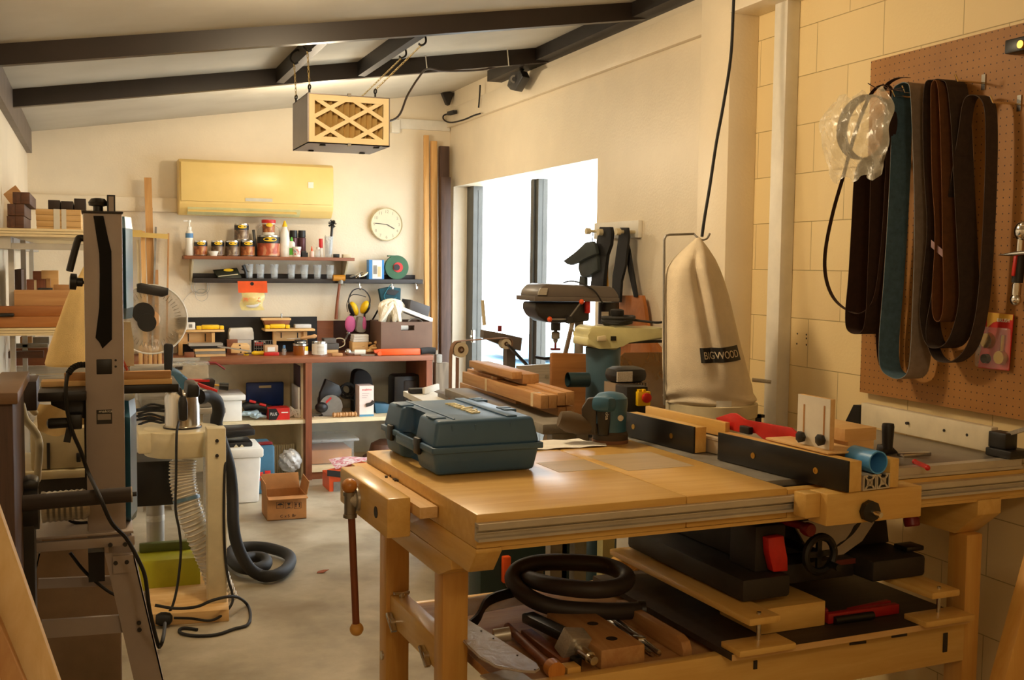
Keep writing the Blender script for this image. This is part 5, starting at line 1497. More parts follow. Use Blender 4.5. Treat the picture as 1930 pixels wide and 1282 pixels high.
# leaning stick
q0, q1 = at(1081, 600, Y=5.68), at(1060, 690, Y=5.6)
d = (q1 - q0)
b = B().cyl(q0 - d * 0.1, q0 + d * (q0.z / (q0.z - q1.z)), 0.013)
single('broom_handle', b, mat('pale_grey_brown_stick', (176, 152, 124), 0.6), 'pale stick leaning behind the drill press column', 'stick')
# brown board
p = poly([(1044, 668), (1120, 667), (1120, 760), (1042, 760), (1040, 672)], Y=4.75)
p[2].z = p[3].z = 0
p[4].z = 1.2
single('brown_board', B().prism(p, (0, 0.03, 0), 0.006), wood('orange_brown_ply', (144, 92, 44), (174, 116, 60), 0, 0.5), 'upright orange-brown board left of the teal machine column', 'board')
a = rect(1042, 755, 1118, 790, 4.75)
# teal machine with cream arm
Yt = 4.5
x0, x1 = at(1106, 700, Y=Yt).x, at(1166, 700, Y=Yt).x
cx, r = (x0 + x1) / 2, (x1 - x0) / 2
zt1 = zat(1135, 655, Yt)
t = thing('drum_sander', 'teal machine column with a pale yellow-cream arm on top, right of the brown board', 'machine', (cx, Yt, 0))
part('column', B().lathe([(r * 0.96, 0.0), (r * 0.96, zt1 - 0.12), (r, zt1)], (cx, Yt, 0), n=32), mat('grey_teal_enamel', (70, 98, 112), .45), t)
p = poly([(1107, 640), (1112, 634), (1110, 622), (1118, 615), (1158, 616), (1166, 621), (1250, 617), (1250, 640), (1186, 642), (1172, 650), (1164, 660), (1130, 658), (1106, 652)], Y=Yt - r - 0.01)
part('arm', B().prism(p, (0, 2 * r, 0), 0.01), M_creamg, t, 'yellow-cream arm')
p = poly([(1125, 634), (1140, 632), (1142, 643), (1124, 643)], Y=Yt - r - 0.012)
part('pull_grip', B().prism(p, (0, -0.012, 0), 0.003), M_cream, t)
q = at(1156, 638, Y=Yt - r - 0.011)
part('dark_vent', B().box(q.x - 0.013, q.y - 0.003, q.z - 0.01, q.x + 0.013, q.y + 0.003, q.z + 0.01), M_black, t)
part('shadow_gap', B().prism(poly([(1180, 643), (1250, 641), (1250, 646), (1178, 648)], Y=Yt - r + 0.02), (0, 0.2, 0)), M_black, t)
q0, q1 = at(1070, 716, Y=Yt - 0.06), at(1108, 716, Y=Yt - 0.06)
kk = (q0 - EYEP).dot(fw) / FPX
part('dust_port', B().lathe([(14 * kk, 0), (14 * kk, (q1 - q0).length), (12 * kk, (q1 - q0).length), (12 * kk, 0.0)], q0, q1 - q0, 28, caps=False).cyl(q1 - V((0.02, 0, 0)), q1, 12.5 * kk), mat('deep_teal', (30, 54, 60), .45), t)
a = rect(1158, 660, 1166, 690, Yt - r)
part('scale_strip', B().box(a[0], Yt - r * 0.85, a[1], a[2], Yt - r * 0.5, a[3]), M_cream, t)
# coiled cord on the arm
b = B()
for i in range(6):
 q = at(1164 + random.gauss(0, 2), 607 - i * 1.5, Y=Yt)
 b.torus((q.x, Yt, q.z), (random.gauss(0, .12), random.gauss(0, .12), 1), 0.06 + 0.012 * random.random(), 0.008, 28, 7)
q = at(1163, 597, Y=Yt)
b.tube([at(1180, 602, Y=Yt), at(1200, 604, Y=Yt), at(1235, 608, Y=Yt - .1), at(1252, 607, Y=Yt - .1)], 0.006, 6, sm=5)
t = thing('cord_coil', 'coiled black power cord with its plug on top of the cream arm', 'cord', (q.x, Yt, q.z - 0.05))
part('coil', b, M_rubber, t)
q = at(1163, 592, Y=Yt)
part('plug', B().lathe([(0.025, 0), (0.032, 0.01), (0.032, 0.03), (0.02, 0.035)], (q.x, Yt, q.z - 0.012), n=18), M_rubber, t)
# smoky sheet guard
zs0 = zat(1200, 790, 3.95) - 0.05
p = poly([(1170, 672), (1178, 665), (1260, 664), (1260, 768), (1170, 768)], Y=4.25)
p[3].z = p[4].z = zs0
single('machine_guard', B().prism(p, (0, 0.006, 0)), clear('smoky_sheet', (120, 88, 48), 0.15, 0.75), 'brownish smoky upright guard sheet between the motor and the dust bag', 'guard')
# motor and switch
Ym = 3.95
q0, q1 = at(1147, 722, Y=Ym), at(1211, 690, Y=Ym)
t = thing('electric_motor', 'black-capped electric motor with a rating plate behind the sander', 'motor', ((q0.x + q1.x) / 2, Ym, zat(1180, 790, Ym)))
part('cap', B().box(q0.x, Ym - 0.06, q0.z, q1.x, Ym + 0.06, q1.z, 0.03), M_black, t)
a = rect(1163, 700.5, 1192, 720, Ym - 0.062)
pl_ = part('rating_plate', B().box(a[0], Ym - 0.064, a[1], a[2], Ym - 0.058, a[3]), picture('grid_plate', [(190, 180, 165), (226, 220, 210)], 220), t)
b = B()
for i in range(12):
 x = q0.x + 0.008 + i * (q1.x - q0.x - 0.016) / 11
 b.box(x - 0.003, Ym - 0.055, zat(1200, 790, 3.95) - 0.05, x + 0.003, Ym + 0.05, q0.z + 0.002)
b.box(q0.x + 0.012, Ym - 0.045, zat(1200, 790, 3.95) - 0.05, q1.x - 0.012, Ym + 0.045, q0.z)
part('finned_body', b, mat('brownish_cast_fins', (150, 130, 108), 0.5), t)
t = thing('switch_box', 'black switch box with a yellow plate and red stop button by the fence', 'switch', (at(1200, 768, Y=3.75).x, 3.75, zat(1200, 790, 3.75)))
a = rect(1180, 728, 1222, 771, 3.75)
part('box', B().box(a[0], 3.75, zat(1200, 790, 3.95) - 0.05, a[2], 3.85, a[3], 0.006), M_black, t)
a = rect(1202, 734, 1227, 766, 3.73)
yp = part('yellow_plate', B().box(a[0], 3.73, a[1], a[2], 3.752, a[3] - 0.008, 0.004).box(a[0] + 0.005, 3.732, a[3] - 0.01, a[0] + 0.018, 3.75, a[3]).box(a[0] + 0.024, 3.732, a[3] - 0.01, a[0] + 0.036, 3.75, a[3]), M_yellow, t, 'yellow plate')
q = at(1218, 750, Y=3.72)
part('stop_button', B().lathe([(0.01, 0), (0.01, 0.012), (0.019, 0.014), (0.019, 0.024), (0.012, 0.027)], (q.x, 3.735, q.z), (0, -1, 0), 20), M_red, yp, 'red stop button')
# shelf table that carries motor and switch
zz = zat(1200, 790, Ym)
t = thing('machine_stand', 'grey stand under the motor and switch box behind the table saw fence', 'stand', (2.05, 4.0, 0))
xa, xb = at(1147, 790, Y=3.72).x - 0.02, at(1245, 790, Y=4.3).x
part('top', B().box(xa, 3.70, zz - 0.09, 2.115, 4.3, zz - 0.05).box(2.115, 4.03, zz - 0.09, xb, 4.3, zz - 0.05), M_gun, t)
zs = zz - 0.05
for x in (xa + 0.02, 2.06):
 part('leg', B().box(x, 3.75, 0, x + 0.05, 3.8, zz - 0.09), M_creamg, t)
 part('leg', B().box(x, 4.2, 0, x + 0.05, 4.25, zz - 0.09), M_creamg, t)
# ------------------------------------------------------------ hanging board with apron and straps
p = poly([(1123, 434), (1207, 415), (1209, 450), (1123, 451)], X=2.74)
y0, y1 = p[0].y, p[1].y
zb0, zb1 = p[3].z, p[1].z
t = thing('hook_board', 'cream hook board with pegs on the wall beside the glazed door', 'hook board', (2.75, (y0 + y1) / 2, zb0))
part('board', B().box(2.728, y1, zb0, 2.752, y0, zb1, 0.003), M_white, t)
pegs = []
for px, py in ((1118, 436), (1141, 438), (1175, 437)):
 q = at(px, py, X=2.66)
 pegs.append(q)
 e = part('peg', B().cyl((2.73, q.y, q.z), (2.64, q.y, q.z), 0.009), M_cream, t)
 part('peg_knob', B().cyl((2.64, q.y, q.z), (2.615, q.y, q.z), 0.018), M_cream, e)
M_strapb = mat('black_webbing', (28, 27, 28), 0.85, var=0.15)
def hang(name, pts, X, th, m, lab, cat):
 return single(name, B().prism(poly(pts, X=X), (th, 0, 0), 0.002), m, lab, cat)
hang('black_strip', [(1130, 428), (1150, 428), (1152, 440), (1150, 462), (1143, 480), (1138, 520), (1136, 545), (1112, 545), (1116, 510), (1122, 470), (1127, 440)], 2.64, 0.02, M_strapb, 'wide black strap hanging from the left peg of the hook board', 'strap')
hang('black_strip', [(1168, 429), (1182, 429), (1184, 446), (1181, 470), (1178, 500), (1175, 512), (1170, 530), (1168, 570), (1152, 570), (1154, 520), (1158, 500), (1162, 470)], 2.66, 0.014, M_strapb, 'black webbing strap with a buckle hanging from the right peg of the hook board', 'strap')
hang('yellow_strap', [(1143, 468), (1147, 470), (1145, 490), (1144, 520), (1146, 545), (1138, 545), (1141, 500)], 2.67, 0.006, mat('mustard_webbing', (196, 140, 40), 0.8), 'mustard yellow strap between the two black straps on the hook board', 'strap')
t = thing('leather_apron', 'tan leather apron hanging on a thin black strap beside the dust bag', 'apron', (2.70, at(1200, 600, X=2.7).y, at(1200, 690, X=2.7).z))
M_leather = mat('tan_leather', (168, 98, 34), 0.6, var=0.1, bump=0.15, bs=40)
part('bib', B().prism(poly([(1168, 557), (1210, 557), (1214, 580), (1217, 606), (1226, 640), (1250, 664), (1258, 690), (1160, 690), (1166, 640), (1166, 590)], X=2.70), (0.02, 0, 0), 0.004), M_leather, t)
part('pocket', B().prism(poly([(1190, 640), (1222, 642), (1232, 686), (1186, 686)], X=2.695), (0.01, 0, 0), 0.002), M_leather, t)
part('neck_strap', B().prism(poly([(1181, 452), (1186, 470), (1192, 510), (1200, 554), (1200, 560), (1194, 560), (1184, 512), (1178, 470)], X=2.69), (0.01, 0, 0), 0.002), M_strapb, t)
t = thing('tool_holster', 'dark grey-green cloth holster hanging from the left end peg against the glazed door', 'holster', (2.62, at(1100, 500, X=2.62).y, at(1100, 540, X=2.62).z))
M_hol = mat('dark_grey_green_cloth', (50, 56, 54), 0.8, var=0.15)
part('flap', B().prism(poly([(1061, 492), (1086, 474), (1103, 457), (1116, 455), (1121, 462), (1124, 478), (1100, 488), (1088, 495), (1076, 500), (1068, 498)], X=2.60), (0.02, 0, 0), 0.004), M_hol, t)
part('pouch', B().prism(poly([(1091, 488), (1124, 478), (1126, 510), (1112, 518), (1102, 524), (1093, 520), (1089, 506)], X=2.62), (0.04, 0, 0), 0.008), M_hol, t)
part('belt_end', B().prism(poly([(1092, 520), (1102, 524), (1102, 538), (1091, 538)], X=2.625), (0.02, 0, 0), 0.002), M_hol, t)
part('cord', B().tube(poly([(1118, 437), (1116, 456)], X=2.63), 0.0025, 6), M_hol, t)
b = B()
for x, y in ((1166, 497), (1172, 502), (1167, 505)):
 b.sph(at(x, y, X=2.655), 0.006, n=8)
# ------------------------------------------------------------ dust collector bag
YB = 3.8
rows = [(447, 1314.5, 1318.5), (456, 1304, 1326), (470, 1288, 1336), (488, 1270, 1347), (505, 1259, 1355), (522, 1255, 1362), (560, 1253, 1374), (600, 1252, 1383), (640, 1251, 1392), (690, 1250, 1405), (718, 1249, 1413), (738, 1249, 1420), (750, 1252, 1423), (757, 1256, 1420)]
ys = [r_[0] for r_ in rows]
def brow(v):
 v = max(0, min(1, v)) * (len(rows) - 1)
 i = min(int(v), len(rows) - 2)
 f = v - i
 return [rows[i][j] * (1 - f) + rows[i + 1][j] * f for j in range(3)]
def bagpt(v, th, off=0.0):
 y, l, r_ = brow(v)
 a, c = at(l, y, Y=YB), at(r_, y, Y=YB)
 hw = (c.x - a.x) / 2 * 0.875
 cx, z = (a.x + c.x) / 2, (a.z + c.z) / 2
 hd = min(hw, 0.165)
 f = 1 + (0.05 * math.cos(4 * th + 0.8) + 0.04 * math.sin(7 * th + 3 * v)) * math.sin(PI * min(1, v * 1.25)) * (1 if 0.05 < v else 0)
 f *= 1 + 0.05 * max(0, v - 0.8) * 5 * math.sin(5 * th) * (1 if v < 0.99 else 0)
 # deep crease on the front right, as the cloth is pulled up to the hook
 d = ((th + 1.93 + 0.1 * math.sin(v * 6) + PI) % (2 * PI)) - PI
 f *= 1 - 0.34 * math.exp(-(d / 0.17) ** 2) * math.sin(PI * min(1, max(0, v - 0.12) * 1.5))
 # ridges from the wrinkles near the foot
 f *= 1 + 0.045 * math.sin(v * 46 + 3 * math.sin(2 * th)) * max(0, v - 0.72) * 3.5
 return V((cx + (hw + off) * f * math.cos(th), YB + (hd + off) * f * math.sin(th), z))
q = at(1336, 760, Y=YB)
t = thing('dust_bag', 'tall beige canvas dust bag gathered to a point, marked BIGWOOD', 'dust bag', (q.x, YB, q.z))
b = B()
NV, NT = 70, 72
g = [[b.v(bagpt(j / NV, 2 * PI * i / NT)) for i in range(NT)] for j in range(NV + 1)]
for j in range(NV):
 for i in range(NT):
  b.face((g[j][i], g[j][(i + 1) % NT], g[j + 1][(i + 1) % NT], g[j + 1][i]))
part('canvas', b, M_canvas, t, ang=80)
def bag_th(px, v):
 y, l, r_ = brow(v)
 u = max(-1, min(1, (px - (l + r_) / 2) / ((r_ - l) / 2)))
 return -2.112 + math.asin(u * 0.95)
def v_of(y):
 for i in range(len(ys) - 1):
  if ys[i] <= y <= ys[i + 1]:
   return (i + (y - ys[i]) / (ys[i + 1] - ys[i])) / (len(ys) - 1)
 return 1
th0, th1 = bag_th(1319, v_of(663)), bag_th(1392, v_of(663))
def lab(u, w, off):
 y = 678 - 27 * w - 5 * u * u + 0 * u
 return bagpt(v_of(y), th0 + (th1 - th0) * u, off)
lp = part('label_patch', B().grid(lambda u, w: lab(u, w, 0.004), 30, 8), M_black, t, 'black label patch', ang=80)
o = letters('lettering', 'BIGWOOD', M_canvas, lp, (0, 0, 0), (1, 0, 0), (0, 0, 1), 1.0, w=1.0)
for v_ in o.data.vertices:
 c = v_.co + ORG[t.name]
 v_.co = lab(0.07 + 0.86 * c.x, 0.25 + 0.5 * max(0, min(1.0, c.z)), 0.0055 + (0.001 if c.y < 0 else 0)) - ORG[t.name]
# wire frame
w = [at(1252, 764, Y=YB + .02), at(1251, 600, Y=YB + .02), at(1252, 452, Y=YB + .02), at(1255, 444.5, Y=YB + .02), at(1262, 442.5, Y=YB + .02), at(1308, 441, Y=YB + .02)]
part('support_rod', B().tube(w, 0.005, 8), M_iron, t)
part('hook', B().tube([at(1308, 441, Y=YB + .02), at(1314, 447, Y=YB), at(1322, 452, Y=YB), at(1332, 450, Y=YB), at(1338, 440, Y=YB)], 0.004, 8, sm=5), M_iron, t)
# drum
ztop = q.z
l, r_ = at(1256, 757, Y=YB).x, at(1423, 757, Y=YB).x
cx, r = (l + r_) / 2, (r_ - l) / 2 * 0.89
t = thing('dust_collector_drum', 'cream drum of the dust collector under the canvas bag', 'drum', (cx, YB, 0))
part('drum', B().lathe([(r * 0.96, 0), (r * 0.96, ztop - 0.05)], (cx, YB, 0), n=40), M_cream, t)
part('rim', B().lathe([(r * 0.97, ztop - 0.05), (r * 1.0, ztop - 0.045), (r * 1.0, ztop + 0.004), (r * 0.9, ztop + 0.008)], (cx, YB, 0), n=40), M_cream, t)
a0 = -PI / 2 - 0.15
part('maker_plate', B().grid(lambda u, v: (cx + (r * 0.963) * math.cos(a0 - 0.3 + u * 0.35), YB + (r * 0.963) * math.sin(a0 - 0.3 + u * 0.35), zat(1300, 784, YB - r) + v * 0.05), 8, 1), M_paper, t, 'white plate')
q0, q1 = at(1418, 716, Y=YB - .05), at(1453, 720, Y=YB - .1)
single('steel_pipe', B().cyl(q0, q1, 0.008), M_alu, 'short grey pipe sticking out right of the canvas dust bag', 'pipe')
q0 = at(1426, 781, Y=YB - .1)
single('black_clamp', B().box(q0.x - 0.014, YB - .12, q0.z - 0.09, q0.x + 0.01, YB - .09, q0.z).box(q0.x - 0.014, YB - .12, q0.z - 0.012, q0.x + 0.025, YB - .09, q0.z), M_black, 'black bracket beside the cream drum right of the dust bag', 'bracket')
# black cable down to the bag hook
cb = [at(1386, -60, Y=3.9), at(1382, 20, Y=3.9), at(1377, 110, Y=3.9), at(1363, 200, Y=3.88), at(1350, 270, Y=3.86), at(1338, 350, Y=3.85), at(1328, 410, Y=3.83), at(1323, 446, Y=3.82)]
cb[0].z = ceil_z(cb[0].x)
single('hanging_cable', B().tube(cb, 0.0065, 8, sm=5), M_rubber, 'long black cable hanging from the ceiling to the canvas bag hook', 'cable')
# ============================================================ CEILING: air filter, camera, cables
Yf = 5.35
c00, c01, c10, c11 = at(580, 176, Y=Yf), at(580, 270, Y=Yf), at(735, 183, Y=Yf), at(735, 276, Y=Yf)
fx0, fx1 = c00.x, c10.x
fz1, fz0 = (c00.z + c10.z) / 2, (c01.z + c11.z) / 2
# its front is turned a little, the right end lies further back
qr = at(735, 183, Z=fz1)
ang = 0.0
dep = 0.42
t = thing('air_filter', 'grey box air filter with a pleated front, hung by chains from the ceiling', 'air filter', ((fx0 + fx1) / 2, Yf, fz0))
e = 0.004
M_fgrey = mat('mid_grey_paint', (146, 136, 134), 0.32, 0.3, var=0.04)
part('housing', B().box(fx0, Yf, fz0, fx1, Yf + e, fz0 + e).box(fx0, Yf, fz0, fx0 + e, Yf + dep, fz1).box(fx1 - e, Yf, fz0, fx1, Yf + dep, fz1).box(fx0, Yf, fz0, fx1, Yf + dep, fz0 + e).box(fx0, Yf, fz1 - e, fx1, Yf + dep, fz1).box(fx0, Yf + dep - e, fz0, fx1, Yf + dep, fz1), M_fgrey, t)
ix0, ix1, iz0, iz1 = fx0 + e * 1.4, fx1 - e * 1.4, fz0 + e * 1.4, fz1 - e * 1.4
W_, H2 = ix1 - ix0, iz1 - iz0
# frame: border + diagonal lattice
b = B()
fw_ = 0.028
yf0, yf1 = Yf - 0.002, Yf + 0.004
b.box(ix0, yf0, iz0, ix1, yf1, iz0 + fw_).box(ix0, yf0, iz1 - fw_, ix1, yf1, iz1).box(ix0, yf0, iz0 + fw_, ix0 + fw_, yf1, iz1 - fw_).box(ix1 - fw_, yf0, iz0 + fw_, ix1, yf1, iz1 - fw_)
def uvp(u, v):
 return V((ix0 + W_ * u, Yf + 0.001, iz0 + H2 * v))
for (u0, v0, u1, v1) in ((0.03, 0.5, 0.5, 0.97), (0.03, 0.5, 0.5, 0.03), (0.97, 0.5, 0.5, 0.97), (0.97, 0.5, 0.5, 0.03),
                         (0.03, 0.97, 0.97, 0.03), (0.03, 0.03, 0.97, 0.97)):
 kb = globals().get('kb', 0) + 1
 b.bar(uvp(u0, v0) + V((0, 0.0004 * kb, 0)), uvp(u1, v1) + V((0, 0.0004 * kb, 0)), 0.019, 0.0045, (0, -1, 0))
M_ff = mat('cream_filter_card', (248, 226, 178), 0.6, var=0.03)
part('filter_frame', b, M_ff, t)
b = B()
n = 13
pts = []
for i in range(n * 2 + 1):
 pts.append((ix0 + fw_ * .5 + (W_ - fw_) * i / (2 * n), Yf + (0.012 if i % 2 else 0.05)))
lo = [b.v((x, y, iz0)) for x, y in pts]
hi = [b.v((x, y, iz1)) for x, y in pts]
for i in range(len(pts) - 1):
 b.face((lo[i], lo[i + 1], hi[i + 1], hi[i]))
part('pleated_filter', b, mat('tan_filter_cloth', (214, 182, 116), 0.9, var=0.06), t, ang=20)
for px in (0.5,):
 for z in (fz1, fz0):
  part('clip', B().box(fx0 + (fx1 - fx0) * px - 0.008, Yf - 0.006, z - 0.008, fx0 + (fx1 - fx0) * px + 0.008, Yf + 0.01, z + 0.008), M_iron, t)
for u, v in ((0.2, 0.12), (0.86, 0.12), (0.2, 0.85), (0.86, 0.85)):
 x, y = fx0 + (fx1 - fx0) * u, Yf + dep * v
 part('rubber_foot', B().box(x - 0.014, y - 0.014, fz0 - 0.006, x + 0.014, y + 0.014, fz0, 0.002), M_black, t)
eyes = []
for u, v in ((0.03, 0.05), (0.03, 0.93), (0.83, 0.05), (0.83, 0.93)):
 x, y = fx0 + (fx1 - fx0) * u, Yf + dep * v
 eyes.append(V((x, y, fz1 + 0.03)))
 part('eye_bolt', B().cyl((x, y, fz1), (x, y, fz1 + 0.02), 0.005).torus((x, y, fz1 + 0.03), (1, 0.3, 0), 0.011, 0.004, 14, 6), M_black, t)
# hooks in the purlins and chains
hooks = []
M_chain = mat('zinc_chain', (214, 190, 130), 0.35, 0.8)
hlab = ['near left', 'far left', 'near right', 'far right']
for i, (px, py, pl) in enumerate(((548, 95, 0), (527, 115, 0), (764, 78, 1), (738, 100, 1))):
 x = PX[pl]
 hx = x + (-0.04 if pl == 0 else 0.04)
 y = Yf + dep * (0.05 if i % 2 == 0 else 0.93)
 z = ceil_z(x) - 0.045
 s = -1 if pl == 0 else 1
 hk_ = single('screw_hook', B().tube([(x + s * 0.02, y, z + 0.01), (x + s * 0.035, y, z + 0.012), (x + s * 0.062, y, z - 0.01), (x + s * 0.066, y, z - 0.04), (x + s * 0.045, y, z - 0.058), (x + s * 0.028, y, z - 0.05)], 0.0055, 7, sm=4), M_black,
                 hlab[i] + ' black screw hook in the ceiling purlin above the air filter', 'hook', 'hooks above the air filter')
 top = V((x + s * 0.048, y, z - 0.052))
 bot = eyes[i] + V((0, 0, 0.008))
 d = bot - top
 n = int(d.length / 0.017)
 b = B()
 for j in range(n):
  c = top + d * ((j + 0.5) / n)
  dd = d.normalized()
  sd = dd.orthogonal().normalized()
  if j % 2:
   sd = dd.cross(sd)
  L, Wd = d.length / n * 0.62, 0.0045
  b.tube([c + dd * L * math.cos(2 * PI * k_ / 8) + sd * Wd * math.sin(2 * PI * k_ / 8) for k_ in range(8)], 0.0016, 5, closed=True)
 single('chain', b, M_chain, hlab[i] + ' link chain holding the air filter', 'chain', 'chains of the air filter')
# cable of the filter
b = B().tube([V((fx1, Yf + 0.25, (fz0 + fz1) / 2 + 0.02)), at(750, 220, Y=5.9), at(768, 180, Y=6.0), at(790, 145, Y=6.1), at(806, 130, Y=6.3), at(840, 134, Y=6.4), at(905, 132, Y=6.5), at(955, 122, Y=6.6)], 0.006, 7, sm=6)
single('power_cable', b, mat('brown_cable', (70, 56, 44), 0.6), 'thin brown cable running from the air filter up and across to the right wall', 'cable')
for px, py, y1, lab_ in ((802, 104, 131, 'white cable tie holding the filter cable on the rafter'), (956, 92, 124, 'white cable tie holding the filter cable near the wall speaker')):
 single('cable_tie', B().bar(at(px, py, Y=6.45), at(px + 3, y1, Y=6.4), 0.006, 0.002, (0, 1, 0)), M_white, lab_, 'cable tie', 'cable ties of the filter cable')
# plug hanging on the ledge
X_ = 2.72
b = B().tube(poly([(905, 214), (892, 218), (873, 226), (850, 231), (837, 226), (836, 218), (846, 214), (853, 213)], X=X_ - .03), 0.006, 7, sm=6)
t = thing('extension_lead', 'black plug and looped lead on the ledge in the right back corner', 'lead', at(850, 228, X=X_))
part('lead', b, M_rubber, t)
part('plug', B().bar(at(846, 214, X=X_ - .03), at(858, 211, X=X_ - .03), 0.035, 0.03, (0, 0, 1), 0.006), M_rubber, t)
single('loose_cable', B().tube(poly([(905, 160), (904, 180), (902, 203)], X=X_ - .02), 0.006, 7, sm=4), M_rubber, 'short black cable dangling above the ledge near the back corner', 'cable')
# small speaker
q = at(968, 150, X=2.6)
t = thing('wall_speaker', 'small dark camera-like speaker on a bracket under the rafter end by the right wall', 'speaker', (2.62, q.y, q.z - 0.06))
part('body', B().prism(poly([(955, 162), (962, 136), (980, 132), (985, 144), (970, 171), (961, 169)], X=2.6), (0.07, 0.04, 0), 0.008), M_black, t)
part('driver', B().cyl(at(969, 149, X=2.598), at(969, 149, X=2.595), 0.026), M_iron, t)
part('driver_cone', B().cyl(at(969, 149, X=2.595), at(969, 149, X=2.592), 0.014), M_black, t)
part('bracket', B().bar(at(981, 135, X=2.66), at(990, 122, X=2.74), 0.02, 0.02, (0, 1, 0)), M_black, t)
# corner brackets
q = at(846, 183, Y=8.5)
t = thing('roof_bracket', 'dark steel bracket at the roof in the right back corner', 'bracket', (2.6, 8.5, q.z - .08))
part('plate', B().prism(poly([(834, 174), (848, 172), (856, 176), (852, 186), (848, 198), (843, 196)], Y=8.48), (0, 0.06, 0), 0.004), M_plate, t)
# ============================================================ PEGBOARD WALL
m, nt, b_ = base('brown_pegboard')
tc = nt.nodes.new('ShaderNodeTexCoord')
sp_ = nt.nodes.new('ShaderNodeSeparateXYZ')
nt.links.new(tc.outputs['Object'], sp_.inputs[0])
fr = []
for ax in (1, 2):
 dv = nd(nt, 'ShaderNodeMath', operation='DIVIDE')
 nt.links.new(sp_.outputs[ax], dv.inputs[0])
 dv.inputs[1].default_value = 0.0254
 f_ = nd(nt, 'ShaderNodeMath', operation='FRACT')
 nt.links.new(dv.outputs[0], f_.inputs[0])
 s_ = nd(nt, 'ShaderNodeMath', operation='SUBTRACT')
 nt.links.new(f_.outputs[0], s_.inputs[0])
 s_.inputs[1].default_value = 0.5
 fr.append(s_)
cv = nt.nodes.new('ShaderNodeCombineXYZ')
nt.links.new(fr[0].outputs[0], cv.inputs[0])
nt.links.new(fr[1].outputs[0], cv.inputs[1])
ln = nd(nt, 'ShaderNodeVectorMath', operation='LENGTH')
nt.links.new(cv.outputs[0], ln.inputs[0])
lt = nd(nt, 'ShaderNodeMath', operation='LESS_THAN')
nt.links.new(ln.outputs['Value'], lt.inputs[0])
lt.inputs[1].default_value = 0.095
nn = nd(nt, 'ShaderNodeTexNoise', Scale=5.0, Detail=4.0)
nt.links.new(tc.outputs['Object'], nn.inputs['Vector'])
cr = ramp(nt, nn.outputs[0], [(0.3, (152, 102, 44)), (0.7, (168, 116, 54))])
mx = nd(nt, 'ShaderNodeMix', data_type='RGBA')
nt.links.new(lt.outputs[0], mx.inputs[0])
nt.links.new(cr, mx.inputs[6])
mx.inputs[7].default_value = rgb((54, 30, 14))
nt.links.new(mx.outputs[2], b_.inputs['Base Color'])
b_.inputs['Roughness'].default_value = 0.6
PBX = 2.72
pt = thing('pegboard', 'large brown perforated pegboard on the block wall at the right edge', 'pegboard', (PBX, 2.7, 1.15))
part('panel', B().box(PBX, 1.9, 1.15, PBX + 0.006, 3.375, 2.387), m, pt)
part('batten', B().box(PBX + 0.007, 1.95, 1.18, WX - .001, 1.99, 2.36).box(PBX + 0.007, 1.99, 1.18, WX - .001, 3.33, 1.21).box(PBX + 0.007, 1.99, 2.33, WX - .001, 3.33, 2.36), W_pineZ, pt)
def peg(px, py, lab, L=0.13):
 q = at(px, py, X=PBX - L)
 return single('peg_hook', B().tube([(PBX, q.y, q.z - 0.008), (PBX - L * 0.9, q.y, q.z - 0.008), (PBX - L, q.y, q.z + 0.012)], 0.0035, 8).box(PBX - 0.004, q.y - 0.008, q.z - 0.03, PBX - 0.001, q.y + 0.008, q.z + 0.02), M_chrome, lab, 'hook', 'hooks on the pegboard'), q
for px, py, lab in ((1800, 147, 'bright hook on the pegboard above the brown and dark belts'), (1866, 187, 'bright hook on the pegboard at the narrow black belt'), (1700, 168, 'bright hook on the pegboard above the blue and grey belt'), (1681, 176, 'bright hook on the pegboard behind the bagged blade coil')):
 peg(px, py, lab, 0.12)
def loop(name, L, Rr, X, w, th, m, lab, cat='belt', grp='sanding belts on the pegboard', tilt=0.0, rib=None):
 """closed belt: left strand pixels top to bottom, right strand pixels bottom to top"""
 pts = [at(x, y, X=X) for x, y in L] + [at(x, y, X=X + tilt) for x, y in Rr]
 return single(name, B().strip(pts, rib or (w, 0, 0), th, closed=True, sm=5), m, lab, cat, grp, ang=50)
M_b1 = mat('dark_brown_belt', (62, 40, 28), 0.9, var=0.12, ns=50)
M_b2 = mat('red_brown_belt_shade', (110, 68, 34), 0.9, var=0.1, ns=50)
M_b3 = mat('charcoal_belt', (66, 52, 42), 0.9, var=0.12, ns=50)
M_bblue = mat('blue_abrasive_belt', (82, 112, 128), 0.9, var=0.12, ns=40)
M_bgrey = mat('grey_belt_backing', (150, 134, 118), 0.9, var=0.08, ns=40)
xb = PBX - 0.065
# blue and grey belt: one loop, blue grit inside
Lb = [(1714, 160), (1703, 170), (1700, 200), (1698, 300), (1692, 420), (1684, 540), (1676, 640), (1678, 690)]
Rb = [(1694, 708), (1716, 712), (1732, 690), (1738, 600), (1742, 480), (1742, 360), (1738, 240), (1734, 170), (1726, 158)]
pts = [at(x, y, X=xb) for x, y in Lb + Rb]
bt = thing('sanding_belt', 'wide sanding belt on the pegboard, blue inside and grey outside', 'belt', at(1710, 714, X=xb), 'sanding belts on the pegboard')
part('grit_side', B().strip(pts, (0.088, 0, 0), 0.0016, closed=True, sm=5), M_bblue, bt, 'blue grit side', ang=50)
# backing lies outside the grit
cen = at(1712, 430, X=xb)
P2 = smooth_path(pts, 5, True)
N_ = len(P2)
off = []
for i, p_ in enumerate(P2):
 tg = (P2[(i + 1) % N_] - P2[i - 1]).normalized()
 nr = tg.cross(V((1, 0, 0)))
 if nr.dot(V((0, p_.y - cen.y, (p_.z - cen.z) * 0.1))) < 0:
  nr = -nr
 off.append(p_ + nr * 0.0016)
part('backing', B().strip(off, (0.0885, 0, 0), 0.0012, closed=True), M_bgrey, bt, 'grey backing', ang=50)
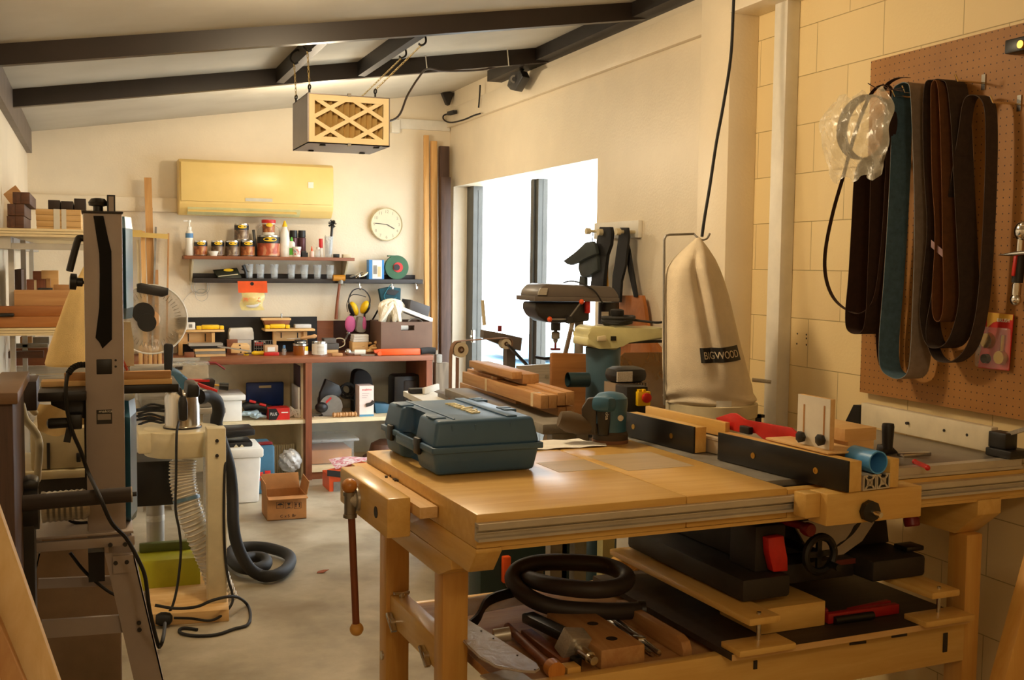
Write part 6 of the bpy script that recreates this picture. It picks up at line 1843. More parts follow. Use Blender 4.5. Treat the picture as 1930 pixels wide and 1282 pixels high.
# dark brown belt left of the blue one
loop('sanding_belt', [(1684, 200), (1676, 230), (1668, 400), (1662, 560), (1662, 650)], [(1668, 688), (1680, 690), (1684, 600), (1690, 420), (1693, 240), (1690, 205)], xb + 0.034, 0.05, 0.002, M_b1, 'dark brown sanding belt hanging just left of the blue and grey belt')
# folded wide dark belt under the plastic bag
loop('sanding_belt', [(1648, 300), (1632, 330), (1626, 420), (1620, 520), (1614, 590)], [(1618, 622), (1640, 628), (1652, 600), (1658, 480), (1662, 340), (1658, 305)], xb, 0.10, 0.002, M_b1, 'wide blackish-brown belt hanging below the bagged blade coil')
# wide dark brown belt, and a red-brown loop painting the shade inside it
loop('sanding_belt', [(1778, 152), (1762, 160), (1758, 220), (1760, 320), (1766, 430), (1758, 520), (1752, 590), (1760, 640)], [(1778, 656), (1806, 640), (1826, 570), (1824, 480), (1818, 360), (1812, 240), (1804, 165), (1792, 152)], xb + 0.01, 0.085, 0.002, M_b3, 'wide dark brown belt looped round the middle of the pegboard hooks')
loop('sanding_belt', [(1772, 158), (1770, 200), (1772, 330), (1778, 440), (1772, 560)], [(1776, 600), (1788, 602), (1794, 560), (1792, 440), (1790, 320), (1784, 170)], xb - 0.015, 0.07, 0.002, M_b2, 'red-brown loop standing in for the shaded inside of the wide dark brown belt')
# narrow black belt
loop('sanding_belt', [(1840, 180), (1826, 196), (1816, 260), (1800, 360), (1782, 460), (1766, 560), (1756, 620), (1762, 660)], [(1778, 680), (1806, 680), (1834, 650), (1852, 580), (1862, 460), (1868, 320), (1868, 220), (1860, 188)], xb, 0.05, 0.0022, M_b3, 'narrow black belt, the rightmost loop on the pegboard')
# thin pale band with lilac tape
single('tape_label', B().strip([at(x, y, X=xb - 0.04) for x, y in ((1755, 459), (1777, 478))], (0, 0, 0.024), 0.001), mat('lilac_tape', (150, 118, 120), 0.6), 'lilac tape tab between the grey belt and the narrow black belt', 'tape')
# bandsaw blade, big thin loop
loop('bandsaw_blade', [(1664, 160), (1640, 180), (1612, 250), (1590, 330), (1570, 400), (1556, 470), (1556, 520), (1570, 560)], [(1596, 584), (1625, 590), (1650, 560), (1664, 460), (1672, 330), (1676, 220), (1680, 170)], xb - 0.03, 0.016, 0.0016, M_b1, 'long thin bandsaw blade loop curving out left of the pegboard', 'blade', None)
# coil in plastic bag
cc = at(1628, 240, X=xb - 0.06)
ct = thing('blade_coil', 'coiled brown bandsaw blade inside a clear plastic bag at the left of the pegboard', 'blade coil', (cc.x, cc.y, at(1628, 335, X=cc.x).z))
kk = (cc - EYEP).dot(fw) / FPX
b = B()
ez = 60 * kk
ey = 52 * kk / 0.70
for i in range(3):
 f = 1 - 0.02 * i
 b.strip([(cc.x + 0.012 * i, cc.y + ey * f * math.cos(2 * PI * j / 40), cc.z + ez * f * math.sin(2 * PI * j / 40)) for j in range(40)], (0.02, 0, 0), 0.0016, closed=True)
part('coil', b, M_b1, ct)
b = B()
def filmpt(u, v):
 a = (u - 0.5) * 2
 y = cc.y - a * ey * (1.2 + 0.08 * math.sin(v * 9)) * (0.66 + 0.52 * math.sin(PI * min(0.9, 0.12 + v * 0.9)))
 z = cc.z + ez * (1.0 - 2.62 * v) + 0.012 * math.sin(a * 9 + v * 5)
 x = cc.x - 0.03 - 0.045 * math.cos(a * 1.3) * math.sin(PI * min(1, v * 1.1 + .05)) + 0.005 * math.sin(a * 11 + v * 17) + 0.004 * math.sin(a * 23 - v * 13)
 return (x, y, z)
b.grid(filmpt, 34, 34)
part('plastic_bag', b, clear('crinkled_bag_film', (224, 214, 190), 0.2, 0.42, 40), ct, 'crinkled clear plastic', ang=25)
b = B().strip([at(x, y, X=xb - 0.03) for x, y in ((1664, 172), (1676, 156), (1694, 147), (1712, 146))], (0.02, 0, 0), 0.0016, sm=4)
b.tube(poly([(1700, 166), (1670, 170), (1650, 165), (1636, 157)], X=xb - .05), 0.0018, 5, sm=4)
b.tube(poly([(1702, 172), (1672, 166), (1664, 158)], X=xb - .06), 0.0018, 5, sm=4)
single('twist_wire', b, M_b1, 'thin brown wires and blade end sticking out above the bagged coil', 'wire')
# blister card
p = poly([(1860, 588), (1910, 593), (1901, 699), (1843, 693)], X=PBX - 0.012)
t = thing('blister_card', 'red and yellow blister card of small brass wire brushes on the pegboard', 'blister card', p[3])
part('card', B().prism(p, (0.003, 0, 0)), mat('crimson_card', (196, 34, 26), 0.45, var=0.04), t)
pp = poly([(1861, 588.5), (1909.5, 593.5), (1908, 604), (1890, 602), (1872, 608), (1860, 618)], X=PBX - 0.0128)
part('yellow_corner', B().prism(pp, (0.0006, 0, 0)), mat('straw_print', (226, 176, 70), 0.5), t)
bl_ = [poly([(x, y)], X=PBX - 0.014)[0] for x, y in ((1864, 642), (1860, 676), (1888, 674))]
for q, r in zip(bl_, (0.026, 0.016, 0.023)):
 part('wire_wheel', B().cyl((PBX - 0.013, q.y, q.z), (PBX - 0.028, q.y, q.z), r, r * 0.9, 24), M_brass if r > 0.016 else M_dark, t)
q0, q1 = at(1891, 632, X=PBX - .016), at(1888, 666, X=PBX - .016)
part('arbor', B().cyl(q0, q1, 0.006), M_brass, t)
part('blister', B().box(PBX - 0.03, bl_[2].y - 0.035, bl_[1].z - 0.03, PBX - 0.0125, bl_[0].y + 0.045, bl_[0].z + 0.045, 0.008), M_clear2, t)
q = at(1893, 605, X=PBX - 0.0132)
letters('print_lines', 'BRUSH', M_paper, t, (PBX - 0.0132, q.y + 0.03, q.z - 0.004), (0, -1, 0), (0, 0, 1), 0.012, w=0.05)
# ratchet wrench at the frame edge
Xw = PBX - 0.03
t = thing('socket_wrench', 'chrome wrench with a red and black grip hanging at the right edge of the pegboard', 'wrench', at(1920, 580, X=Xw))
w0, w1 = at(1926, 420, X=Xw), at(1913, 575, X=Xw)
part('shaft', B().cyl(at(1924, 450, X=Xw), at(1915, 560, X=Xw), 0.011), M_chrome, t)
part('head', B().sph(at(1925, 436, X=Xw), 0.026, (0.7, 1, 1.2)).sph(at(1930, 425, X=Xw), 0.015), M_chrome, t)
part('tail', B().sph(at(1914, 565, X=Xw), 0.02, (0.7, 1, 1)).cyl(at(1917, 535, X=Xw), at(1915, 556, X=Xw), 0.014), M_chrome, t)
g0, g1 = at(1923, 474, X=Xw), at(1917, 533, X=Xw)
part('grip', B().cyl(g0, g1, 0.017), M_black, t)
part('red_inlay', B().bar(g0 + V((-0.013, 0, -.01)), g1 + V((-0.013, 0, .02)), 0.012, 0.016, (1, 0, 0), 0.003), M_red, t)
single('steel_spike', B().lathe([(0.001, 0), (0.007, 0.06), (0.007, 0.12)], at(1882, 481, X=Xw - .02), at(1930, 477, X=Xw - .02) - at(1882, 481, X=Xw - .02)), M_steel, 'pointed steel spike crossing the red-gripped wrench on the pegboard', 'spike')
a0 = at(1903, 77, X=PBX - .03)
t = thing('pegboard_clip', 'black and brass catch at the top right of the pegboard', 'clip', at(1925, 96, X=PBX - .03))
a1 = at(1940, 95, X=PBX - .03)
part('body', B().box(PBX - 0.05, a1.y, a1.z, PBX - 0.002, a0.y, a0.z, 0.004), M_black, t)
q = at(1928, 84, X=PBX - .05)
part('brass_stud', B().cyl((PBX - .05, q.y, q.z), (PBX - .062, q.y, q.z), 0.012), M_brass, t)
# ============================================================ LEFT SIDE
def pb(x0, y0, x1, y1, Y, d, bev=0.0):
 return pbox(B(), x0, y0, x1, y1, Y, d, bev)
# ------------------------------------------------------------ band saw
YS = 3.2
a = rect(165.5, 403, 230, 1012, YS)
M_saw = mat('warm_grey_saw_enamel', (170, 156, 146), 0.42, var=0.03)
t = thing('band_saw', 'tall grey band saw with teal wheel covers on a splayed stand in the left foreground', 'band saw', ((a[0] + a[2]) / 2, YS + 0.1, 0))
SAW = t
part('column', B().box(a[0], YS, a[1], a[2], YS + 0.09, a[3], 0.004), M_saw, t)
part('column_cap', B().box(a[0] - 0.003, YS - 0.003, a[3], a[2] + 0.003, YS + 0.1, a[3] + 0.006, 0.002), M_dark, t)
# wheel covers, seen edge on
for nm, pts, y0, y1 in (('upper_wheel_cover', (229, 238, 254), 405, 606), ('lower_wheel_cover', (229.5, 242, 257), 766, 1004)):
 zt_, zb_ = zat(238, y0, YS), zat(238, y1, YS)
 x0, x1, x2 = (at(p_, 600, Y=YS + 0.05).x for p_ in pts)
 c = 0.035
 prof = [(x0, YS + 0.05), (x1, YS + 0.02), (x2, YS + 0.14), (x2, YS + 0.42), (x0, YS + 0.42)]
 b = B()
 n = len(prof)
 cxm, cym = (x0 + x2) / 2, YS + 0.25
 rings = []
 for z, s in ((zb_, 0.55), (zb_ + c, 1.0), (zt_ - c, 1.0), (zt_, 0.55)):
  rings.append([b.v((cxm + (px - cxm) * (0.75 + 0.25 * s), cym + (py - cym) * s if s < 1 else py, z)) for px, py in prof])
 rings[0] = rings[0]
 for q, w in zip(rings, rings[1:]):
  for i in range(n):
   b.face((q[i], q[(i + 1) % n], w[(i + 1) % n], w[i]))
 b.face(list(reversed(rings[0])))
 b.face(rings[-1])
 part(nm, b, M_tealmetal, t, 'glossy teal cover', ang=20)
part('black_strip', B().prism(poly([(176, 407), (195, 407), (203, 445), (210, 474), (211, 560), (211, 640), (193, 657), (188, 645), (180, 637), (187, 580), (188, 520), (187, 478), (181, 440)], Y=YS - 0.001), (0, -0.003, 0), 0.001), mat('matt_black', (14, 13, 13), 0.95, var=0.1), t, 'matt black strip with a pointed end')  # flat matt black shape with a pointed end on the column front
q = at(185, 403, Y=YS + 0.03)
part('tension_knob', B().cyl((q.x, YS + 0.03, q.z), (q.x, YS + 0.03, zat(185, 388, YS)), 0.013).lathe([(0.008, 0), (0.024, 0.003), (0.026, 0.012), (0.018, 0.022), (0.008, 0.024)], (q.x, YS + 0.03, zat(185, 389, YS)), n=18), M_black, t, 'black tension knob')
a2 = rect(202, 368, 217, 402, YS + 0.01)
part('tension_scale', B().box(a2[0], YS + 0.005, a2[1], a2[2], YS + 0.05, a2[3]), M_black, t)
part('scale_face', B().box(a2[0] + 0.004, YS + 0.003, a2[1] + 0.002, a2[2] - 0.004, YS + 0.006, a2[3] - 0.004), M_saw, t)
part('lock_lever', B().tube([at(166, 450, Y=YS + .02), at(150, 449, Y=YS + .02), at(146, 455, Y=YS + .01), at(139, 480, Y=YS), at(131, 511, Y=YS - .01)], 0.0095, 10, sm=4), M_black, t, 'black lever handle')
q0, q1 = at(166, 533, Y=YS + .04), at(138, 531, Y=YS + .04)
part('guide_knob', B().lathe([(0.004, 0), (0.004, 0.012), (0.012, 0.014), (0.012, 0.028), (0.022, 0.03), (0.022, 0.046), (0.012, 0.048)], q0, q1 - q0, 16), M_black, t, 'black knob')
part('cover_plate', pb(182, 677, 211, 706, YS - 0.002, 0.004, 0.003), M_black, t, 'black square cover')
b = B()
for y in (679, 691):
 q = at(218, y, Y=YS)
 b.cyl((q.x, YS + .001, q.z), (q.x, YS - 0.003, q.z), 0.0032, n=10)
part('screws', b, M_black, t)
pl_ = part('rating_plate', pb(182, 772, 211, 800, YS - 0.001, 0.002), M_black, t, 'black rating plate')
part('plate_face', pb(184, 780, 209, 792, YS - 0.0016, 0.001), mat('plate_grey', (150, 138, 124), 0.5), pl_)
q = at(186, 778, Y=YS)
letters('lettering', 'makita', M_white, pl_, (q.x, YS - 0.0012, q.z), (1, 0, 0), (0, 0, 1), 0.0075, w=0.035)
part('blade_guard', B().prism(poly([(232, 607), (246, 607), (252, 645), (253, 690), (231, 690)], Y=YS + .12), (0, 0.01, 0)), M_shelf, t, 'cream plywood guard')
# table and trunnion
part('table', B().box(at(71, 745, Y=YS - .03).x, YS - 0.03, zat(200, 754, YS - .03), at(163, 745, Y=YS - .03).x, YS + 0.34, zat(200, 737, YS - .03), 0.003).box(at(164, 745, Y=YS).x, YS + 0.10, zat(200, 754, YS - .03), at(338, 745, Y=YS + .1).x, YS + 0.34, zat(200, 737, YS - .03), 0.003), mat('black_cast_table', (34, 30, 28), 0.4, 0.3), t)
part('trunnion', B().prism(poly([(95, 752), (164, 752), (164, 792), (150, 786), (96, 764)], Y=YS + .06), (0, 0.05, 0), 0.003), M_charcoal, t)
# switch / tilt handles on the left
part('tilt_handle', B().lathe([(0.006, 0), (0.013, 0.004), (0.0145, 0.01), (0.0135, 0.08), (0.008, 0.084)], at(88, 799, Y=YS - .02), at(140, 796, Y=YS - .02) - at(88, 799, Y=YS - .02), 16).box(at(128, 800, Y=YS).x, YS - 0.04, zat(140, 806, YS), at(155, 800, Y=YS).x, YS + 0.02, zat(140, 778, YS), 0.004).bar(at(132, 806, Y=YS - .02), at(126, 833, Y=YS - .02), 0.018, 0.018, (0, 1, 0)), M_black, t, 'black tilt handle')
part('side_post', pb(160, 790, 167, 900, YS + .08, 0.03), M_charcoal, t)
# lower body
part('lower_frame', pb(164, 1000, 232, 1014, YS - 0.002, 0.1, 0.002), M_saw, t)
# stand
b = B()
part('stand_rail', pb(58, 1010, 254, 1043, YS - 0.03, 0.02, 0.003), M_saw, t)
part('stand_plate', B().box(at(62, 1010, Y=YS - .03).x, YS - 0.03, zat(150, 1008, YS), at(252, 1010, Y=YS - .03).x, YS + 0.4, zat(150, 1003, YS), 0.002), M_saw, t)
def stand_leg(tp, bp, Y0, Y1, w=0.08):
 p = [at(x, y, Y=YS - .025) for x, y in tp]
 e0, e1 = at(bp[0], 1282, Y=YS - .025), at(bp[1], 1282, Y=YS - .025)
 k = p[0].z / (p[0].z - e0.z)
 f0, f1 = p[0] + (e0 - p[0]) * k, p[1] + (e1 - p[1]) * k
 dy = V((0, Y1 - Y0, 0))
 dt = V((0, 0.004, 0))
 sh = V((0, Y0 - YS + .025, 0))
 return B().prism([p[0] + sh, p[1] + sh, f1 + sh, f0 + sh], dt).prism([p[1] + sh, p[1] + sh + V((-.004, 0, 0)), f1 + sh + V((-.004, 0, 0)), f1 + sh], dy)
part('stand_leg', stand_leg([(197, 1043), (252, 1043)], (252, 308), YS - .025, YS + .05), M_saw, t)
part('stand_leg', stand_leg([(38, 1043), (76, 1043)], (-12, 26), YS - .025, YS + .05), M_saw, t)
part('stand_leg', stand_leg([(197, 1043), (252, 1043)], (248, 300), YS + .32, YS + .38), M_saw, t)
part('stand_leg', stand_leg([(38, 1043), (76, 1043)], (-5, 26), YS + .32, YS + .38), M_saw, t)
part('cross_bar', B().bar(at(72, 1100, Y=YS + .33), at(216, 1094, Y=YS + .33), 0.012, 0.03, (0, 0, 1)), M_saw, t)
part('cross_bar', B().bar(at(78, 1186, Y=YS), at(246, 1174, Y=YS), 0.012, 0.05, (0, 0, 1)), M_saw, t)
part('gusset', pb(213, 1046, 251, 1082, YS - .033, 0.006), M_saw, t)
b = B()
for x, y in ((208, 1028), (236, 1027), (63, 1036), (218, 1062), (239, 1060), (262, 1175), (263, 1188), (52, 1073)):
 q = at(x, y, Y=YS - .036)
 b.cyl((q.x, q.y, q.z), (q.x, q.y + 0.006, q.z), 0.006, n=10)
part('bolts', b, M_charcoal, t)
part('motor_belt_box', pb(167, 1040, 197, 1098, YS + .2, 0.1), M_black, t)
# fence board on the table
p = [at(120, 701, Y=YS + .05), at(325, 702, Y=YS + .05), at(325, 735, Y=YS + .05), at(120, 736, Y=YS + .05)]
ztb = zat(200, 737, YS - .03)
t = thing('fence_board', 'tan wooden board lying across the band saw table as a fence', 'board', ((p[0].x + p[1].x) / 2, YS + .2, ztb))
zf = p[1].z
part('upright', B().box(p[0].x, YS + 0.10, ztb + 0.017, p[1].x, YS + 0.125, zf, 0.002), W_cedX, t)
part('base', B().box(p[0].x - 0.06, YS + 0.095, ztb + 0.001, p[1].x + 0.002, YS + 0.16, ztb + 0.0165, 0.001), W_pineX, t)
q0, q1 = at(230, 677, Y=YS + .11), at(240, 704, Y=YS + .11)
single('pencil', B().cyl(q0, V((q1.x, YS + .11, zf + 0.003)), 0.004), mat('red_yellow_pencil', (190, 70, 30), 0.5), 'short red pencil leaning on the band saw fence board', 'pencil')
# roller in front of the saw stand
YR = 3.0
q0, q1 = at(18, 951, Y=YR), at(247, 932, Y=YR)
kk = (q1 - EYEP).dot(fw) / FPX
t = thing('drum_roller', 'dark horizontal roller with a large black drum before the band saw stand', 'roller', (q0.x, YR, 0))
part('roller', B().cyl(q0, q1, 14.5 * kk, n=28), mat('dark_brown_grit', (58, 48, 42), 0.7, var=0.1), t)
part('end_plate', B().cyl(q1, q1 + (q1 - q0).normalized() * 0.003, 15 * kk, n=28), M_alu, t)
part('end_screw', B().cyl(q1, q1 + (q1 - q0).normalized() * 0.014, 0.006), M_black, t)
d0, d1 = at(26, 962, Y=YR + .06), at(73, 958, Y=YR + .06)
part('drum', B().cyl(d0, d1, 39 * kk, n=36), M_black, t, 'large black drum')
part('drum_rim', B().lathe([(34 * kk, 0), (41 * kk, 0), (41 * kk, 0.004), (34 * kk, 0.004)], at(22, 962, Y=YR + .06), d1 - d0, 36), M_alu, t)
part('support', B().box(d0.x + .01, YR + 0.02, 0, d1.x - .01, YR + 0.12, d0.z - 0.02), M_charcoal, t)
part('ribbed_motor', B().lathe([(.03, 0), (.043, .004)] + [(.043 - .003 * (i % 2), .01 + i * .007) for i in range(16)] + [(.03, .126)], at(76, 957, Y=YR + .2), (1, 0, .02), 24), M_alu, t, 'silver ribbed motor')
q = at(64, 906, Y=YR + .1)
part('gear_cover', B().prism(poly([(30, 925), (32, 912), (55, 903), (72, 908), (72, 925)], Y=YR + .05), (0, 0.08, 0), 0.006), M_charcoal, t)
# ------------------------------------------------------------ cables of the saw
ck = M_rubber
b = B().tube([at(168, 688, Y=YS + .03), at(150, 688, Y=YS + .02), at(137, 694, Y=YS), at(128, 706, Y=YS - .01), at(124, 735, Y=YS - .05), at(127, 775, Y=YS - .05), at(137, 815, Y=YS - .05), at(152, 850, Y=YS - .05), at(166, 890, Y=YS - .05), at(186, 932, Y=YR - .06), at(210, 985, Y=YR - .06), at(238, 1015, Y=YR), at(262, 1058, Y=YR), at(274, 1090, Y=YR), at(282, 1150, Y=YR), at(297, 1212, Y=YR + .1), at(302, 1218, Y=YR + .1), at(308, 1200, Y=YR + .15), at(311, 1175, Y=3.5)], 0.0052, 8, sm=6)
t = thing('power_cable', 'black power cable looping from the band saw column down its stand', 'cable', at(302, 1218, Y=YR + .1))
part('lead', b, ck, t)
b = B()
P_ = smooth_path([at(168, 688, Y=YS + .03), at(150, 688, Y=YS + .02), at(137, 694, Y=YS), at(129, 704, Y=YS - .01)], 10)
for i in range(2, len(P_) - 1, 3):
 d = (P_[i + 1] - P_[i - 1]).normalized()
 b.cyl(P_[i] - d * 0.0018, P_[i] + d * 0.0018, 0.0085, n=12)
part('strain_relief', b, ck, t)
single('power_cable', B().tube([at(104, 950, Y=YR + .3), at(130, 980, Y=YR + .3), at(150, 986, Y=YR + .3), at(165, 985, Y=YR + .3)], 0.005, 7, sm=5), ck, 'short black cable behind the dark roller before the band saw', 'cable')
single('power_cable', B().tube([at(132, 1042, Y=YS + .25), at(160, 1078, Y=YS + .25), at(200, 1112, Y=YS + .25), at(226, 1126, Y=YS + .25)], 0.005, 7, sm=5), ck, 'black cable hanging between the band saw stand rails', 'cable')
# ------------------------------------------------------------ dust extractor with chrome motor
YD = 5.1
t = thing('dust_extractor', 'cream dust extractor with a chrome motor on a wooden base left of the aisle', 'dust extractor', (at(345, 1170, Y=YD).x, YD + .2, 0))
DE = t
c0 = at(343, 840, Y=YD + .2)
k = (c0 - EYEP).dot(fw) / FPX
zt_, zb_ = zat(343, 815, YD + .05), zat(343, 868, YD)
r = 70 * k
part('fan_housing', B().lathe([(r * 0.96, zb_), (r, zb_ + 0.01), (r, zt_ - 0.05), (r * 1.01, zt_ - 0.045), (r, zt_ - 0.03), (r, zt_ - 0.006), (r * 0.96, zt_)], (c0.x, YD + .2, 0), n=44), M_cream, t)
part('outlet', B().box(at(258, 840, Y=YD + .2).x, YD + .1, zb_ + .02, c0.x, YD + .38, zt_ - .005, 0.01), M_cream, t)
xp0, xp1 = at(389, 900, Y=YD).x, at(424, 900, Y=YD).x
part('post', B().box(xp0, YD - 0.05, 0.05, xp1, YD + 0.04, zat(405, 808, YD - .05), 0.003), M_cream, t)
part('post', B().box(at(392, 900, Y=YD + .36).x, YD + .36, 0.05, at(392, 900, Y=YD + .36).x + .05, YD + .44, zb_ + .05, 0.003), M_cream, t)
b = B()
for y in (831, 859):
 q = at(409, y, Y=YD - .051)
 b.cyl((q.x, YD - .05, q.z), (q.x, YD - .056, q.z), 0.008, n=10)
part('bolts', b, M_dark, t)
zbase = 0.055
part('base', B().prism([(at(285, 1180, Z=0).x, YD - .12, 0), (at(432, 1172, Z=0).x, YD - .16, 0), (at(432, 1172, Z=0).x + .06, YD + .5, 0), (at(285, 1180, Z=0).x, YD + .5, 0)], (0, 0, zbase), 0.004), W_pineX, t)
# motor
q = at(344, 805, Y=YD + .2)
rm = 32 * k
zm0, zm1 = zt_, zat(344, 738, YD + .2)
mt_ = part('motor', B().lathe([(rm * 1.08, zm0), (rm * 1.08, zm0 + .01), (rm, zm0 + .012), (rm, zm1 - .03), (rm * .96, zm1 - 0.01), (rm * .9, zm1)], (q.x, YD + .2, 0), n=36), mat('brushed_chrome', (214, 206, 194), 0.22, 1.0, var=0.12, ns=6, sc=(14, 14, 0.4)), t, 'chrome motor')
part('motor_band', B().lathe([(rm * 1.1, zm0 - .002), (rm * 1.1, zm0 + .008)], (q.x, YD + .2, 0), n=36), M_black, t)
part('top_cap', B().prism([at(x, y, Y=YD + .1) for x, y in ((354, 724), (372, 723), (377, 730), (376, 749), (352, 750))], (0, 0.2, 0), 0.012), M_black, t)
part('handle', B().prism([at(x, y, Y=YD + .08) for x, y in ((340, 748), (350, 746), (354, 760), (354, 792), (346, 795), (337, 793), (336, 760))], (0, 0.04, 0), 0.008), M_black, t, 'black grip')
part('switch_arm', B().prism([at(x, y, Y=YD + .09) for x, y in ((314, 720), (330, 720), (343, 734), (345, 748), (338, 746), (326, 730), (316, 730))], (0, 0.05, 0), 0.005), M_charcoal, t)
# flexible clear hose with spiral
hp = smooth_path([at(345, 868, Y=YD + .15), at(344, 900, Y=YD + .14), at(350, 935, Y=YD + .12), at(362, 975, Y=YD + .1), at(380, 1020, Y=YD + .1), at(398, 1060, Y=YD + .12), at(414, 1105, Y=YD + .16), at(430, 1145, Y=YD + .2), at(438, 1172, Y=YD + .22)], 12)
rh = 25 * k
b = B().tube(hp, rh * 0.9, 20)
hose = part('clear_hose', b, clear('clear_hose_wall', (214, 204, 184), 0.2, 0.5), t)
b = B()
tot = len(hp) - 1
turns = 46
prev = None
sp = []
for i in range(turns * 12 + 1):
 u = i / (turns * 12) * tot
 j = min(int(u), tot - 1)
 f = u - j
 p_ = hp[j] * (1 - f) + hp[j + 1] * f
 tg = (hp[j + 1] - hp[j]).normalized()
 aa = V((0, 1, 0)) - tg * tg.y
 aa.normalize()
 bb = tg.cross(aa)
 an = 2 * PI * i / 12
 sp.append(p_ + (aa * math.cos(an) + bb * math.sin(an)) * rh * 0.93)
b.tube(sp, 0.0042, 5)
part('spiral_wire', b, mat('pale_spiral_rib', (206, 194, 172), 0.35), t, 'pale spiral rib')
i0 = len(hp) * 26 // 100
part('blue_band', B().tube(hp[i0:i0 + 3], rh * 1.0, 20), mat('steel_blue_band', (84, 112, 128), 0.4), t, 'blue joint band')
# black box behind, duct pieces, yellow tray
single('black_hopper', pb(257, 868, 326, 956, YD + .42, 0.28, 0.004), M_black, 'black box hanging below the fan housing behind the clear hose', 'box')
a = rect(278, 956, 312, 1028, YD + .5)
t2 = thing('metal_duct', 'grey sheet-metal duct standing behind the dust extractor', 'duct', ((a[0] + a[2]) / 2, YD + .6, 0))
part('pipe', B().cyl(((a[0] + a[2]) / 2, YD + .6, 0), ((a[0] + a[2]) / 2, YD + .6, a[3]), (a[2] - a[0]) / 2), mat('dull_duct_steel', (170, 162, 150), .45, .2), t2)
part('collar', B().cyl(((a[0] + a[2]) / 2, YD + .6, a[1] + .1), ((a[0] + a[2]) / 2, YD + .6, a[1] + .13), (a[2] - a[0]) / 2 * 1.05), M_alu, t2)
a = rect(266, 1048, 377, 1128, YD + .3)
t2 = thing('storage_crate', 'yellow-green and black crate on the extractor base behind the clear hose', 'crate', ((a[0] + a[2]) / 2, YD + .3, zbase))
zs_ = zat(320, 1108, YD + .3)
part('lower_tray', B().box(a[0], YD + .29, zbase, a[2], YD + .48, zs_, 0.006), M_black, t2)
part('tray', B().box(a[0] - .01, YD + .28, zs_, a[2], YD + .485, a[3], 0.006), mat('olive_yellow_plastic', (176, 172, 36), 0.4), t2, 'yellow-green tray')
part('tray_back', B().box(a[0], YD + .44, a[3], a[2] - .02, YD + .48, zat(320, 1026, YD + .4), 0.006), mat('olive_green_plastic', (92, 98, 40), 0.5), t2)
# extractor cords
t2 = thing('power_cable', 'black cord hanging down the front of the dust extractor with a plug on the base', 'cord', at(318, 1165, Y=YD - .1))
part('lead', B().tube([at(337, 795, Y=YD + .02), at(333, 820, Y=YD - .05), at(332, 900, Y=YD - .06), at(331, 960, Y=YD - .06), at(338, 1000, Y=YD - .08), at(341, 1040, Y=YD - .08), at(335, 1100, Y=YD - .08), at(326, 1140, Y=YD - .1), at(315, 1162, Y=YD - .1), at(309, 1190, Y=YD - .2), at(306, 1210, Y=YD - .5)], 0.006, 7, sm=6), ck, t2)
part('plug', B().lathe([(0.012, 0), (0.026, 0.01), (0.03, 0.03), (0.03, 0.05), (0.02, 0.07)], at(325, 1166, Y=YD - .15), V((-1, 0, 0.05)), 16).cyl(at(308, 1168, Y=YD - .15), at(298, 1171, Y=YD - .15), 0.014), ck, t2)
cz = lambda x, y: at(x, y, Z=0.008)
single('extension_lead', B().tube([at(292, 1141, Y=YD - .17), at(330, 1147, Y=YD - .18), at(370, 1144, Y=YD - .2), at(400, 1132, Y=YD - .2), at(430, 1125, Y=YD - .18), at(450, 1127, Y=YD - .1), cz(466, 1140), cz(472, 1160), cz(466, 1178), cz(440, 1186), cz(410, 1196), cz(375, 1199), cz(345, 1195), cz(338, 1188), cz(348, 1184), cz(372, 1187)], 0.007, 8, sm=6), ck, 'long black cord looped on the floor in front of the dust extractor base', 'cord')
single('extension_lead', B().tube([at(328, 1165, Y=YD - .15), at(360, 1166, Y=YD - .17), at(395, 1170, Y=YD - .18), at(418, 1160, Y=YD - .15), at(436, 1140, Y=YD - .1), at(438, 1120, Y=YD - .07), at(430, 1090, Y=YD - .06), at(424, 1040, Y=YD - .055), at(422, 960, Y=YD - .055), at(424, 880, Y=YD - .05), at(427, 840, Y=YD)], 0.006, 8, sm=6), ck, 'black cord running down the right side of the cream extractor post to the plug', 'cord')
# black suction hose
YH = 5.7
hose_pts = [at(376, 748, Y=YD + .2), at(395, 747, Y=YD + .25), at(408, 756, Y=YD + .3), at(412, 775, Y=YD + .35), at(408, 800, Y=YD + .4), at(420, 840, Y=5.55), at(432, 880, Y=5.55), at(438, 930, Y=5.55), at(440, 990, Y=5.5), at(448, 1030, Y=5.5), at(468, 1068, Y=5.5), at(490, 1084, Y=5.5), at(512, 1086, Z=0.04), at(535, 1076, Z=0.04), at(548, 1058, Z=0.04), at(540, 1044, Z=0.04), at(505, 1033, Z=0.04), at(470, 1031, Z=0.04), at(440, 1036, Z=0.045), at(435, 1052, Z=0.045), at(450, 1068, Z=0.045), at(475, 1073, Z=0.05), at(500, 1066, Z=0.05), at(500, 1054, Z=0.05), at(480, 1050, Z=0.05), at(455, 1054, Z=0.06)]
t2 = thing('suction_hose', 'thick black suction hose from the chrome motor to a coil on the floor', 'hose', at(500, 1080, Z=0.0))
part('hose', B().tube(hose_pts, 0.03, 14, sm=7), M_rubber, t2)
b = B()
HP = smooth_path(hose_pts[:9], 10)
part('cuff', B().tube(HP[:5], 0.036, 14), M_black, t2)
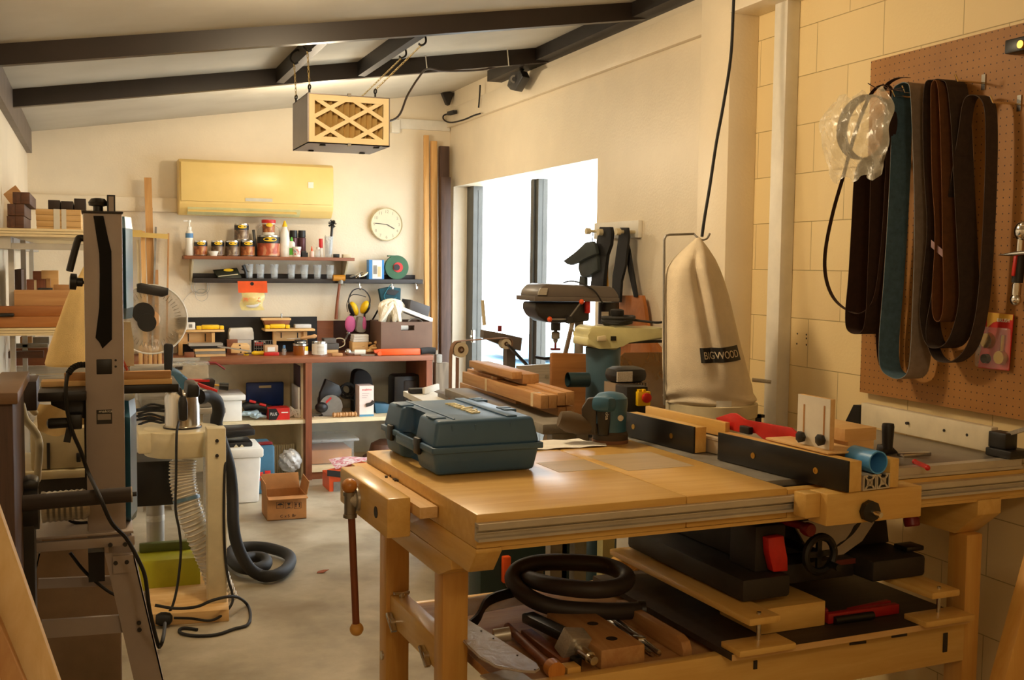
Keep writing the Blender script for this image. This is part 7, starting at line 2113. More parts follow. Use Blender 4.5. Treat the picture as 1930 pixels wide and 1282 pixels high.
# ------------------------------------------------------------ mitre saw behind
YM = 6.4
q = at(285, 602, Y=YM)
k = (q - EYEP).dot(fw) / FPX
t = thing('mitre_saw', 'teal mitre saw with a big clear blade guard behind the band saw', 'mitre saw', (q.x, YM, zat(320, 745, YM)))
R0 = 66 * k
b = B()
pf = [(R0 * 0.3, 0), (R0 * 0.7, 0.004), (R0, 0), (R0, -0.05), (R0 * 0.98, -0.05), (R0 * 0.97, -0.004)]
b.lathe([(R0 * 0.25, 0.012), (R0 * 0.8, 0.008), (R0, 0), (R0, 0.05)], (q.x, YM, q.z), (0, 1, 0), 60, caps=False)
for i in range(48):
 an = 2 * PI * i / 48
 c, s = math.cos(an), math.sin(an)
 b.cyl((q.x + c * R0 * .66, YM - .001, q.z + s * R0 * .66), (q.x + c * R0 * .82, YM - .001, q.z + s * R0 * .82), 0.0022, n=5)
part('blade_guard', b, clear('scratched_guard_plastic', (176, 164, 144), 0.12, 0.55), t, 'clear round blade guard')
part('guard_rim', B().torus((q.x, YM - .002, q.z), (0, 1, 0), R0 * .985, .005, 60, 6), M_bwhite, t)
part('arbor_boss', B().cyl((q.x - 8 * k, YM - .03, q.z - 6 * k), (q.x - 8 * k, YM + .02, q.z - 6 * k), 17 * k).cyl((q.x - 14 * k, YM - .02, q.z + 12 * k), (q.x - 14 * k, YM + .03, q.z + 12 * k), 20 * k), M_black, t)
part('upper_shroud', B().prism(poly([(258, 535), (268, 534), (318, 543), (317, 556), (306, 560), (258, 551)], Y=YM - .01), (0, 0.07, 0), 0.005), M_charcoal, t)
a = rect(309, 648, 327, 699, YM - .3)
part('handle', B().prism(poly([(309, 651), (313, 648), (326, 649), (327, 655), (325, 699), (310, 699)], Y=YM - .3), (0, 0.04, 0), 0.008), M_rubber, t, 'black upright grip')
part('arm', B().prism(poly([(318, 697), (332, 699), (345, 706), (352, 718), (364, 722), (372, 742), (330, 744), (322, 726)], Y=YM - .28), (0, 0.2, 0), 0.008), M_teal, t)
part('turntable', B().box(at(262, 745, Y=YM).x, YM - .25, zat(320, 760, YM), at(392, 745, Y=YM).x, YM + .2, zat(320, 742, YM), 0.01), M_iron, t)
# aluminium extension rails and stand
z1, z0 = zat(300, 690, YM + .1), zat(300, 700, YM + .1)
single('extension_rail', B().box(at(246, 690, Y=YM + .05).x, YM + .05, zat(300, 701, YM), at(345, 690, Y=YM + .05).x, YM + .1, zat(300, 689, YM), 0.003), M_alu, 'aluminium mitre saw rail right of the band saw column', 'rail')
t = thing('stop_block', 'grey tape-marked bar with a red trigger end by the bench corner', 'stop bar', at(370, 680, Y=7.97))
a = rect(326, 674, 395, 681, 7.97)
part('bar', B().box(a[0], 7.97, a[1], a[2], 7.9995, a[3]), M_alu, t)
part('dark_edge', B().box(a[0], 7.968, a[1] - .02, a[2] - .1, 7.9995, a[1]), M_black, t)
part('end_piece', B().box(at(377, 678, Y=7.97).x, 7.965, a[1] - .002, a[2] + .004, 7.9995, a[3] + .004), M_steel, t)
part('red_trigger', B().tube(poly([(384, 684), (404, 684), (409, 686), (424, 696)], Y=7.965), 0.007, 8, sm=3), M_dred, t, 'red trigger')
# clear box and clamps above mitre saw
a = list(rect(328, 688, 393, 745, 6.45))
a[1] = zat(320, 760, YM) + .001
t = thing('plastic_box', 'clear plastic box behind the mitre saw arm below the bench edge', 'box', ((a[0] + a[2]) / 2, 6.5, a[1]))
part('box', B().box(a[0], 6.45, a[1], a[2], 6.6, a[3], 0.006), clear('misty_plastic', (222, 206, 178), 0.2, 0.65), t)
part('lid', B().box(a[0] - .005, 6.44, a[3], a[2] + .005, 6.61, a[3] + .015, 0.004), M_clear, t)
Yc = 6.2
t = thing('bar_clamp', 'black and red squeeze clamp with a black knob right of the mitre saw', 'clamp', at(380, 735, Y=Yc))
part('red_lever', B().bar(at(372, 724, Y=Yc), at(409, 738, Y=Yc), 0.02, 0.03, (0, 1, 0), 0.005), M_red, t, 'red lever')
part('red_pad', B().prism(poly([(346, 716), (395, 716), (395, 720), (346, 719)], Y=Yc + .02), (0, 0.05, 0)), M_red, t)
part('body', B().prism(poly([(372, 717), (400, 713), (406, 717), (404, 731), (378, 728)], Y=Yc + .03), (0, 0.04, 0), 0.004), M_charcoal, t)
part('screw', B().cyl(at(404, 726, Y=Yc + .05), at(416, 727, Y=Yc + .05), 0.006), M_brass, t)
part('knob', B().cyl(at(413, 728, Y=Yc + .05), at(430, 729, Y=Yc + .05), 0.02, 0.022, 18), M_black, t)
# table that carries mitre saw
zm = zat(320, 760, YM)
t = thing('mitre_saw_stand', 'long aluminium mitre saw stand with rails across the left of the room', 'stand', (at(200, 760, Y=YM).x, YM, 0))
xa, xb_ = WL + 0.03, at(415, 760, Y=YM).x
part('rear_rail', B().box(xa, YM + .02, zat(100, 705, YM), at(140, 700, Y=YM).x, YM + .06, zat(100, 690, YM)), M_alu, t)
part('front_rail', B().box(xa, YM - .06, zat(100, 719, YM), at(150, 700, Y=YM).x, YM - .02, zat(100, 706, YM)), M_alu, t)
part('top_plate', B().box(xa, YM - .28, zm - .03, xb_, YM + .22, zm, 0.003), M_alu, t)
for x in (xa + .05, xb_ - .08):
 for y in (YM - .24, YM + .15):
  part('leg', B().box(x, y, 0, x + .04, y + .04, zm - .03), M_alu, t)
b = B()
for i in range(9):
 y = 770 + i * 3.5
 b.tube([at(255 + random.uniform(-4, 8), y + random.uniform(-3, 3), Y=YD + .45), at(285, y - 4 + random.uniform(-4, 4), Y=YD + .5), at(318, y + random.uniform(-5, 5), Y=YD + .45), at(345, y - 6, Y=YD + .55)], 0.006, 6, sm=5)
single('cable_bundle', b, ck, 'tangle of black cables lying behind the chrome motor on the dust extractor', 'cables')
a = rect(262, 655, 305, 692, 7.2)
for i in range(5):
 x0 = 262 + i * 9
 a = rect(x0, 652 + (i % 2) * 3, x0 + 6.5, 692, 7.3)
 single('wood_offcut', B().box(a[0], 7.3, zm if False else a[1], a[2], 7.36, a[3], 0.002), (W_pineZ, W_cedZ)[i % 2], ['first', 'second', 'third', 'fourth', 'fifth'][i] + ' upright wooden offcut from the left beneath the clear blade guard', 'wood offcut', 'offcuts below the blade guard')
a = rect(255, 692, 335, 700, 7.25)
zs_ = zat(290, 692, 7.3)
t = thing('offcut_stand', 'grey stand edge below the upright offcuts under the blade guard', 'stand', ((a[0] + a[2]) / 2, 7.3, 0))
part('top', B().box(a[0], 7.2, zs_ - .03, a[2], 7.45, zs_ - .001), M_alu, t)
for x in (a[0], a[2] - .04):
 part('leg', B().box(x, 7.3, 0, x + .04, 7.4, zs_ - .03), M_alu, t)
# ------------------------------------------------------------ timbers leaning in the left back corner
for i, (x0, y0, x1, yb, w, Y, m_, lab) in enumerate((
  (272, 335, 279, 560, 13, 8.5, wood('amber_pole', (184, 130, 68), (208, 156, 90), 2, 0.5), 'tallest amber timber leaning left of the air conditioner'),
  (284, 392, 284, 560, 3.5, 8.52, W_cedZ, 'thin timber edge just right of the tallest amber one'),
  (265, 436, 268, 560, 8, 8.48, W_pineZ, 'shorter pale timber just left of the tallest amber one'),
  (292, 428, 288, 560, 3.4, 8.46, M_iron, 'thin grey rod leaning right of the amber timber'),
  (291, 509, 292, 560, 7, 8.44, W_cedZ, 'short tan timber in front of the thin grey rod'),
  (316, 440, 314, 560, 3, 8.5, W_cedZ, 'thin tan stick at the right end of the cream cross rail'),
  (257, 452, 260, 560, 6, 8.5, M_cream, 'thin cream strip behind the teal cover edge'))):
 top, bot = at(x0 + w / 2, y0, Y=Y), at(x1 + w / 2, yb, Y=Y - 0.05)
 d = bot - top
 fl = top + d * (top.z / (top.z - bot.z))
 kk = (top - EYEP).dot(fw) / FPX
 if fl.y < 8.2:
  fl.y = 8.25
 single('timber_batten', B().bar(fl, top, w * kk, 0.02, (0, 1, 0)), m_, lab, 'timber', 'timbers leaning in the left back corner')
single('cross_rail', B().bar(at(236, 441, Y=8.42), at(317, 446, Y=8.42), 0.02, 0.035, (0, 0, 1)).bar(at(250, 436, Y=8.43), at(268, 437, Y=8.43), 0.02, 0.02, (0, 0, 1)), mat('straw_yellow_wood', (206, 170, 90), 0.5), 'cream cross rail spanning the leaning timbers in the left back corner', 'rail')
# ------------------------------------------------------------ shelving on the left wall
YL = 5.35
xr = at(172, 440, Y=YL).x
M_post = mat('pale_grey_steel', (188, 184, 176), 0.45, 0.2)
t = thing('shelf_rack', 'pale steel shelf rack with thick board shelves along the left wall', 'shelving', (WL + 0.2, 6.5, 0))
zs1, zs1b = zat(100, 431, YL), zat(100, 447, YL)
zs2, zs2b = zat(60, 618, YL), zat(60, 633, YL)
for nm, z, zb_ in (('board', zs1, zs1b), ('board', zs2, zs2b)):
 for i in range(3):
  h = (z - zb_) / 3
  part(nm, B().box(WL + .01, YL, zb_ + i * h, xr + (0.0 if z == zs1 else -.03), 8.3, zb_ + (i + 1) * h - 0.0015, 0.001), M_shelf, t)
part('bracket_rail', B().box(WL + .04, YL + .05, zat(100, 471, YL), xr, YL + .09, zat(100, 459, YL)), M_post, t)
part('bracket_rail', B().box(WL + .02, YL + .02, zs1b - .055, WL + .08, 8.2, zs1b - .001), M_post, t)
for px, Y in ((21, YL + .15), (44, YL + .75), (59, 7.0)):
 x = at(px, 500, Y=Y).x
 x = max(x, WL + .02)
 part('post', B().box(x - .012, Y, 0, x + .012, Y + .03, zs1b - .005), M_post, t)
# timber on the top shelf
bl = [(11.5, 413, 27, 431), (27, 413, 43, 431), (12, 393, 27, 412), (27.5, 391, 43, 411), (23, 378, 38, 392), (38.5, 376.5, 56, 391)]
bl = [(3, 412, 20, 430), (21, 413, 39.5, 430), (5, 396, 20, 411), (21, 394.5, 40, 412), (24, 382, 39, 394), (39.5, 381, 56, 394)]
labs = ['lowest left', 'lowest right', 'middle left', 'middle right', 'upper left', 'upper right']
for i, (x0, y0, x1, y1) in enumerate(((13, 409, 28, 429), (28.5, 409, 45, 429), (14, 388, 28.5, 408), (29, 388, 46, 408), (24, 368, 39, 387), (39.5, 367, 56, 387))):
 a = rect(x0, y0, x1, y1, YL + .02)
 zz = zs1 + 0.001 + (i // 2) * 0.0535
 single('timber_block', B().box(max(a[0], WL + .012), YL + .02, zz, a[2], YL + .62, zz + .052, 0.002), W_darkY if i % 2 == 0 else W_darkX, labs[i] + ' dark red-brown timber in the block stack on the top left shelf', 'timber', 'dark timbers stacked on the top shelf')
p = [at(x, y, Y=YL + .7) for x, y in ((6, 366), (29, 349), (45, 369), (24, 390))]
single('wood_offcut', B().prism(p, (0, 0.04, 0), 0.002), W_cedX, 'tan board offcut tilted up behind the dark timbers on the top shelf', 'board')
zt3 = zs1
for i in range(4):
 x0, x1 = at(69 - i * 0.5, 420, Y=6.2).x, at(172, 420, Y=6.2).x
 zz = zs1 + 0.001 + i * 0.0305 + 0.0
 single('pale_board', B().box(x0, 6.2, zz, x1 - .05, 7.6, zz + .029, 0.001), W_pineX, ['bottom', 'second', 'third', 'top'][i] + ' pale board of the taped stack on the top shelf', 'board', 'pale boards in the taped stack')
zz = zs1 + 0.123
for i, (x0, x1) in enumerate(((101, 113), (116, 125))):
 c0, c1 = at(x0, 420, Y=6.19).x, at(x1, 420, Y=6.19).x
 single('masking_tape', B().box(c0, 6.195, zs1 + .002, c1, 6.199, zz), M_paper, ('left' if i == 0 else 'right') + ' masking tape band round the pale board stack', 'tape', 'masking tape bands')
for i, (x0, y0, x1, y1) in enumerate(((91, 385, 113, 402), (115, 386.5, 138, 402), (140, 381, 162, 402))):
 a = rect(x0, y0, x1, y1, 6.25)
 single('timber_block', B().box(a[0], 6.25, zz + .001, a[2], 6.9, zz + (a[3] - a[1]), 0.002), mat('near_black_timber_%d' % i, (52, 38, 32), 0.6), ['left', 'middle', 'right'][i] + ' of three near-black timber ends on the pale board stack', 'timber', 'near-black timbers on the pale stack')
# second shelf: planks and boxes
a = rect(27, 547, 160, 578, YL + .1)
single('wide_plank', B().box(max(a[0], WL + .02), YL + .1, zs2 + .05, a[2], YL + .14, a[3] - .0, 0.002), W_cedX, 'wide orange-brown plank standing on edge on the second left shelf', 'plank')
a = rect(0, 577, 150, 604, YL + .05)
single('wide_plank', B().box(WL + .012, YL + .05, zs2 + .049 + .001, at(140, 590, Y=YL).x, YL + .095, a[3], 0.002), wood('warm_brown_plank', (150, 92, 44), (178, 118, 62), 0, 0.5), 'long brown plank in front of the wide upright plank on the second left shelf', 'plank')
single('wide_plank', B().box(WL + .012, YL + .015, zs2 + .001, xr - .05, YL + .3, zs2 + .049, 0.002), wood('tan_flat_plank', (160, 100, 48), (186, 126, 68), 0, 0.5), 'thick tan plank lying flat along the second left shelf', 'plank')
a = rect(0, 591, 26, 604, YL - .01)
single('black_tool', B().box(WL + .01, YL + .0, zs2 + .05, a[2], YL + .046, a[3], 0.006), M_black, 'small black tool at the left end of the second left shelf', 'tool')
yk = YL + .3
zk = zat(90, 545, yk)
for i, (x0, y0, x1, y1, m_, lab) in enumerate(((62, 511, 78, 527, W_redX, 'dark red block stacked behind the planks on the second left shelf'), (78, 510, 110, 530, W_pineX, 'pale board behind the dark red block on the second left shelf'), (50, 527, 64, 546, W_redX, 'brown block at the left of the small row on the second left shelf'), (69, 526, 86, 546, W_redZ, 'brown block in the middle of the small row on the second left shelf'), (87, 525, 95, 546, W_cedX, 'thin tan block in the small row on the second left shelf'), (101, 537, 133, 546, W_cedX, 'long tan offcut at the right of the small row on the second left shelf'), (71, 543, 99, 548, M_black, 'black strip lying before the small row on the second left shelf'), (64, 528, 69, 546, M_shelf, 'narrow cream block in the small row on the second left shelf'))):
 yy = yk - (.06 if i == 6 else 0) + (.12 if i < 2 else 0)
 a = rect(x0, y0, x1, y1, yy)
 single('wood_offcut', B().box(a[0], yy, zs2 + .001 if i != 6 else zs2 + .055, a[2], yy + .05, a[3], 0.002), m_, lab, 'wood offcut', 'offcuts on the second left shelf')
a = rect(28, 508, 40, 547, YL + .5)
single('timber_block', B().box(max(a[0], WL + .02), YL + .5, zs2 + .001, a[2], YL + .9, a[3], 0.002), W_darkZ, 'dark upright timber behind the shelf post on the second left shelf', 'timber')
# third level odds and ends
for i, (x0, y0, x1, y1, Y, m_, lab) in enumerate(((38, 635, 60, 648, 6.2, W_cedX, 'small orange box below the second left shelf'), (62, 636, 92, 650, 6.3, M_iron, 'grey panel below the second left shelf'), (24, 648, 90, 656, 6.1, M_iron, 'long grey bar below the second left shelf'), (22, 656, 90, 690, 6.35, W_redX, 'wide dark brown board low on the left below the shelf'), (14, 662, 82, 676, 6.0, W_darkX, 'dark timber lying across low on the left below the shelf'))):
 a = rect(x0, y0, x1, y1, Y)
 x0w = max(a[0], WL + .02)
 single('stored_board', B().box(x0w, Y, a[1], a[2], Y + .06, a[3], 0.002), m_, lab, 'board', 'boards stored below the second left shelf')
# second dust bag, behind the column
YB2 = 4.3
rows2 = [(492, 163, 168), (520, 148, 176), (548, 130, 182), (580, 117, 186), (620, 103, 190), (660, 90, 192), (684, 84, 192), (688, 86, 190)]
b = B()
NV, NT = 40, 48
ring = []
for j in range(NV + 1):
 v = j / NV * (len(rows2) - 1)
 i = min(int(v), len(rows2) - 2)
 f = v - i
 y, l, r_ = (rows2[i][n_] * (1 - f) + rows2[i + 1][n_] * f for n_ in range(3))
 A_, C_ = at(l, y, Y=YB2), at(r_, y, Y=YB2)
 hw = (C_.x - A_.x) / 2
 rw = []
 for k_ in range(NT):
  th = 2 * PI * k_ / NT
  f2 = 1 + (0.05 * math.cos(5 * th) - 0.12 * math.exp(-((((th + 1.35 + PI) % (2 * PI)) - PI) / 0.22) ** 2)) * math.sin(PI * min(1, j / NV * 1.2 + .1))
  rw.append(b.v(((A_.x + C_.x) / 2 + hw * f2 * math.cos(th), YB2 + min(hw, .13) * f2 * math.sin(th), (A_.z + C_.z) / 2)))
 ring.append(rw)
for j in range(NV):
 for k_ in range(NT):
  b.face((ring[j][k_], ring[j][(k_ + 1) % NT], ring[j + 1][(k_ + 1) % NT], ring[j + 1][k_]))
t = thing('dust_bag', 'ochre canvas dust bag hanging behind the band saw column', 'dust bag', at(140, 688, Y=YB2))
part('canvas', b, mat('ochre_canvas', (218, 190, 132), 0.9, var=0.06, bump=0.25, bs=300), t, ang=80)
part('hanging_loop', B().tube([at(165, 492, Y=YB2), at(163, 475, Y=YB2), at(168, 462, Y=YB2), at(172, 470, Y=YB2)], 0.004, 6, sm=4), M_cream, t)
part('support_rod', B().tube([at(172, 462, Y=YB2), at(186, 455, Y=YB2 + .02), at(192, 600, Y=YB2 + .05), at(192, 900, Y=YB2 + .05)], 0.008, 8), M_iron, t)
# grey-cream planer body low on the left
YP = 4.1
a = rect(58, 805, 168, 888, YP)
t = thing('planer_machine', 'dull cream machine body with a bent tube handle behind the band saw', 'machine', ((a[0] + a[2]) / 2, YP, 0))
M_dcream = mat('dull_cream_enamel', (176, 162, 128), 0.5, var=0.06)
part('body', B().box(a[0], YP, a[1], a[2] + .12, YP + .35, a[3], 0.01), M_dcream, t)
part('bed', B().box(max(a[0] - .1, WL + .02), YP - .02, a[1] - .03, a[2] + .1, YP + .4, a[1], 0.006), M_dcream, t)
part('dark_base', B().box(a[0], YP + .05, zat(100, 960, YP), a[2] + .1, YP + .35, a[1] - .03, 0.01), M_charcoal, t)
part('stand', B().box(max(a[0] - .05, WL + .02), YP + .05, 0, a[2] + .1, YP + .35, zat(100, 960, YP), 0.01), mat('dusty_brown_panel', (128, 104, 80), .7), t)
part('tube_handle', B().tube([at(40, 762, Y=3.6), at(48, 790, Y=3.6), at(62, 808, Y=3.6), at(72, 826, Y=3.6), at(74, 850, Y=3.6), at(70, 905, Y=3.7)], 0.011, 10, sm=6), M_dcream, t, 'bent cream tube')
part('tube_handle', B().tube([at(40, 762, Y=3.6), at(35, 758, Y=3.65), at(44, 755, Y=3.8), at(66, 778, Y=4.0)], 0.011, 10, sm=6), M_dcream, t)
part('slot_plate', B().box(at(88, 834, Y=YP).x, YP - .006, zat(90, 884, YP), at(94, 834, Y=YP).x, YP + .001, zat(90, 835, YP)), M_black, t)
part('switch', pb(144, 855, 152, 872, YP - .02, .022, .003), M_black, t)
# cloth and dark box above it
b = B().grid(lambda u, v: (at(70 + 96 * u, 750, Y=YP - .04).x, YP - .05 - .02 * math.sin(u * 8 + v * 4), zat(70 + 96 * u, 758 + 50 * v + 10 * math.sin(u * 5) * v, YP)), 16, 10)
single('canvas_cloth', b, mat('pale_ochre_canvas', (206, 176, 120), 0.9, var=0.06), 'pale ochre cloth draped under the band saw table', 'cloth', ang=80)
single('dark_crate', B().box(max(rect(43, 719, 69, 775, 3.7)[0], WL + .02), 3.7, rect(43, 719, 69, 775, 3.7)[1], rect(43, 719, 69, 775, 3.7)[2], 3.9, rect(43, 719, 69, 775, 3.7)[3], .003), mat('deep_brown_panel', (44, 28, 22), 0.5), 'deep brown box left of the band saw table', 'box')
YQ = 2.7
a = rect(-30, 740, 34, 756, YQ)
single('wooden_worktop', B().box(max(a[0], WL + .01), YQ, a[1] - .01, a[2], YQ + .5, a[3], .004), mat('brown_worktop', (122, 92, 64), 0.5), 'brown wooden top edge at the far left of the frame', 'worktop')
single('dark_cabinet', B().box(WL + .012, YQ + .02, 0, at(24, 800, Y=YQ).x, YQ + .45, a[1] - .011, .004), W_darkZ, 'dark cabinet under the brown top at the far left edge', 'cabinet')
# ------------------------------------------------------------ planks leaning in the left foreground
def lean(tx, ty, bx, by, w, Yt, Yb, m_, lab, th=0.03):
 top, bot = at(tx, ty, Y=Yt), at(bx, by, Y=Yb)
 d = bot - top
 fl = top + d * (top.z / (top.z - bot.z))
 dn = d.normalized()
 wv = V((0, 1, 0)).cross(dn).normalized() * w
 tv = wv.cross(dn).normalized() * th
 hi = top - dn * 0.02
 return single('leaning_plank', B().hexa([fl, fl + wv, fl + wv + tv, fl + tv, hi, hi + wv, hi + wv + tv, hi + tv], 0.002), m_, lab, 'plank', 'planks leaning in the left foreground')
lean(4, 960, 116, 1282, 0.085, 2.05, 1.94, wood('pale_plank', (216, 178, 116), (232, 200, 146), 2, 0.6), 'wide pale plank leaning in the left foreground')
lean(-28, 1090, 52, 1282, 0.03, 1.98, 1.9, W_cedZ, 'narrow orange-brown plank leaning beside the wide pale one in the left foreground')
# ============================================================ WORKBENCH
def bb():
 return B(BM.copy())
def W(u, v, z):
 return BM @ V((u, v, z))
wb = thing('workbench', 'large varnished beech workbench with an end vise in the right foreground', 'workbench', W(.8, .4, 0))
ZT = 1.02
part('top_board', bb().box(0, 0, .935, .59, .943, ZT, .004), W_beechX, wb)
part('top_board', bb().box(.5915, 0, .935, .914, .86, ZT, .006), W_beechX, wb)
# greyed worn patches on the top
M_worn = wood('greyed_beech', (178, 156, 122), (194, 170, 134), 0, .5)
part('worn_patch', bb().box(.62, .36, ZT, .85, .62, ZT + .0006), M_worn, wb)
part('worn_patch', bb().box(.42, .41, ZT, .585, .57, ZT + .0006), M_worn, wb)
part('front_apron', bb().box(.001, .004, .932, 1.86, .04, .9345).box(.916, .004, .935, 1.86, .04, 1.012), W_beechX, wb)
part('lower_front_apron', bb().box(.07, .006, .925, 1.86, .04, .9318), W_beechX, wb)
part('end_apron', bb().prism([(0, .0, .9345), (0, .94, .9345), (0, .94, .865), (0, .05, .865), (0, .0, .925)], (.068, 0, 0), .003), W_beechY, wb)
part('trestle_beam', bb().prism([(0, .24, .8645), (0, .94, .8645), (0, .94, .80), (0, .27, .80), (0, .17, .84), (0, .17, .8645)], (.082, 0, 0), .003), W_beechY, wb)
M_r = mat('satin_aluminium_rail', (204, 194, 176), .35, .35, var=.05)
part('front_rail', bb().box(-.003, -.004, .958, 1.86, .0035, 1.0).box(-.003, -.022, .992, 1.86, -.004, 1.0).box(-.003, -.022, .957, 1.86, -.004, .964).box(-.003, -.012, .974, 1.86, -.004, .977).box(-.003, -.022, .985, 1.86, -.019, .992), M_r, wb, 'aluminium T-slot rail')
for (u0, v0, u1, v1, zt_) in ((.026, .30, .10, .37, .80), (.022, .80, .098, .87, .80), (1.636, .055, 1.70, .13, .81), (1.60, .74, 1.67, .81, .81)):
 part('leg', bb().box(u0, v0, 0, u1, v1, zt_, .005), W_beechZ, wb)
part('trestle_beam', bb().prism([(1.615, .0, .931), (1.615, .86, .931), (1.615, .86, .81), (1.615, .085, .81), (1.615, .0, .885)], (.095, 0, 0), .003), W_beechY, wb)
part('end_stretcher', bb().box(.035, .37, .50, .09, .80, .59, .004), W_beechY, wb)
for v in (.44, .75):
 part('wing_nut', bb().cyl((.036, v, .52), (.02, v, .52), .012).bar((.024, v - .03, .50), (.024, v + .03, .54), .012, .02, (1, 0, 0), .004), M_steel, wb, 'steel wing nut')
part('wing_nut', bb().cyl((.06, .76, .59), (.06, .76, .605), .008).bar((.035, .76, .606), (.085, .76, .606), .012, .008), M_steel, wb, 'steel wing nut')
part('front_stretcher', bb().box(.12, .05, .42, 1.636, .085, .558, .004), W_beechX, wb)
part('rear_stretcher', bb().box(.10, .82, .42, 1.60, .85, .545, .004), W_beechX, wb)
part('shelf', bb().box(.12, .085, .52, 1.62, .82, .545), W_cedX, wb)
for x0, x1, y in ((1601, 1632, 1213), (1680, 1709, 1199)):
 a, c = bv(x0, y + 1, .05), bv(x1, y - 3, .05)
 part('slot', bb().bar((a.x, .0495, a.z), (c.x, .0495, c.z), .003, .008, (0, 0, 1)), M_dark, wb, 'dark slot')
a = bv(1781, 1211, .05)
part('slot', bb().box(a.x - .009, .047, a.z - .03, a.x + .009, .0505, a.z + .03, .003), M_dark, wb, 'dark slot')
a = bv(1423, 1253, .05)
part('slot', bb().box(a.x - .006, .047, a.z - .012, a.x + .006, .0505, a.z + .012), M_dark, wb, 'dark slot')
q = bv(729, 1241, .8)
part('bolt_head', bb().cyl((.022, .83, q.z), (.016, .83, q.z), .014, n=12), M_steel, wb)
# vise
part('vise_jaw', bb().box(-.124, .32, .895, -.058, .80, 1.002, .006), W_beechY, wb)
part('vise_screw', bb().cyl((-.146, .6, .945), (.02, .6, .945), .012).cyl((-.132, .6, .945), (-.1245, .6, .945), .034).lathe([(.02, 0), (.026, .012), (.014, .03)], (-.124, .6, .945), (-1, 0, 0)), M_alu, wb)
hole = bu(713, 955, -.124)
part('guide_hole', bb().lathe([(.016, 0), (.016, .002)], (-.1255, .42, .945), (1, 0, 0)), M_dark, wb)
part('vise_collar', bb().cyl((-.147, .6, .895), (-.147, .6, .966), .0165).lathe([(.0195, 0), (.0195, .01)], (-.147, .6, .893)).lathe([(.0195, 0), (.0195, .01)], (-.147, .6, .957)).cyl((-.147, .6, .93), (-.128, .6, .94), .014), mat('galvanised_pipe', (150, 144, 132), .4, .85), wb, 'galvanised pipe tee')
M_turn = wood('turned_orange_wood', (190, 118, 46), (216, 146, 66), 2, .35, coat=.3)
part('vise_handle', bb().cyl((-.128, .6, .57), (-.146, .6, .97), .0105, n=16), W_redZ, wb, 'dark wooden handle rod')
part('handle_ball', bb().sph((-.149, .6, .984), .022, n=20), M_turn, wb)
part('handle_ball', bb().sph((-.127, .6, .566), .020, n=20), W_beechZ, wb)
single('lath', bb().box(-.053, .262, .955, -.0035, .93, .985, .002), W_pineY, 'pale lath clamped between the vise jaw and the bench edge', 'lath')
b = bb()
random.seed(11)
for x, y in ((728, 900), (744, 905), (748, 907), (755, 903), (738, 898), (792, 929), (796, 931), (803, 932), (808, 930), (768, 911)):
 q = bz(x, y, .985)
 b.obox((q.x, q.y, .9865), (.014, .008, .006), (0, 0, random.uniform(0, 3)))
o = single('wood_crumbs', b, M_dark, 'dark wood crumbs scattered on the pale lath beside the vise', 'crumbs')
o['kind'] = 'stuff'
# ------------------------------------------------------------ tool case on the bench
M_case = mat('petrol_blue_case', (68, 104, 140), .42, var=.04)
U0, U1, V0, V1 = .05, .385, .455, .945
t = thing('tool_case', 'petrol-blue power tool case lying flat on the workbench', 'tool case', W(.22, .7, ZT))
zs = ZT + .078
VH0, VH1 = .63, .78
def shell(z0, z1, k0, k1):
 def ol(k):
  return [(U0 + k, V0 + k), (U1 - k, V0 + k), (U1 - k, V1 - k), (U0 + k, V1 - k), (U0 + k, VH1 + k * .3), (U0 + .055, VH1), (U0 + .055, VH0), (U0 + k, VH0 - k * .3)]
 b = bb()
 r0 = [b.v((x, y, z0)) for x, y in ol(k0)]
 r1 = [b.v((x, y, z1)) for x, y in ol(k1)]
 n = 8
 b.face(list(reversed(r0)))
 b.face(r1)
 for i in range(n):
  b.face((r0[i], r0[(i + 1) % n], r1[(i + 1) % n], r1[i]))
 bmesh.ops.bevel(b.bm, geom=list(b.bm.edges), offset=.012, segments=3, profile=.5, affect='EDGES', clamp_overlap=True)
 return b
part('bottom_shell', shell(ZT + .001, zs, .016, .003), M_case, t)
lid = part('lid', shell(zs + .002, ZT + .157, .003, .018), M_case, t)
part('seam_lip', bb().box(U0 - .001, V0 - .004, zs - .012, U1 + .004, V0 + .02, zs + .006, .003).box(U0 - .003, V0, zs - .012, U0 + .02, VH0, zs + .006, .003).box(U0 - .003, VH0 - .001, zs - .010, U0 + .006, VH1 + .001, zs + .004, .002).box(U0 - .003, VH1, zs - .012, U0 + .02, V1, zs + .006, .003).box(U1 - .02, V0, zs - .012, U1 + .004, V1, zs + .006, .003), M_case, t)
part('handle', bb().box(U0 - .004, VH0 - .01, zs - .03, U0 + .018, VH1 + .01, zs - .002, .006), M_case, t)
for v in (VH0 - .05, VH1 + .06):
 part('latch', bb().box(U0 - .01, v - .02, zs - .03, U0 + .004, v + .02, zs + .018, .004), M_black, t)
b = bb()
for u in (U0 + .06, U0 + .13, U0 + .24):
 b.box(u, V0 + .012, zs + .012, u + .004, V0 + .02, ZT + .142)
for v in (V0 + .16, V0 + .2, V1 - .06, V1 - .1):
 b.box(U1 - .05, v, ZT + .15, U1 - .01, v + .03, ZT + .1605, .003)
part('ribs', b, M_case, t)
part('top_ridge', bb().box(U0 + .07, V0 + .03, ZT + .155, U0 + .078, V1 - .03, ZT + .160, .002).box(U1 - .1, V0 + .03, ZT + .155, U1 - .065, V1 - .03, ZT + .162, .004), M_case, t)
for v in (V0 + .055, VH1 + .02):
 part('top_notch', bb().box(U0 + .018, v, ZT + .156, U0 + .06, v + .06, ZT + .161, .003), M_case, t)
M_logo = mat('cream_raised_print', (240, 226, 170), .4, var=0)
o0, o1 = bz(856, 762, ZT + .158), bz(905, 781, ZT + .158)
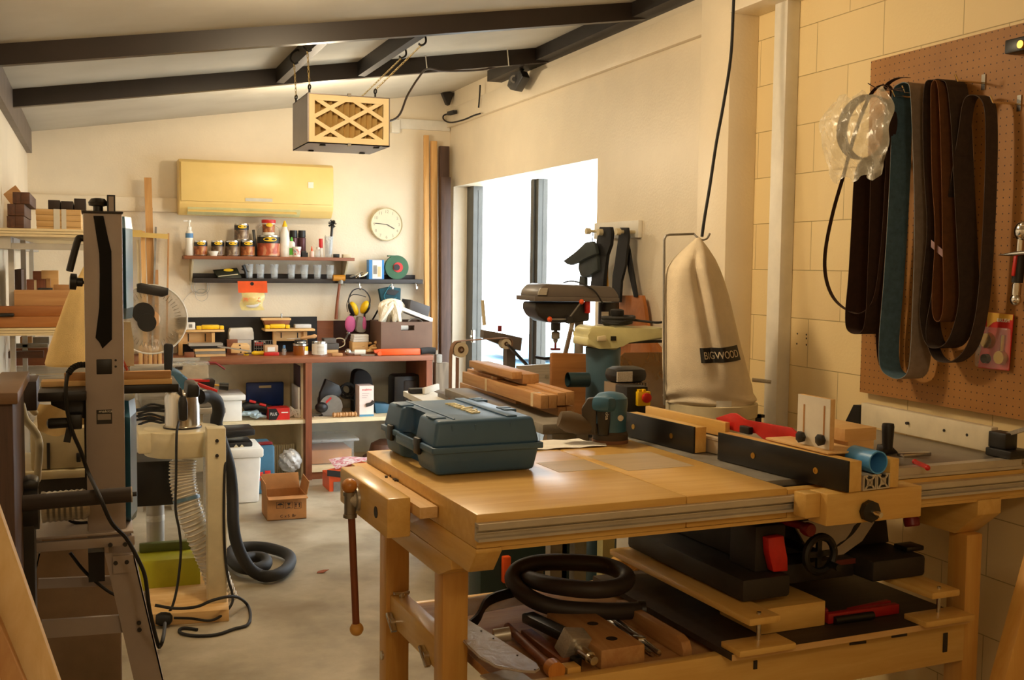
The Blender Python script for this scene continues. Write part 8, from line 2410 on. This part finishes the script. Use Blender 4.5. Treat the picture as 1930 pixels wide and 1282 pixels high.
d = (W(o1.x, o1.y, 0) - W(o0.x, o0.y, 0)).normalized()
d2 = V((0, 0, 1)).cross(d)
letters('lettering', 'makita', M_logo, t, W(U0 + .165, V1 - .13, ZT + .157), W(0, -1, 0) - W(0, 0, 0), W(1, 0, 0) - W(0, 0, 0), .052, th=.004, w=.235)
# ------------------------------------------------------------ orbital sander
sx, sy = .82, .835
t = thing('orbital_sander', 'teal and black palm sander with a dust bag standing on the workbench', 'sander', W(sx, sy, ZT))
part('pad', bb().cyl((sx, sy, ZT), (sx, sy, ZT + .012), .062, .062, 36), mat('brown_sanding_pad', (132, 92, 66), .9), t)
part('skirt', bb().lathe([(.06, .012), (.061, .03), (.05, .044)], (sx, sy, ZT), n=32), mat('dusty_rubber', (74, 62, 50), .8), t)
part('body', bb().lathe([(.055, .04), (.053, .06), (.055, .10), (.058, .135), (.056, .152), (.042, .166), (.014, .172)], (sx, sy, ZT), n=32).obox((sx - .035, sy - .03, ZT + .135), (.09, .07, .05), (0, .1, .6), .016), M_teal, t)
cdir = (BI @ EYEP - V((sx, sy, 0)))
cdir.z = 0
cdir.normalize()
sd = V((0, 0, 1)).cross(cdir)
pc = V((sx, sy, ZT)) + cdir * .053 - sd * .02
b = bb()
pr = [(-.022, .03), (.016, .028), (.02, .1), (.016, .148), (-.018, .15), (-.03, .14), (-.024, .09)]
b.prism([pc + sd * x + V((0, 0, z)) - cdir * .02 for x, z in pr], cdir * .03, .006)
part('grip_panel', b, M_black, t, 'black side panel')
part('switch_dial', bb().cyl(V((sx, sy, ZT + .09)) + sd * .03 + cdir * .03, V((sx, sy, ZT + .09)) + sd * .034 + cdir * .05, .01), M_alu, t)
part('nose', bb().prism([pc - sd * .026 - cdir * .025 + sd * x * 1.5 + V((0, 0, z)) for x, z in ((.0, .035), (-.03, .05), (-.034, .12), (-.02, .155), (.0, .158))], cdir * .035 - sd * .0, .006), mat('dusty_black_plastic', (66, 58, 48), .6), t)
letters('lettering', 'makita', M_white, t, BM @ (pc + cdir * .0115 + sd * .004 + V((0, 0, .14))), V((0, 0, -1)), (BM.to_3x3() @ sd), .011, w=.055)
bg0, bg1 = V((sx - .05, sy - .01, ZT + .045)), V((.64, .86, ZT + .085))
bm_ = bb()
dd = (bg1 - bg0).normalized()
bm_.tube([bg0, bg0 + dd * .03, bg0 + dd * .06, bg1 - dd * .03, bg1], .034, 20, rfun=lambda k: (.5, .7, 1.0, 1.05, .75)[min(4, int(k * 4 + .01))])
part('dust_bag', bm_, mat('dusty_grey_cloth', (92, 76, 56), .9, bump=.2), t, 'dusty cloth bag')
# paper under the case / sander
b = bb().grid(lambda u, v: (.43 + .33 * u + .02 * math.sin(v * 5), .77 + .16 * v - .02 * u, ZT + .002 + .004 * abs(math.sin(u * 9 + v * 5))), 14, 8)
single('paper_sheet', b, M_paper, 'crumpled white paper on the bench between the tool case and the sander', 'paper')
# ------------------------------------------------------------ shop-made router fence
FM = BM @ Mx.Translation((1.017, -.118, 0)) @ Mx.Rotation(R(4.5), 4, 'Z')
def fb():
 return B(FM.copy())
t = thing('router_fence', 'shop-made fence with two black-faced wooden halves on an aluminium beam across the saw table', 'fence', FM @ V((.1, .5, ZT)))
for y0, y1 in ((0, .545), (.665, 1.055)):
 part('black_face', fb().box(0, y0, ZT + .001, .006, y1, 1.106, .001), mat('black_laminate_%d' % int(y0 * 10), (20, 17, 16), .35), t)
 part('wood_backing', fb().box(.0062, y0, ZT + .001, .05, y1, 1.104, .002), W_beechY, t)
 b = fb()
 for y in (y0 + .12, y0 + .38 if y0 < .1 else y1 - .05):
  b.lathe([(.009, 0), (.009, .0015), (.004, .0015), (.004, .0005)], (0, y, 1.06), (-1, 0, 0), 18)
 part('brass_screw', b, M_brass, t)
b = fb()
for x in (.058, .108):
 for dx in (0, .044):
  b.box(x + dx, 0, ZT + .001, x + dx + .004, 1.05, ZT + .042)
 b.box(x + .004, 0, ZT + .001, x + .044, 1.05, ZT + .005).box(x + .004, 0, ZT + .038, x + .016, 1.05, ZT + .042).box(x + .032, 0, ZT + .038, x + .044, 1.05, ZT + .042)
 b.obox((x + .024, .525, ZT + .0215), (.005, 1.05, .046), (0, R(45), 0)).obox((x + .024, .525, ZT + .0215), (.005, 1.05, .046), (0, R(-45), 0)).box(x + .014, 0, ZT + .012, x + .034, 1.05, ZT + .031)
part('aluminium_beam', b, M_r, t)
part('beam_core', fb().box(.06, .002, ZT + .004, .152, 1.0, ZT + .036), M_black, t)
part('rear_strip', fb().box(.156, 0, ZT + .001, .19, .30, 1.1, .002), W_beechY, t)
part('rear_strip', fb().box(.13, .67, 1.064, .15, 1.12, 1.112, .002), W_beechY, t)
part('top_track', fb().box(.056, .12, 1.064, .07, .86, 1.072), M_r, t)
part('clamp_block', bb().box(.965, -.10, .930, 1.295, -.024, 1.017, .003).box(.915, -.075, .950, .9648, -.024, 1.016, .003), W_beechX, t)
q = bv(1634, 962, -.10)
part('clamp_knob', bb().lathe([(.012, 0), (.03, .004), (.03, .02), (.012, .024)], (q.x, -.10, q.z), (0, -1, 0), 8), M_black, t, 'black star knob')
part('clamp_bolt', bb().cyl((q.x, -.12, q.z), (q.x + .004, -.15, q.z - .004), .008), M_chrome, t)
# feather board stand
t = thing('slotted_panel', 'white slotted panel with two black knobs standing on the fence', 'panel', W(1.07, .08, 1.1))
part('panel', bb().box(1.0595, .012, 1.1125, 1.061, .152, 1.254), M_white, t)
part('ply_backing', bb().box(1.0612, .012, 1.1125, 1.077, .152, 1.254, .001), W_pineY, t)
part('base_board', bb().box(1.03, -.02, 1.1065, 1.16, .26, 1.112, .001), W_pineY, t)
for px, y0, y1, kx, ky in ((1516, 762, 828, 1510, 823), (1554, 765, 832, 1547, 829)):
 a, c = bu(px, y0, 1.059), bu(px, y1, 1.059)
 part('slot', bb().box(1.0585, a.y - .003, c.z, 1.0596, a.y + .003, a.z), W_cedZ, t)
 q = bu(kx, ky, 1.05)
 part('star_knob', bb().lathe([(.005, 0), (.005, .006), (.016, .008), (.017, .02), (.008, .024)], (1.059, q.y - .004, q.z), (-1, 0, 0), 7), M_black, t)
single('wooden_box', bb().box(1.19, .10, 1.115, 1.307, .28, 1.152, .001).box(1.205, .102, 1.064, 1.3, .28, 1.1148), W_pineX, 'open tan wooden box behind the slotted panel on the fence', 'box')
p0, p1 = bv(1619, 850, -.03), bv(1656, 861, -.11)
p0.z = p1.z = 1.0945
p0, p1 = W(*p0), W(*p1)
ax = (p1 - p0).normalized()
single('blue_pipe', B().lathe([(.0315, 0), (.0315, .10), (.028, .10), (.028, .0)], p1 - ax * .10, ax, 36, caps=False).cyl(p1 - ax * .1, p1 - ax * .098, .031), mat('sky_blue_pvc', (84, 160, 226), .35), 'short sky-blue plastic pipe lying on the end of the fence', 'pipe')
pts = [(1348, 788), (1376, 779), (1386, 779), (1405, 793), (1490, 806), (1503, 818), (1501, 838), (1440, 830), (1425, 816), (1395, 816), (1383, 812), (1365, 808)]
single('push_stick', bb().prism([bu(x, y, 1.12) for x, y in pts], (.008, 0, 0), .002), M_red, 'red plastic push stick lying along the fence', 'push stick')
q = bu(1405, 810, 1.11)
single('black_clip', bb().box(1.1, q.y - .03, q.z - .012, 1.118, q.y + .02, q.z + .012, .003), M_black, 'small black and silver clip on the fence before the red push stick', 'clip')
# ------------------------------------------------------------ table saw
t = thing('table_saw', 'black table saw with a grey top, red switch and handwheel built into the bench', 'table saw', W(1.2, .4, .67))
part('table', bb().box(.918, .10, 1.0, 1.25, .95, 1.0185, .002), M_iron, t, 'grey metal top')
part('front_trim', bb().box(.93, .06, .96, 1.25, .0995, 1.0, .003), M_charcoal, t)
part('extension_top', bb().box(1.255, .045, 1.02, 1.80, .74, 1.043, .003), mat('grey_extension_top', (150, 142, 130), .4, .4), t)
part('extension_rail', bb().box(1.255, .012, 1.014, 1.80, .044, 1.044).box(1.255, .006, 1.014, 1.80, .012, 1.022), M_r, t)
M_sb = mat('dusty_black_saw_body', (44, 38, 33), .6, var=.2)
part('base', bb().box(.862, .12, .668, 1.03, .78, .735, .012).box(1.35, .14, .668, 1.56, .75, .735, .012).box(1.03, .22, .668, 1.35, .75, .73, .008), M_sb, t)
part('body', bb().prism([(.98, .30, .735), (1.56, .30, .735), (1.51, .30, 1.0), (1.02, .30, 1.0)], (0, .42, 0), .006), M_sb, t)
# bevel gauge plate with curved slot
part('bevel_plate', bb().prism([bv(x, y, .25) for x, y in ((1495, 985), (1640, 968), (1648, 985), (1625, 1020), (1590, 1045), (1560, 1050), (1520, 1030))], (0, .01, 0)), mat('dusty_steel_plate', (196, 184, 168), .5, .0), t)
part('bevel_slot', bb().strip([bv(x, y, .249) for x, y in ((1575, 1030), (1595, 1018), (1610, 1000), (1618, 985))], (.034, 0, .02), .002, sm=5), M_black, t)
q = bv(1545, 1045, .14)
part('handwheel', bb().torus((q.x, .14, q.z), (0, 1, 0), .052, .012, 28, 8).bar((q.x - .045, .145, q.z), (q.x + .045, .145, q.z), .016, .01, (0, 1, 0)).bar((q.x, .145, q.z - .045), (q.x, .145, q.z + .045), .016, .01, (0, 1, 0)).cyl((q.x, .14, q.z), (q.x, .3, q.z), .014).cyl((q.x + .03, .13, q.z - .03), (q.x + .03, .09, q.z - .03), .01), M_black, t)
sw = [bv(x, y, .14) for x, y in ((1448, 1015), (1478, 1010), (1484, 1052), (1486, 1077), (1458, 1079), (1450, 1045))]
part('switch_paddle', bb().prism(sw, (0, .03, 0), .004), M_red, t, 'red switch paddle')
part('switch_column', bb().box(sw[0].x - .02, .172, .735, sw[1].x + .03, .30, .87, .005), M_sb, t)
for x, y, r in ((1716, 968, .024), (1515, 992, .02)):
 q = bv(x, y, .12)
 part('red_knob', bb().lathe([(r * .8, 0), (r, .012), (r, .03), (r * .85, .034)], (q.x, .12, q.z - .005), (0, -.3, -1) if x > 1600 else (0, -1, 0), 14).cyl((q.x, .12, q.z), (q.x - .06, .3, q.z + .01), .012), M_dred, t)
q = bv(1605, 1058, .219)
part('dust_ledge', bb().box(q.x - .07, .218, q.z - .008, q.x + .06, .222, q.z + .008), mat('faded_red_print', (110, 44, 30), .6), t)
q = bv(1715, 1030, .2)
part('foot_lever', bb().box(q.x - .03, .18, .736, q.x + .04, .24, .752, .004), M_black, t)
# white rip fence
t = thing('rip_fence', 'cream aluminium rip fence with black ends standing on the grey extension top', 'rip fence', W(1.77, .4, 1.044))
fa, fb_ = V((1.765, .10, 1.05)), V((1.795, .72, 1.05))
M_fen = mat('cream_anodised', (226, 214, 186), .4, .0)
part('beam', bb().hexa([fa, fa + V((.03, 0, 0)), fb_ + V((.03, 0, 0)), fb_, fa + V((0, 0, .078)), fa + V((.03, 0, .078)), fb_ + V((.03, 0, .08)), fb_ + V((0, 0, .08))], .002), M_fen, t)
b = bb()
for v in (.2, .3, .47):
 b.cyl((1.764 + (v - .1) * .048, v, 1.09), (1.772, v, 1.09), .005, n=10)
part('bolt_holes', b, M_dark, t)
part('end_cap', bb().prism([(1.79, .722, 1.044), (1.79, .80, 1.044), (1.79, .755, 1.118), (1.79, .722, 1.12)], (.04, 0, 0)), M_black, t)
part('front_bracket', bb().box(1.74, .0, 1.045, 1.83, .098, 1.07, .004).box(1.75, .03, 1.07, 1.80, .098, 1.12, .004), M_black, t)
part('lock_lever', bb().bar((1.775, .08, 1.10), (1.80, -.03, 1.15), .03, .012), M_alu, t)
q = W(*bz(1676, 862, 1.044))
t = thing('mitre_gauge', 'black-handled gauge with a steel bar lying on the grey extension top', 'gauge', q)
qb = bz(1672, 858, 1.044)
part('handle', bb().lathe([(.016, .02), (.016, .03), (.019, .09), (.017, .098)], (qb.x, qb.y, 1.044)), M_black, t, 'black upright grip')
part('foot', bb().prism([(qb.x - .02, qb.y, 1.046), (qb.x + .05, qb.y, 1.046), (qb.x + .015, qb.y, 1.075), (qb.x - .015, qb.y, 1.075)], (0, .03, 0), .003), M_black, t)
part('bar', bb().box(qb.x + .02, qb.y - .05, 1.0435, qb.x + .13, qb.y - .02, 1.053, .001), M_steel, t)
q0, q1 = bz(1724, 874, 1.044), bz(1748, 886, 1.044)
single('red_wing_nut', bb().bar((q0.x, q0.y, 1.05), (q1.x, q1.y, 1.052), .01, .01).sph((q1.x, q1.y, 1.05), .008).sph((q0.x, q0.y, 1.05), .008), M_red, 'small red wing nut lying on the grey extension top', 'wing nut')
# ------------------------------------------------------------ below: levelling boards and shelf clutter
t = thing('levelling_frame', 'wooden boards on threaded rods carrying the table saw above the bench shelf', 'frame', W(1.2, .4, .56))
for u0, u1 in ((.80, .905), (1.45, 1.56)):
 part('support_board', bb().box(u0, .0, .645, u1, .79, .6665, .006), W_beechY, t)
 part('base_board', bb().box(u0 - .05, -.03, .5765, u1 + .03, .06, .594, .003), W_beechX, t)
 part('threaded_rod', bb().cyl(((u0 + u1) / 2, .03, .594), ((u0 + u1) / 2, .03, .672), .0065, n=10), M_steel, t)
part('spacer_block', bb().box(.91, .10, .5765, 1.14, .3, .65, .003), W_beechX, t)
pp_ = single('ply_panel', bb().box(.745, .0, .5585, 1.60, .80, .576), wood('dark_stained_ply', (48, 38, 30), (70, 56, 44), 0, .6), 'dark stained plywood panel lying on the bench shelf under the saw', 'panel')
part('ply_edge', bb().box(.745, -.002, .5585, 1.60, -.0002, .576), W_pineX, pp_, 'pale plywood edge')
for i, (px0, py0, px1, py1, w_, lab) in enumerate(((1565, 1165, 1800, 1140, .022, 'long red clamp bar at the front under the table saw'), (1600, 1152, 1690, 1138, .02, 'short red clamp bar behind the long one under the table saw'), (1560, 1152, 1605, 1175, .024, 'red clamp end pointing forward under the table saw'))):
 a, c = bz(px0, py0, .60), bz(px1, py1, .60)
 single('red_clamp_bar', bb().bar((a.x, max(a.y, .11), .593), (min(c.x, 1.42), max(c.y, .11) + .02 * i, .593), w_, .03, (0, 0, 1), .003), mat('worn_red_%d' % i, (160, 26, 24), .45), lab, 'clamp', 'red clamp bars under the saw')
a, c = bz(1600, 1172, .60), bz(1676, 1160, .60)
single('clamp_grip', bb().cyl((a.x - .01, .095, .589), (a.x + .13, .091, .589), .012), M_black, 'black clamp grip in front of the red clamp bars under the saw', 'clamp')
ZS = .5455
single('drilled_block', bb().box(.40, .10, ZS, .535, .44, ZS + .055, .006), W_cedY, 'orange-brown beech block with drilled holes on the bench shelf', 'block')
b = bb()
for u, v in ((.47, .17), (.48, .3)):
 b.cyl((u, v, ZS + .0552), (u, v, ZS + .0558), .016)
single('block_holes', b, M_dark, 'dark drilled holes in the top of the orange-brown beech block', 'holes')
t = thing('turned_mallet', 'wooden rod with a rounded knob, left of the pipe clamp on the bench shelf', 'mallet', W(.26, .2, ZS))
part('rod', bb().cyl((.262, .11, ZS + .02), (.285, .46, ZS + .02), .012), W_redX, t)
part('knob', bb().cyl((.26, .08, ZS + .0245), (.262, .115, ZS + .0245), .024), M_turn, t)
t = thing('pipe_clamp', 'black pipe clamp with a square steel head lying on the bench shelf', 'clamp', W(.36, .25, ZS))
part('bar', bb().bar((.345, .45, ZS + .045), (.36, .22, ZS + .06), .045, .03, (0, 0, 1), .008), M_black, t)
part('head', bb().obox((.362, .19, ZS + .05), (.07, .05, .07), (.4, .2, .2), .004), M_alu, t)
part('screw', bb().cyl((.364, .17, ZS + .045), (.372, .085, ZS + .035), .012).cyl((.366, .145, ZS + .042), (.37, .105, ZS + .038), .016), M_steel, t)
part('black_foot', bb().cyl((.345, .14, ZS), (.345, .14, ZS + .03), .016), M_black, t)
single('wood_offcut', bb().box(.295, .088, ZS, .335, .13, ZS + .025, .002), W_beechX, 'small pale cube of wood beside the mallet knob on the bench shelf', 'wood offcut')
single('wood_offcut', bb().box(.31, .16, ZS, .345, .42, ZS + .02, .002), W_redX, 'flat brown strip under the pipe clamp on the bench shelf', 'wood offcut')
b = bb()
single('steel_rods', b.cyl((.60, .42, ZS + .012), (.575, .13, ZS + .012), .006).cyl((.62, .42, ZS + .012), (.592, .12, ZS + .012), .006).cyl((.61, .42, ZS + .022), (.585, .11, ZS + .022), .006).box(.572, .20, ZS + .004, .60, .24, ZS + .032, .004), M_steel, 'bundle of steel rods beside the drilled block on the bench shelf', 'rods')
pr = [(.66, .10), (.66, .48)]
single('rounded_board', bb().prism([(.655, .10, ZS), (.655, .48, ZS), (.655, .48, ZS + .05), (.655, .14, ZS + .05), (.655, .112, ZS + .04), (.655, .10, ZS + .02)], (.03, 0, 0), .003), W_cedY, 'brown board with a rounded end on edge beside the steel rods', 'board')
# black coil of hose
def hp(px, py, z):
 q = bz(px, py, z)
 return BM @ V((q.x, q.y, z))
t = thing('suction_hose', 'coil of thick black hose lying on the bench shelf under the workbench top', 'hose', W(.47, .45, ZS))
hz = [hp(1208, 1150, .585), hp(1180, 1152, .59), hp(1120, 1152, .60), hp(1050, 1146, .61), hp(1000, 1128, .63), hp(968, 1098, .655), hp(975, 1075, .68), hp(1010, 1062, .70), hp(1070, 1060, .71), hp(1140, 1066, .70), hp(1180, 1085, .69), hp(1170, 1104, .68), hp(1120, 1112, .68), hp(1050, 1105, .68), hp(1005, 1094, .67), hp(992, 1085, .65), hp(1010, 1078, .62)]
part('hose', B().tube(hz, .0255, 14, sm=8), mat('dark_brown_hose', (50, 42, 38), .55), t)
part('cuff', B().cyl(hp(1202, 1150, .585), hp(1216, 1150, .585), .029), M_black, t)
# clear guard, tubes
t = thing('blade_guard', 'clear fan-shaped blade guard lying at the left end of the bench shelf', 'guard', W(.13, .2, ZS))
M_gd = clear('dusty_clear_guard', (196, 180, 166), .2, .75)
pg = [hp(x, y, .60) for x, y in ((870, 1160), (884, 1172), (930, 1200), (970, 1226), (1010, 1252), (1016, 1262), (1008, 1267), (980, 1266), (935, 1257), (905, 1240), (884, 1220), (866, 1200))]
part('side_plate', B().prism(pg, (0, 0, .004)), M_gd, t)
part('rim', B().tube(pg, .003, 6, closed=True), M_gd, t)
b = B()
for x, y in ((907, 1190), (930, 1204), (975, 1236), (1008, 1263)):
 q = hp(x, y, .605)
 b.cyl(q, q + V((0, 0, .002)), .0025, n=8)
part('rivets', b, M_dark, t)
part('lower_plate', B().prism([p_ - V((0, 0, .05)) for p_ in pg[3:10]], (0, 0, .004)), M_gd, t)
t = thing('clear_tube', 'clear plastic tube with a black clip at the left of the bench shelf', 'tube', W(.28, .56, ZS))
part('tube', bb().cyl((.13, .56, .60), (.40, .61, .60), .026, n=24), clear('milky_clear_tube', (206, 194, 180), .12, .55), t)
part('clip', bb().strip([(.13, .44, .575), (.19, .46, .60), (.25, .52, .63), (.38, .58, .63)], (0, 0, .03), .008, sm=4), M_black, t)
part('cap', bb().cyl((.20, .36, .58), (.245, .35, .585), .02), M_alu, t)
# behind the bench legs
q = at(915, 1100, Y=4.2)
t = thing('tool_case', 'dark green case standing on the floor beneath the machine table behind the bench', 'case', at(960, 1100, Y=4.2))
a = rect(905, 1012, 1090, 1100, 4.2)
part('shell', B().box(a[0], 4.2, 0, a[2], 4.35, a[3], .01), mat('dark_green_shell', (26, 46, 42), .5), t)
part('red_handle', B().box(at(949, 1060, Y=4.17).x, 4.17, zat(955, 1100, 4.17), at(964, 1060, Y=4.17).x, 4.2, zat(955, 1050, 4.17), .006), M_orange, t, 'red handle')
t = thing('flexible_hose', 'ribbed ochre hose curving behind the saw boards under the bench', 'hose', W(.85, .9, .5))
b = bb()
hh = smooth_path([bv(1158, 1068, .9), bv(1185, 1052, .92), bv(1215, 1085, .9), bv(1240, 1112, .9), bv(1275, 1114, .9), bv(1310, 1120, .92)], 14)
for p_, q_ in zip(hh, hh[1:]):
 d = (q_ - p_).normalized()
 b.cyl(p_ - d * .002, p_ + d * .003, .030, n=16)
part('ribs', b, mat('ochre_ribbed_plastic', (206, 160, 84), .4), t)
part('wall', bb().tube(hh, .026, 14), mat('dark_hose_wall', (110, 78, 40), .5), t)
single('wooden_brace', B().bar(at(1975, 1000, Y=2.2), V((at(1905, 1282, Y=2.15).x, 2.15, 0)) + V((-.18, 0, 0)), .07, .05, (0, 1, 0), .004), W_beechZ, 'wooden board leaning at the bottom right edge of the frame', 'board')
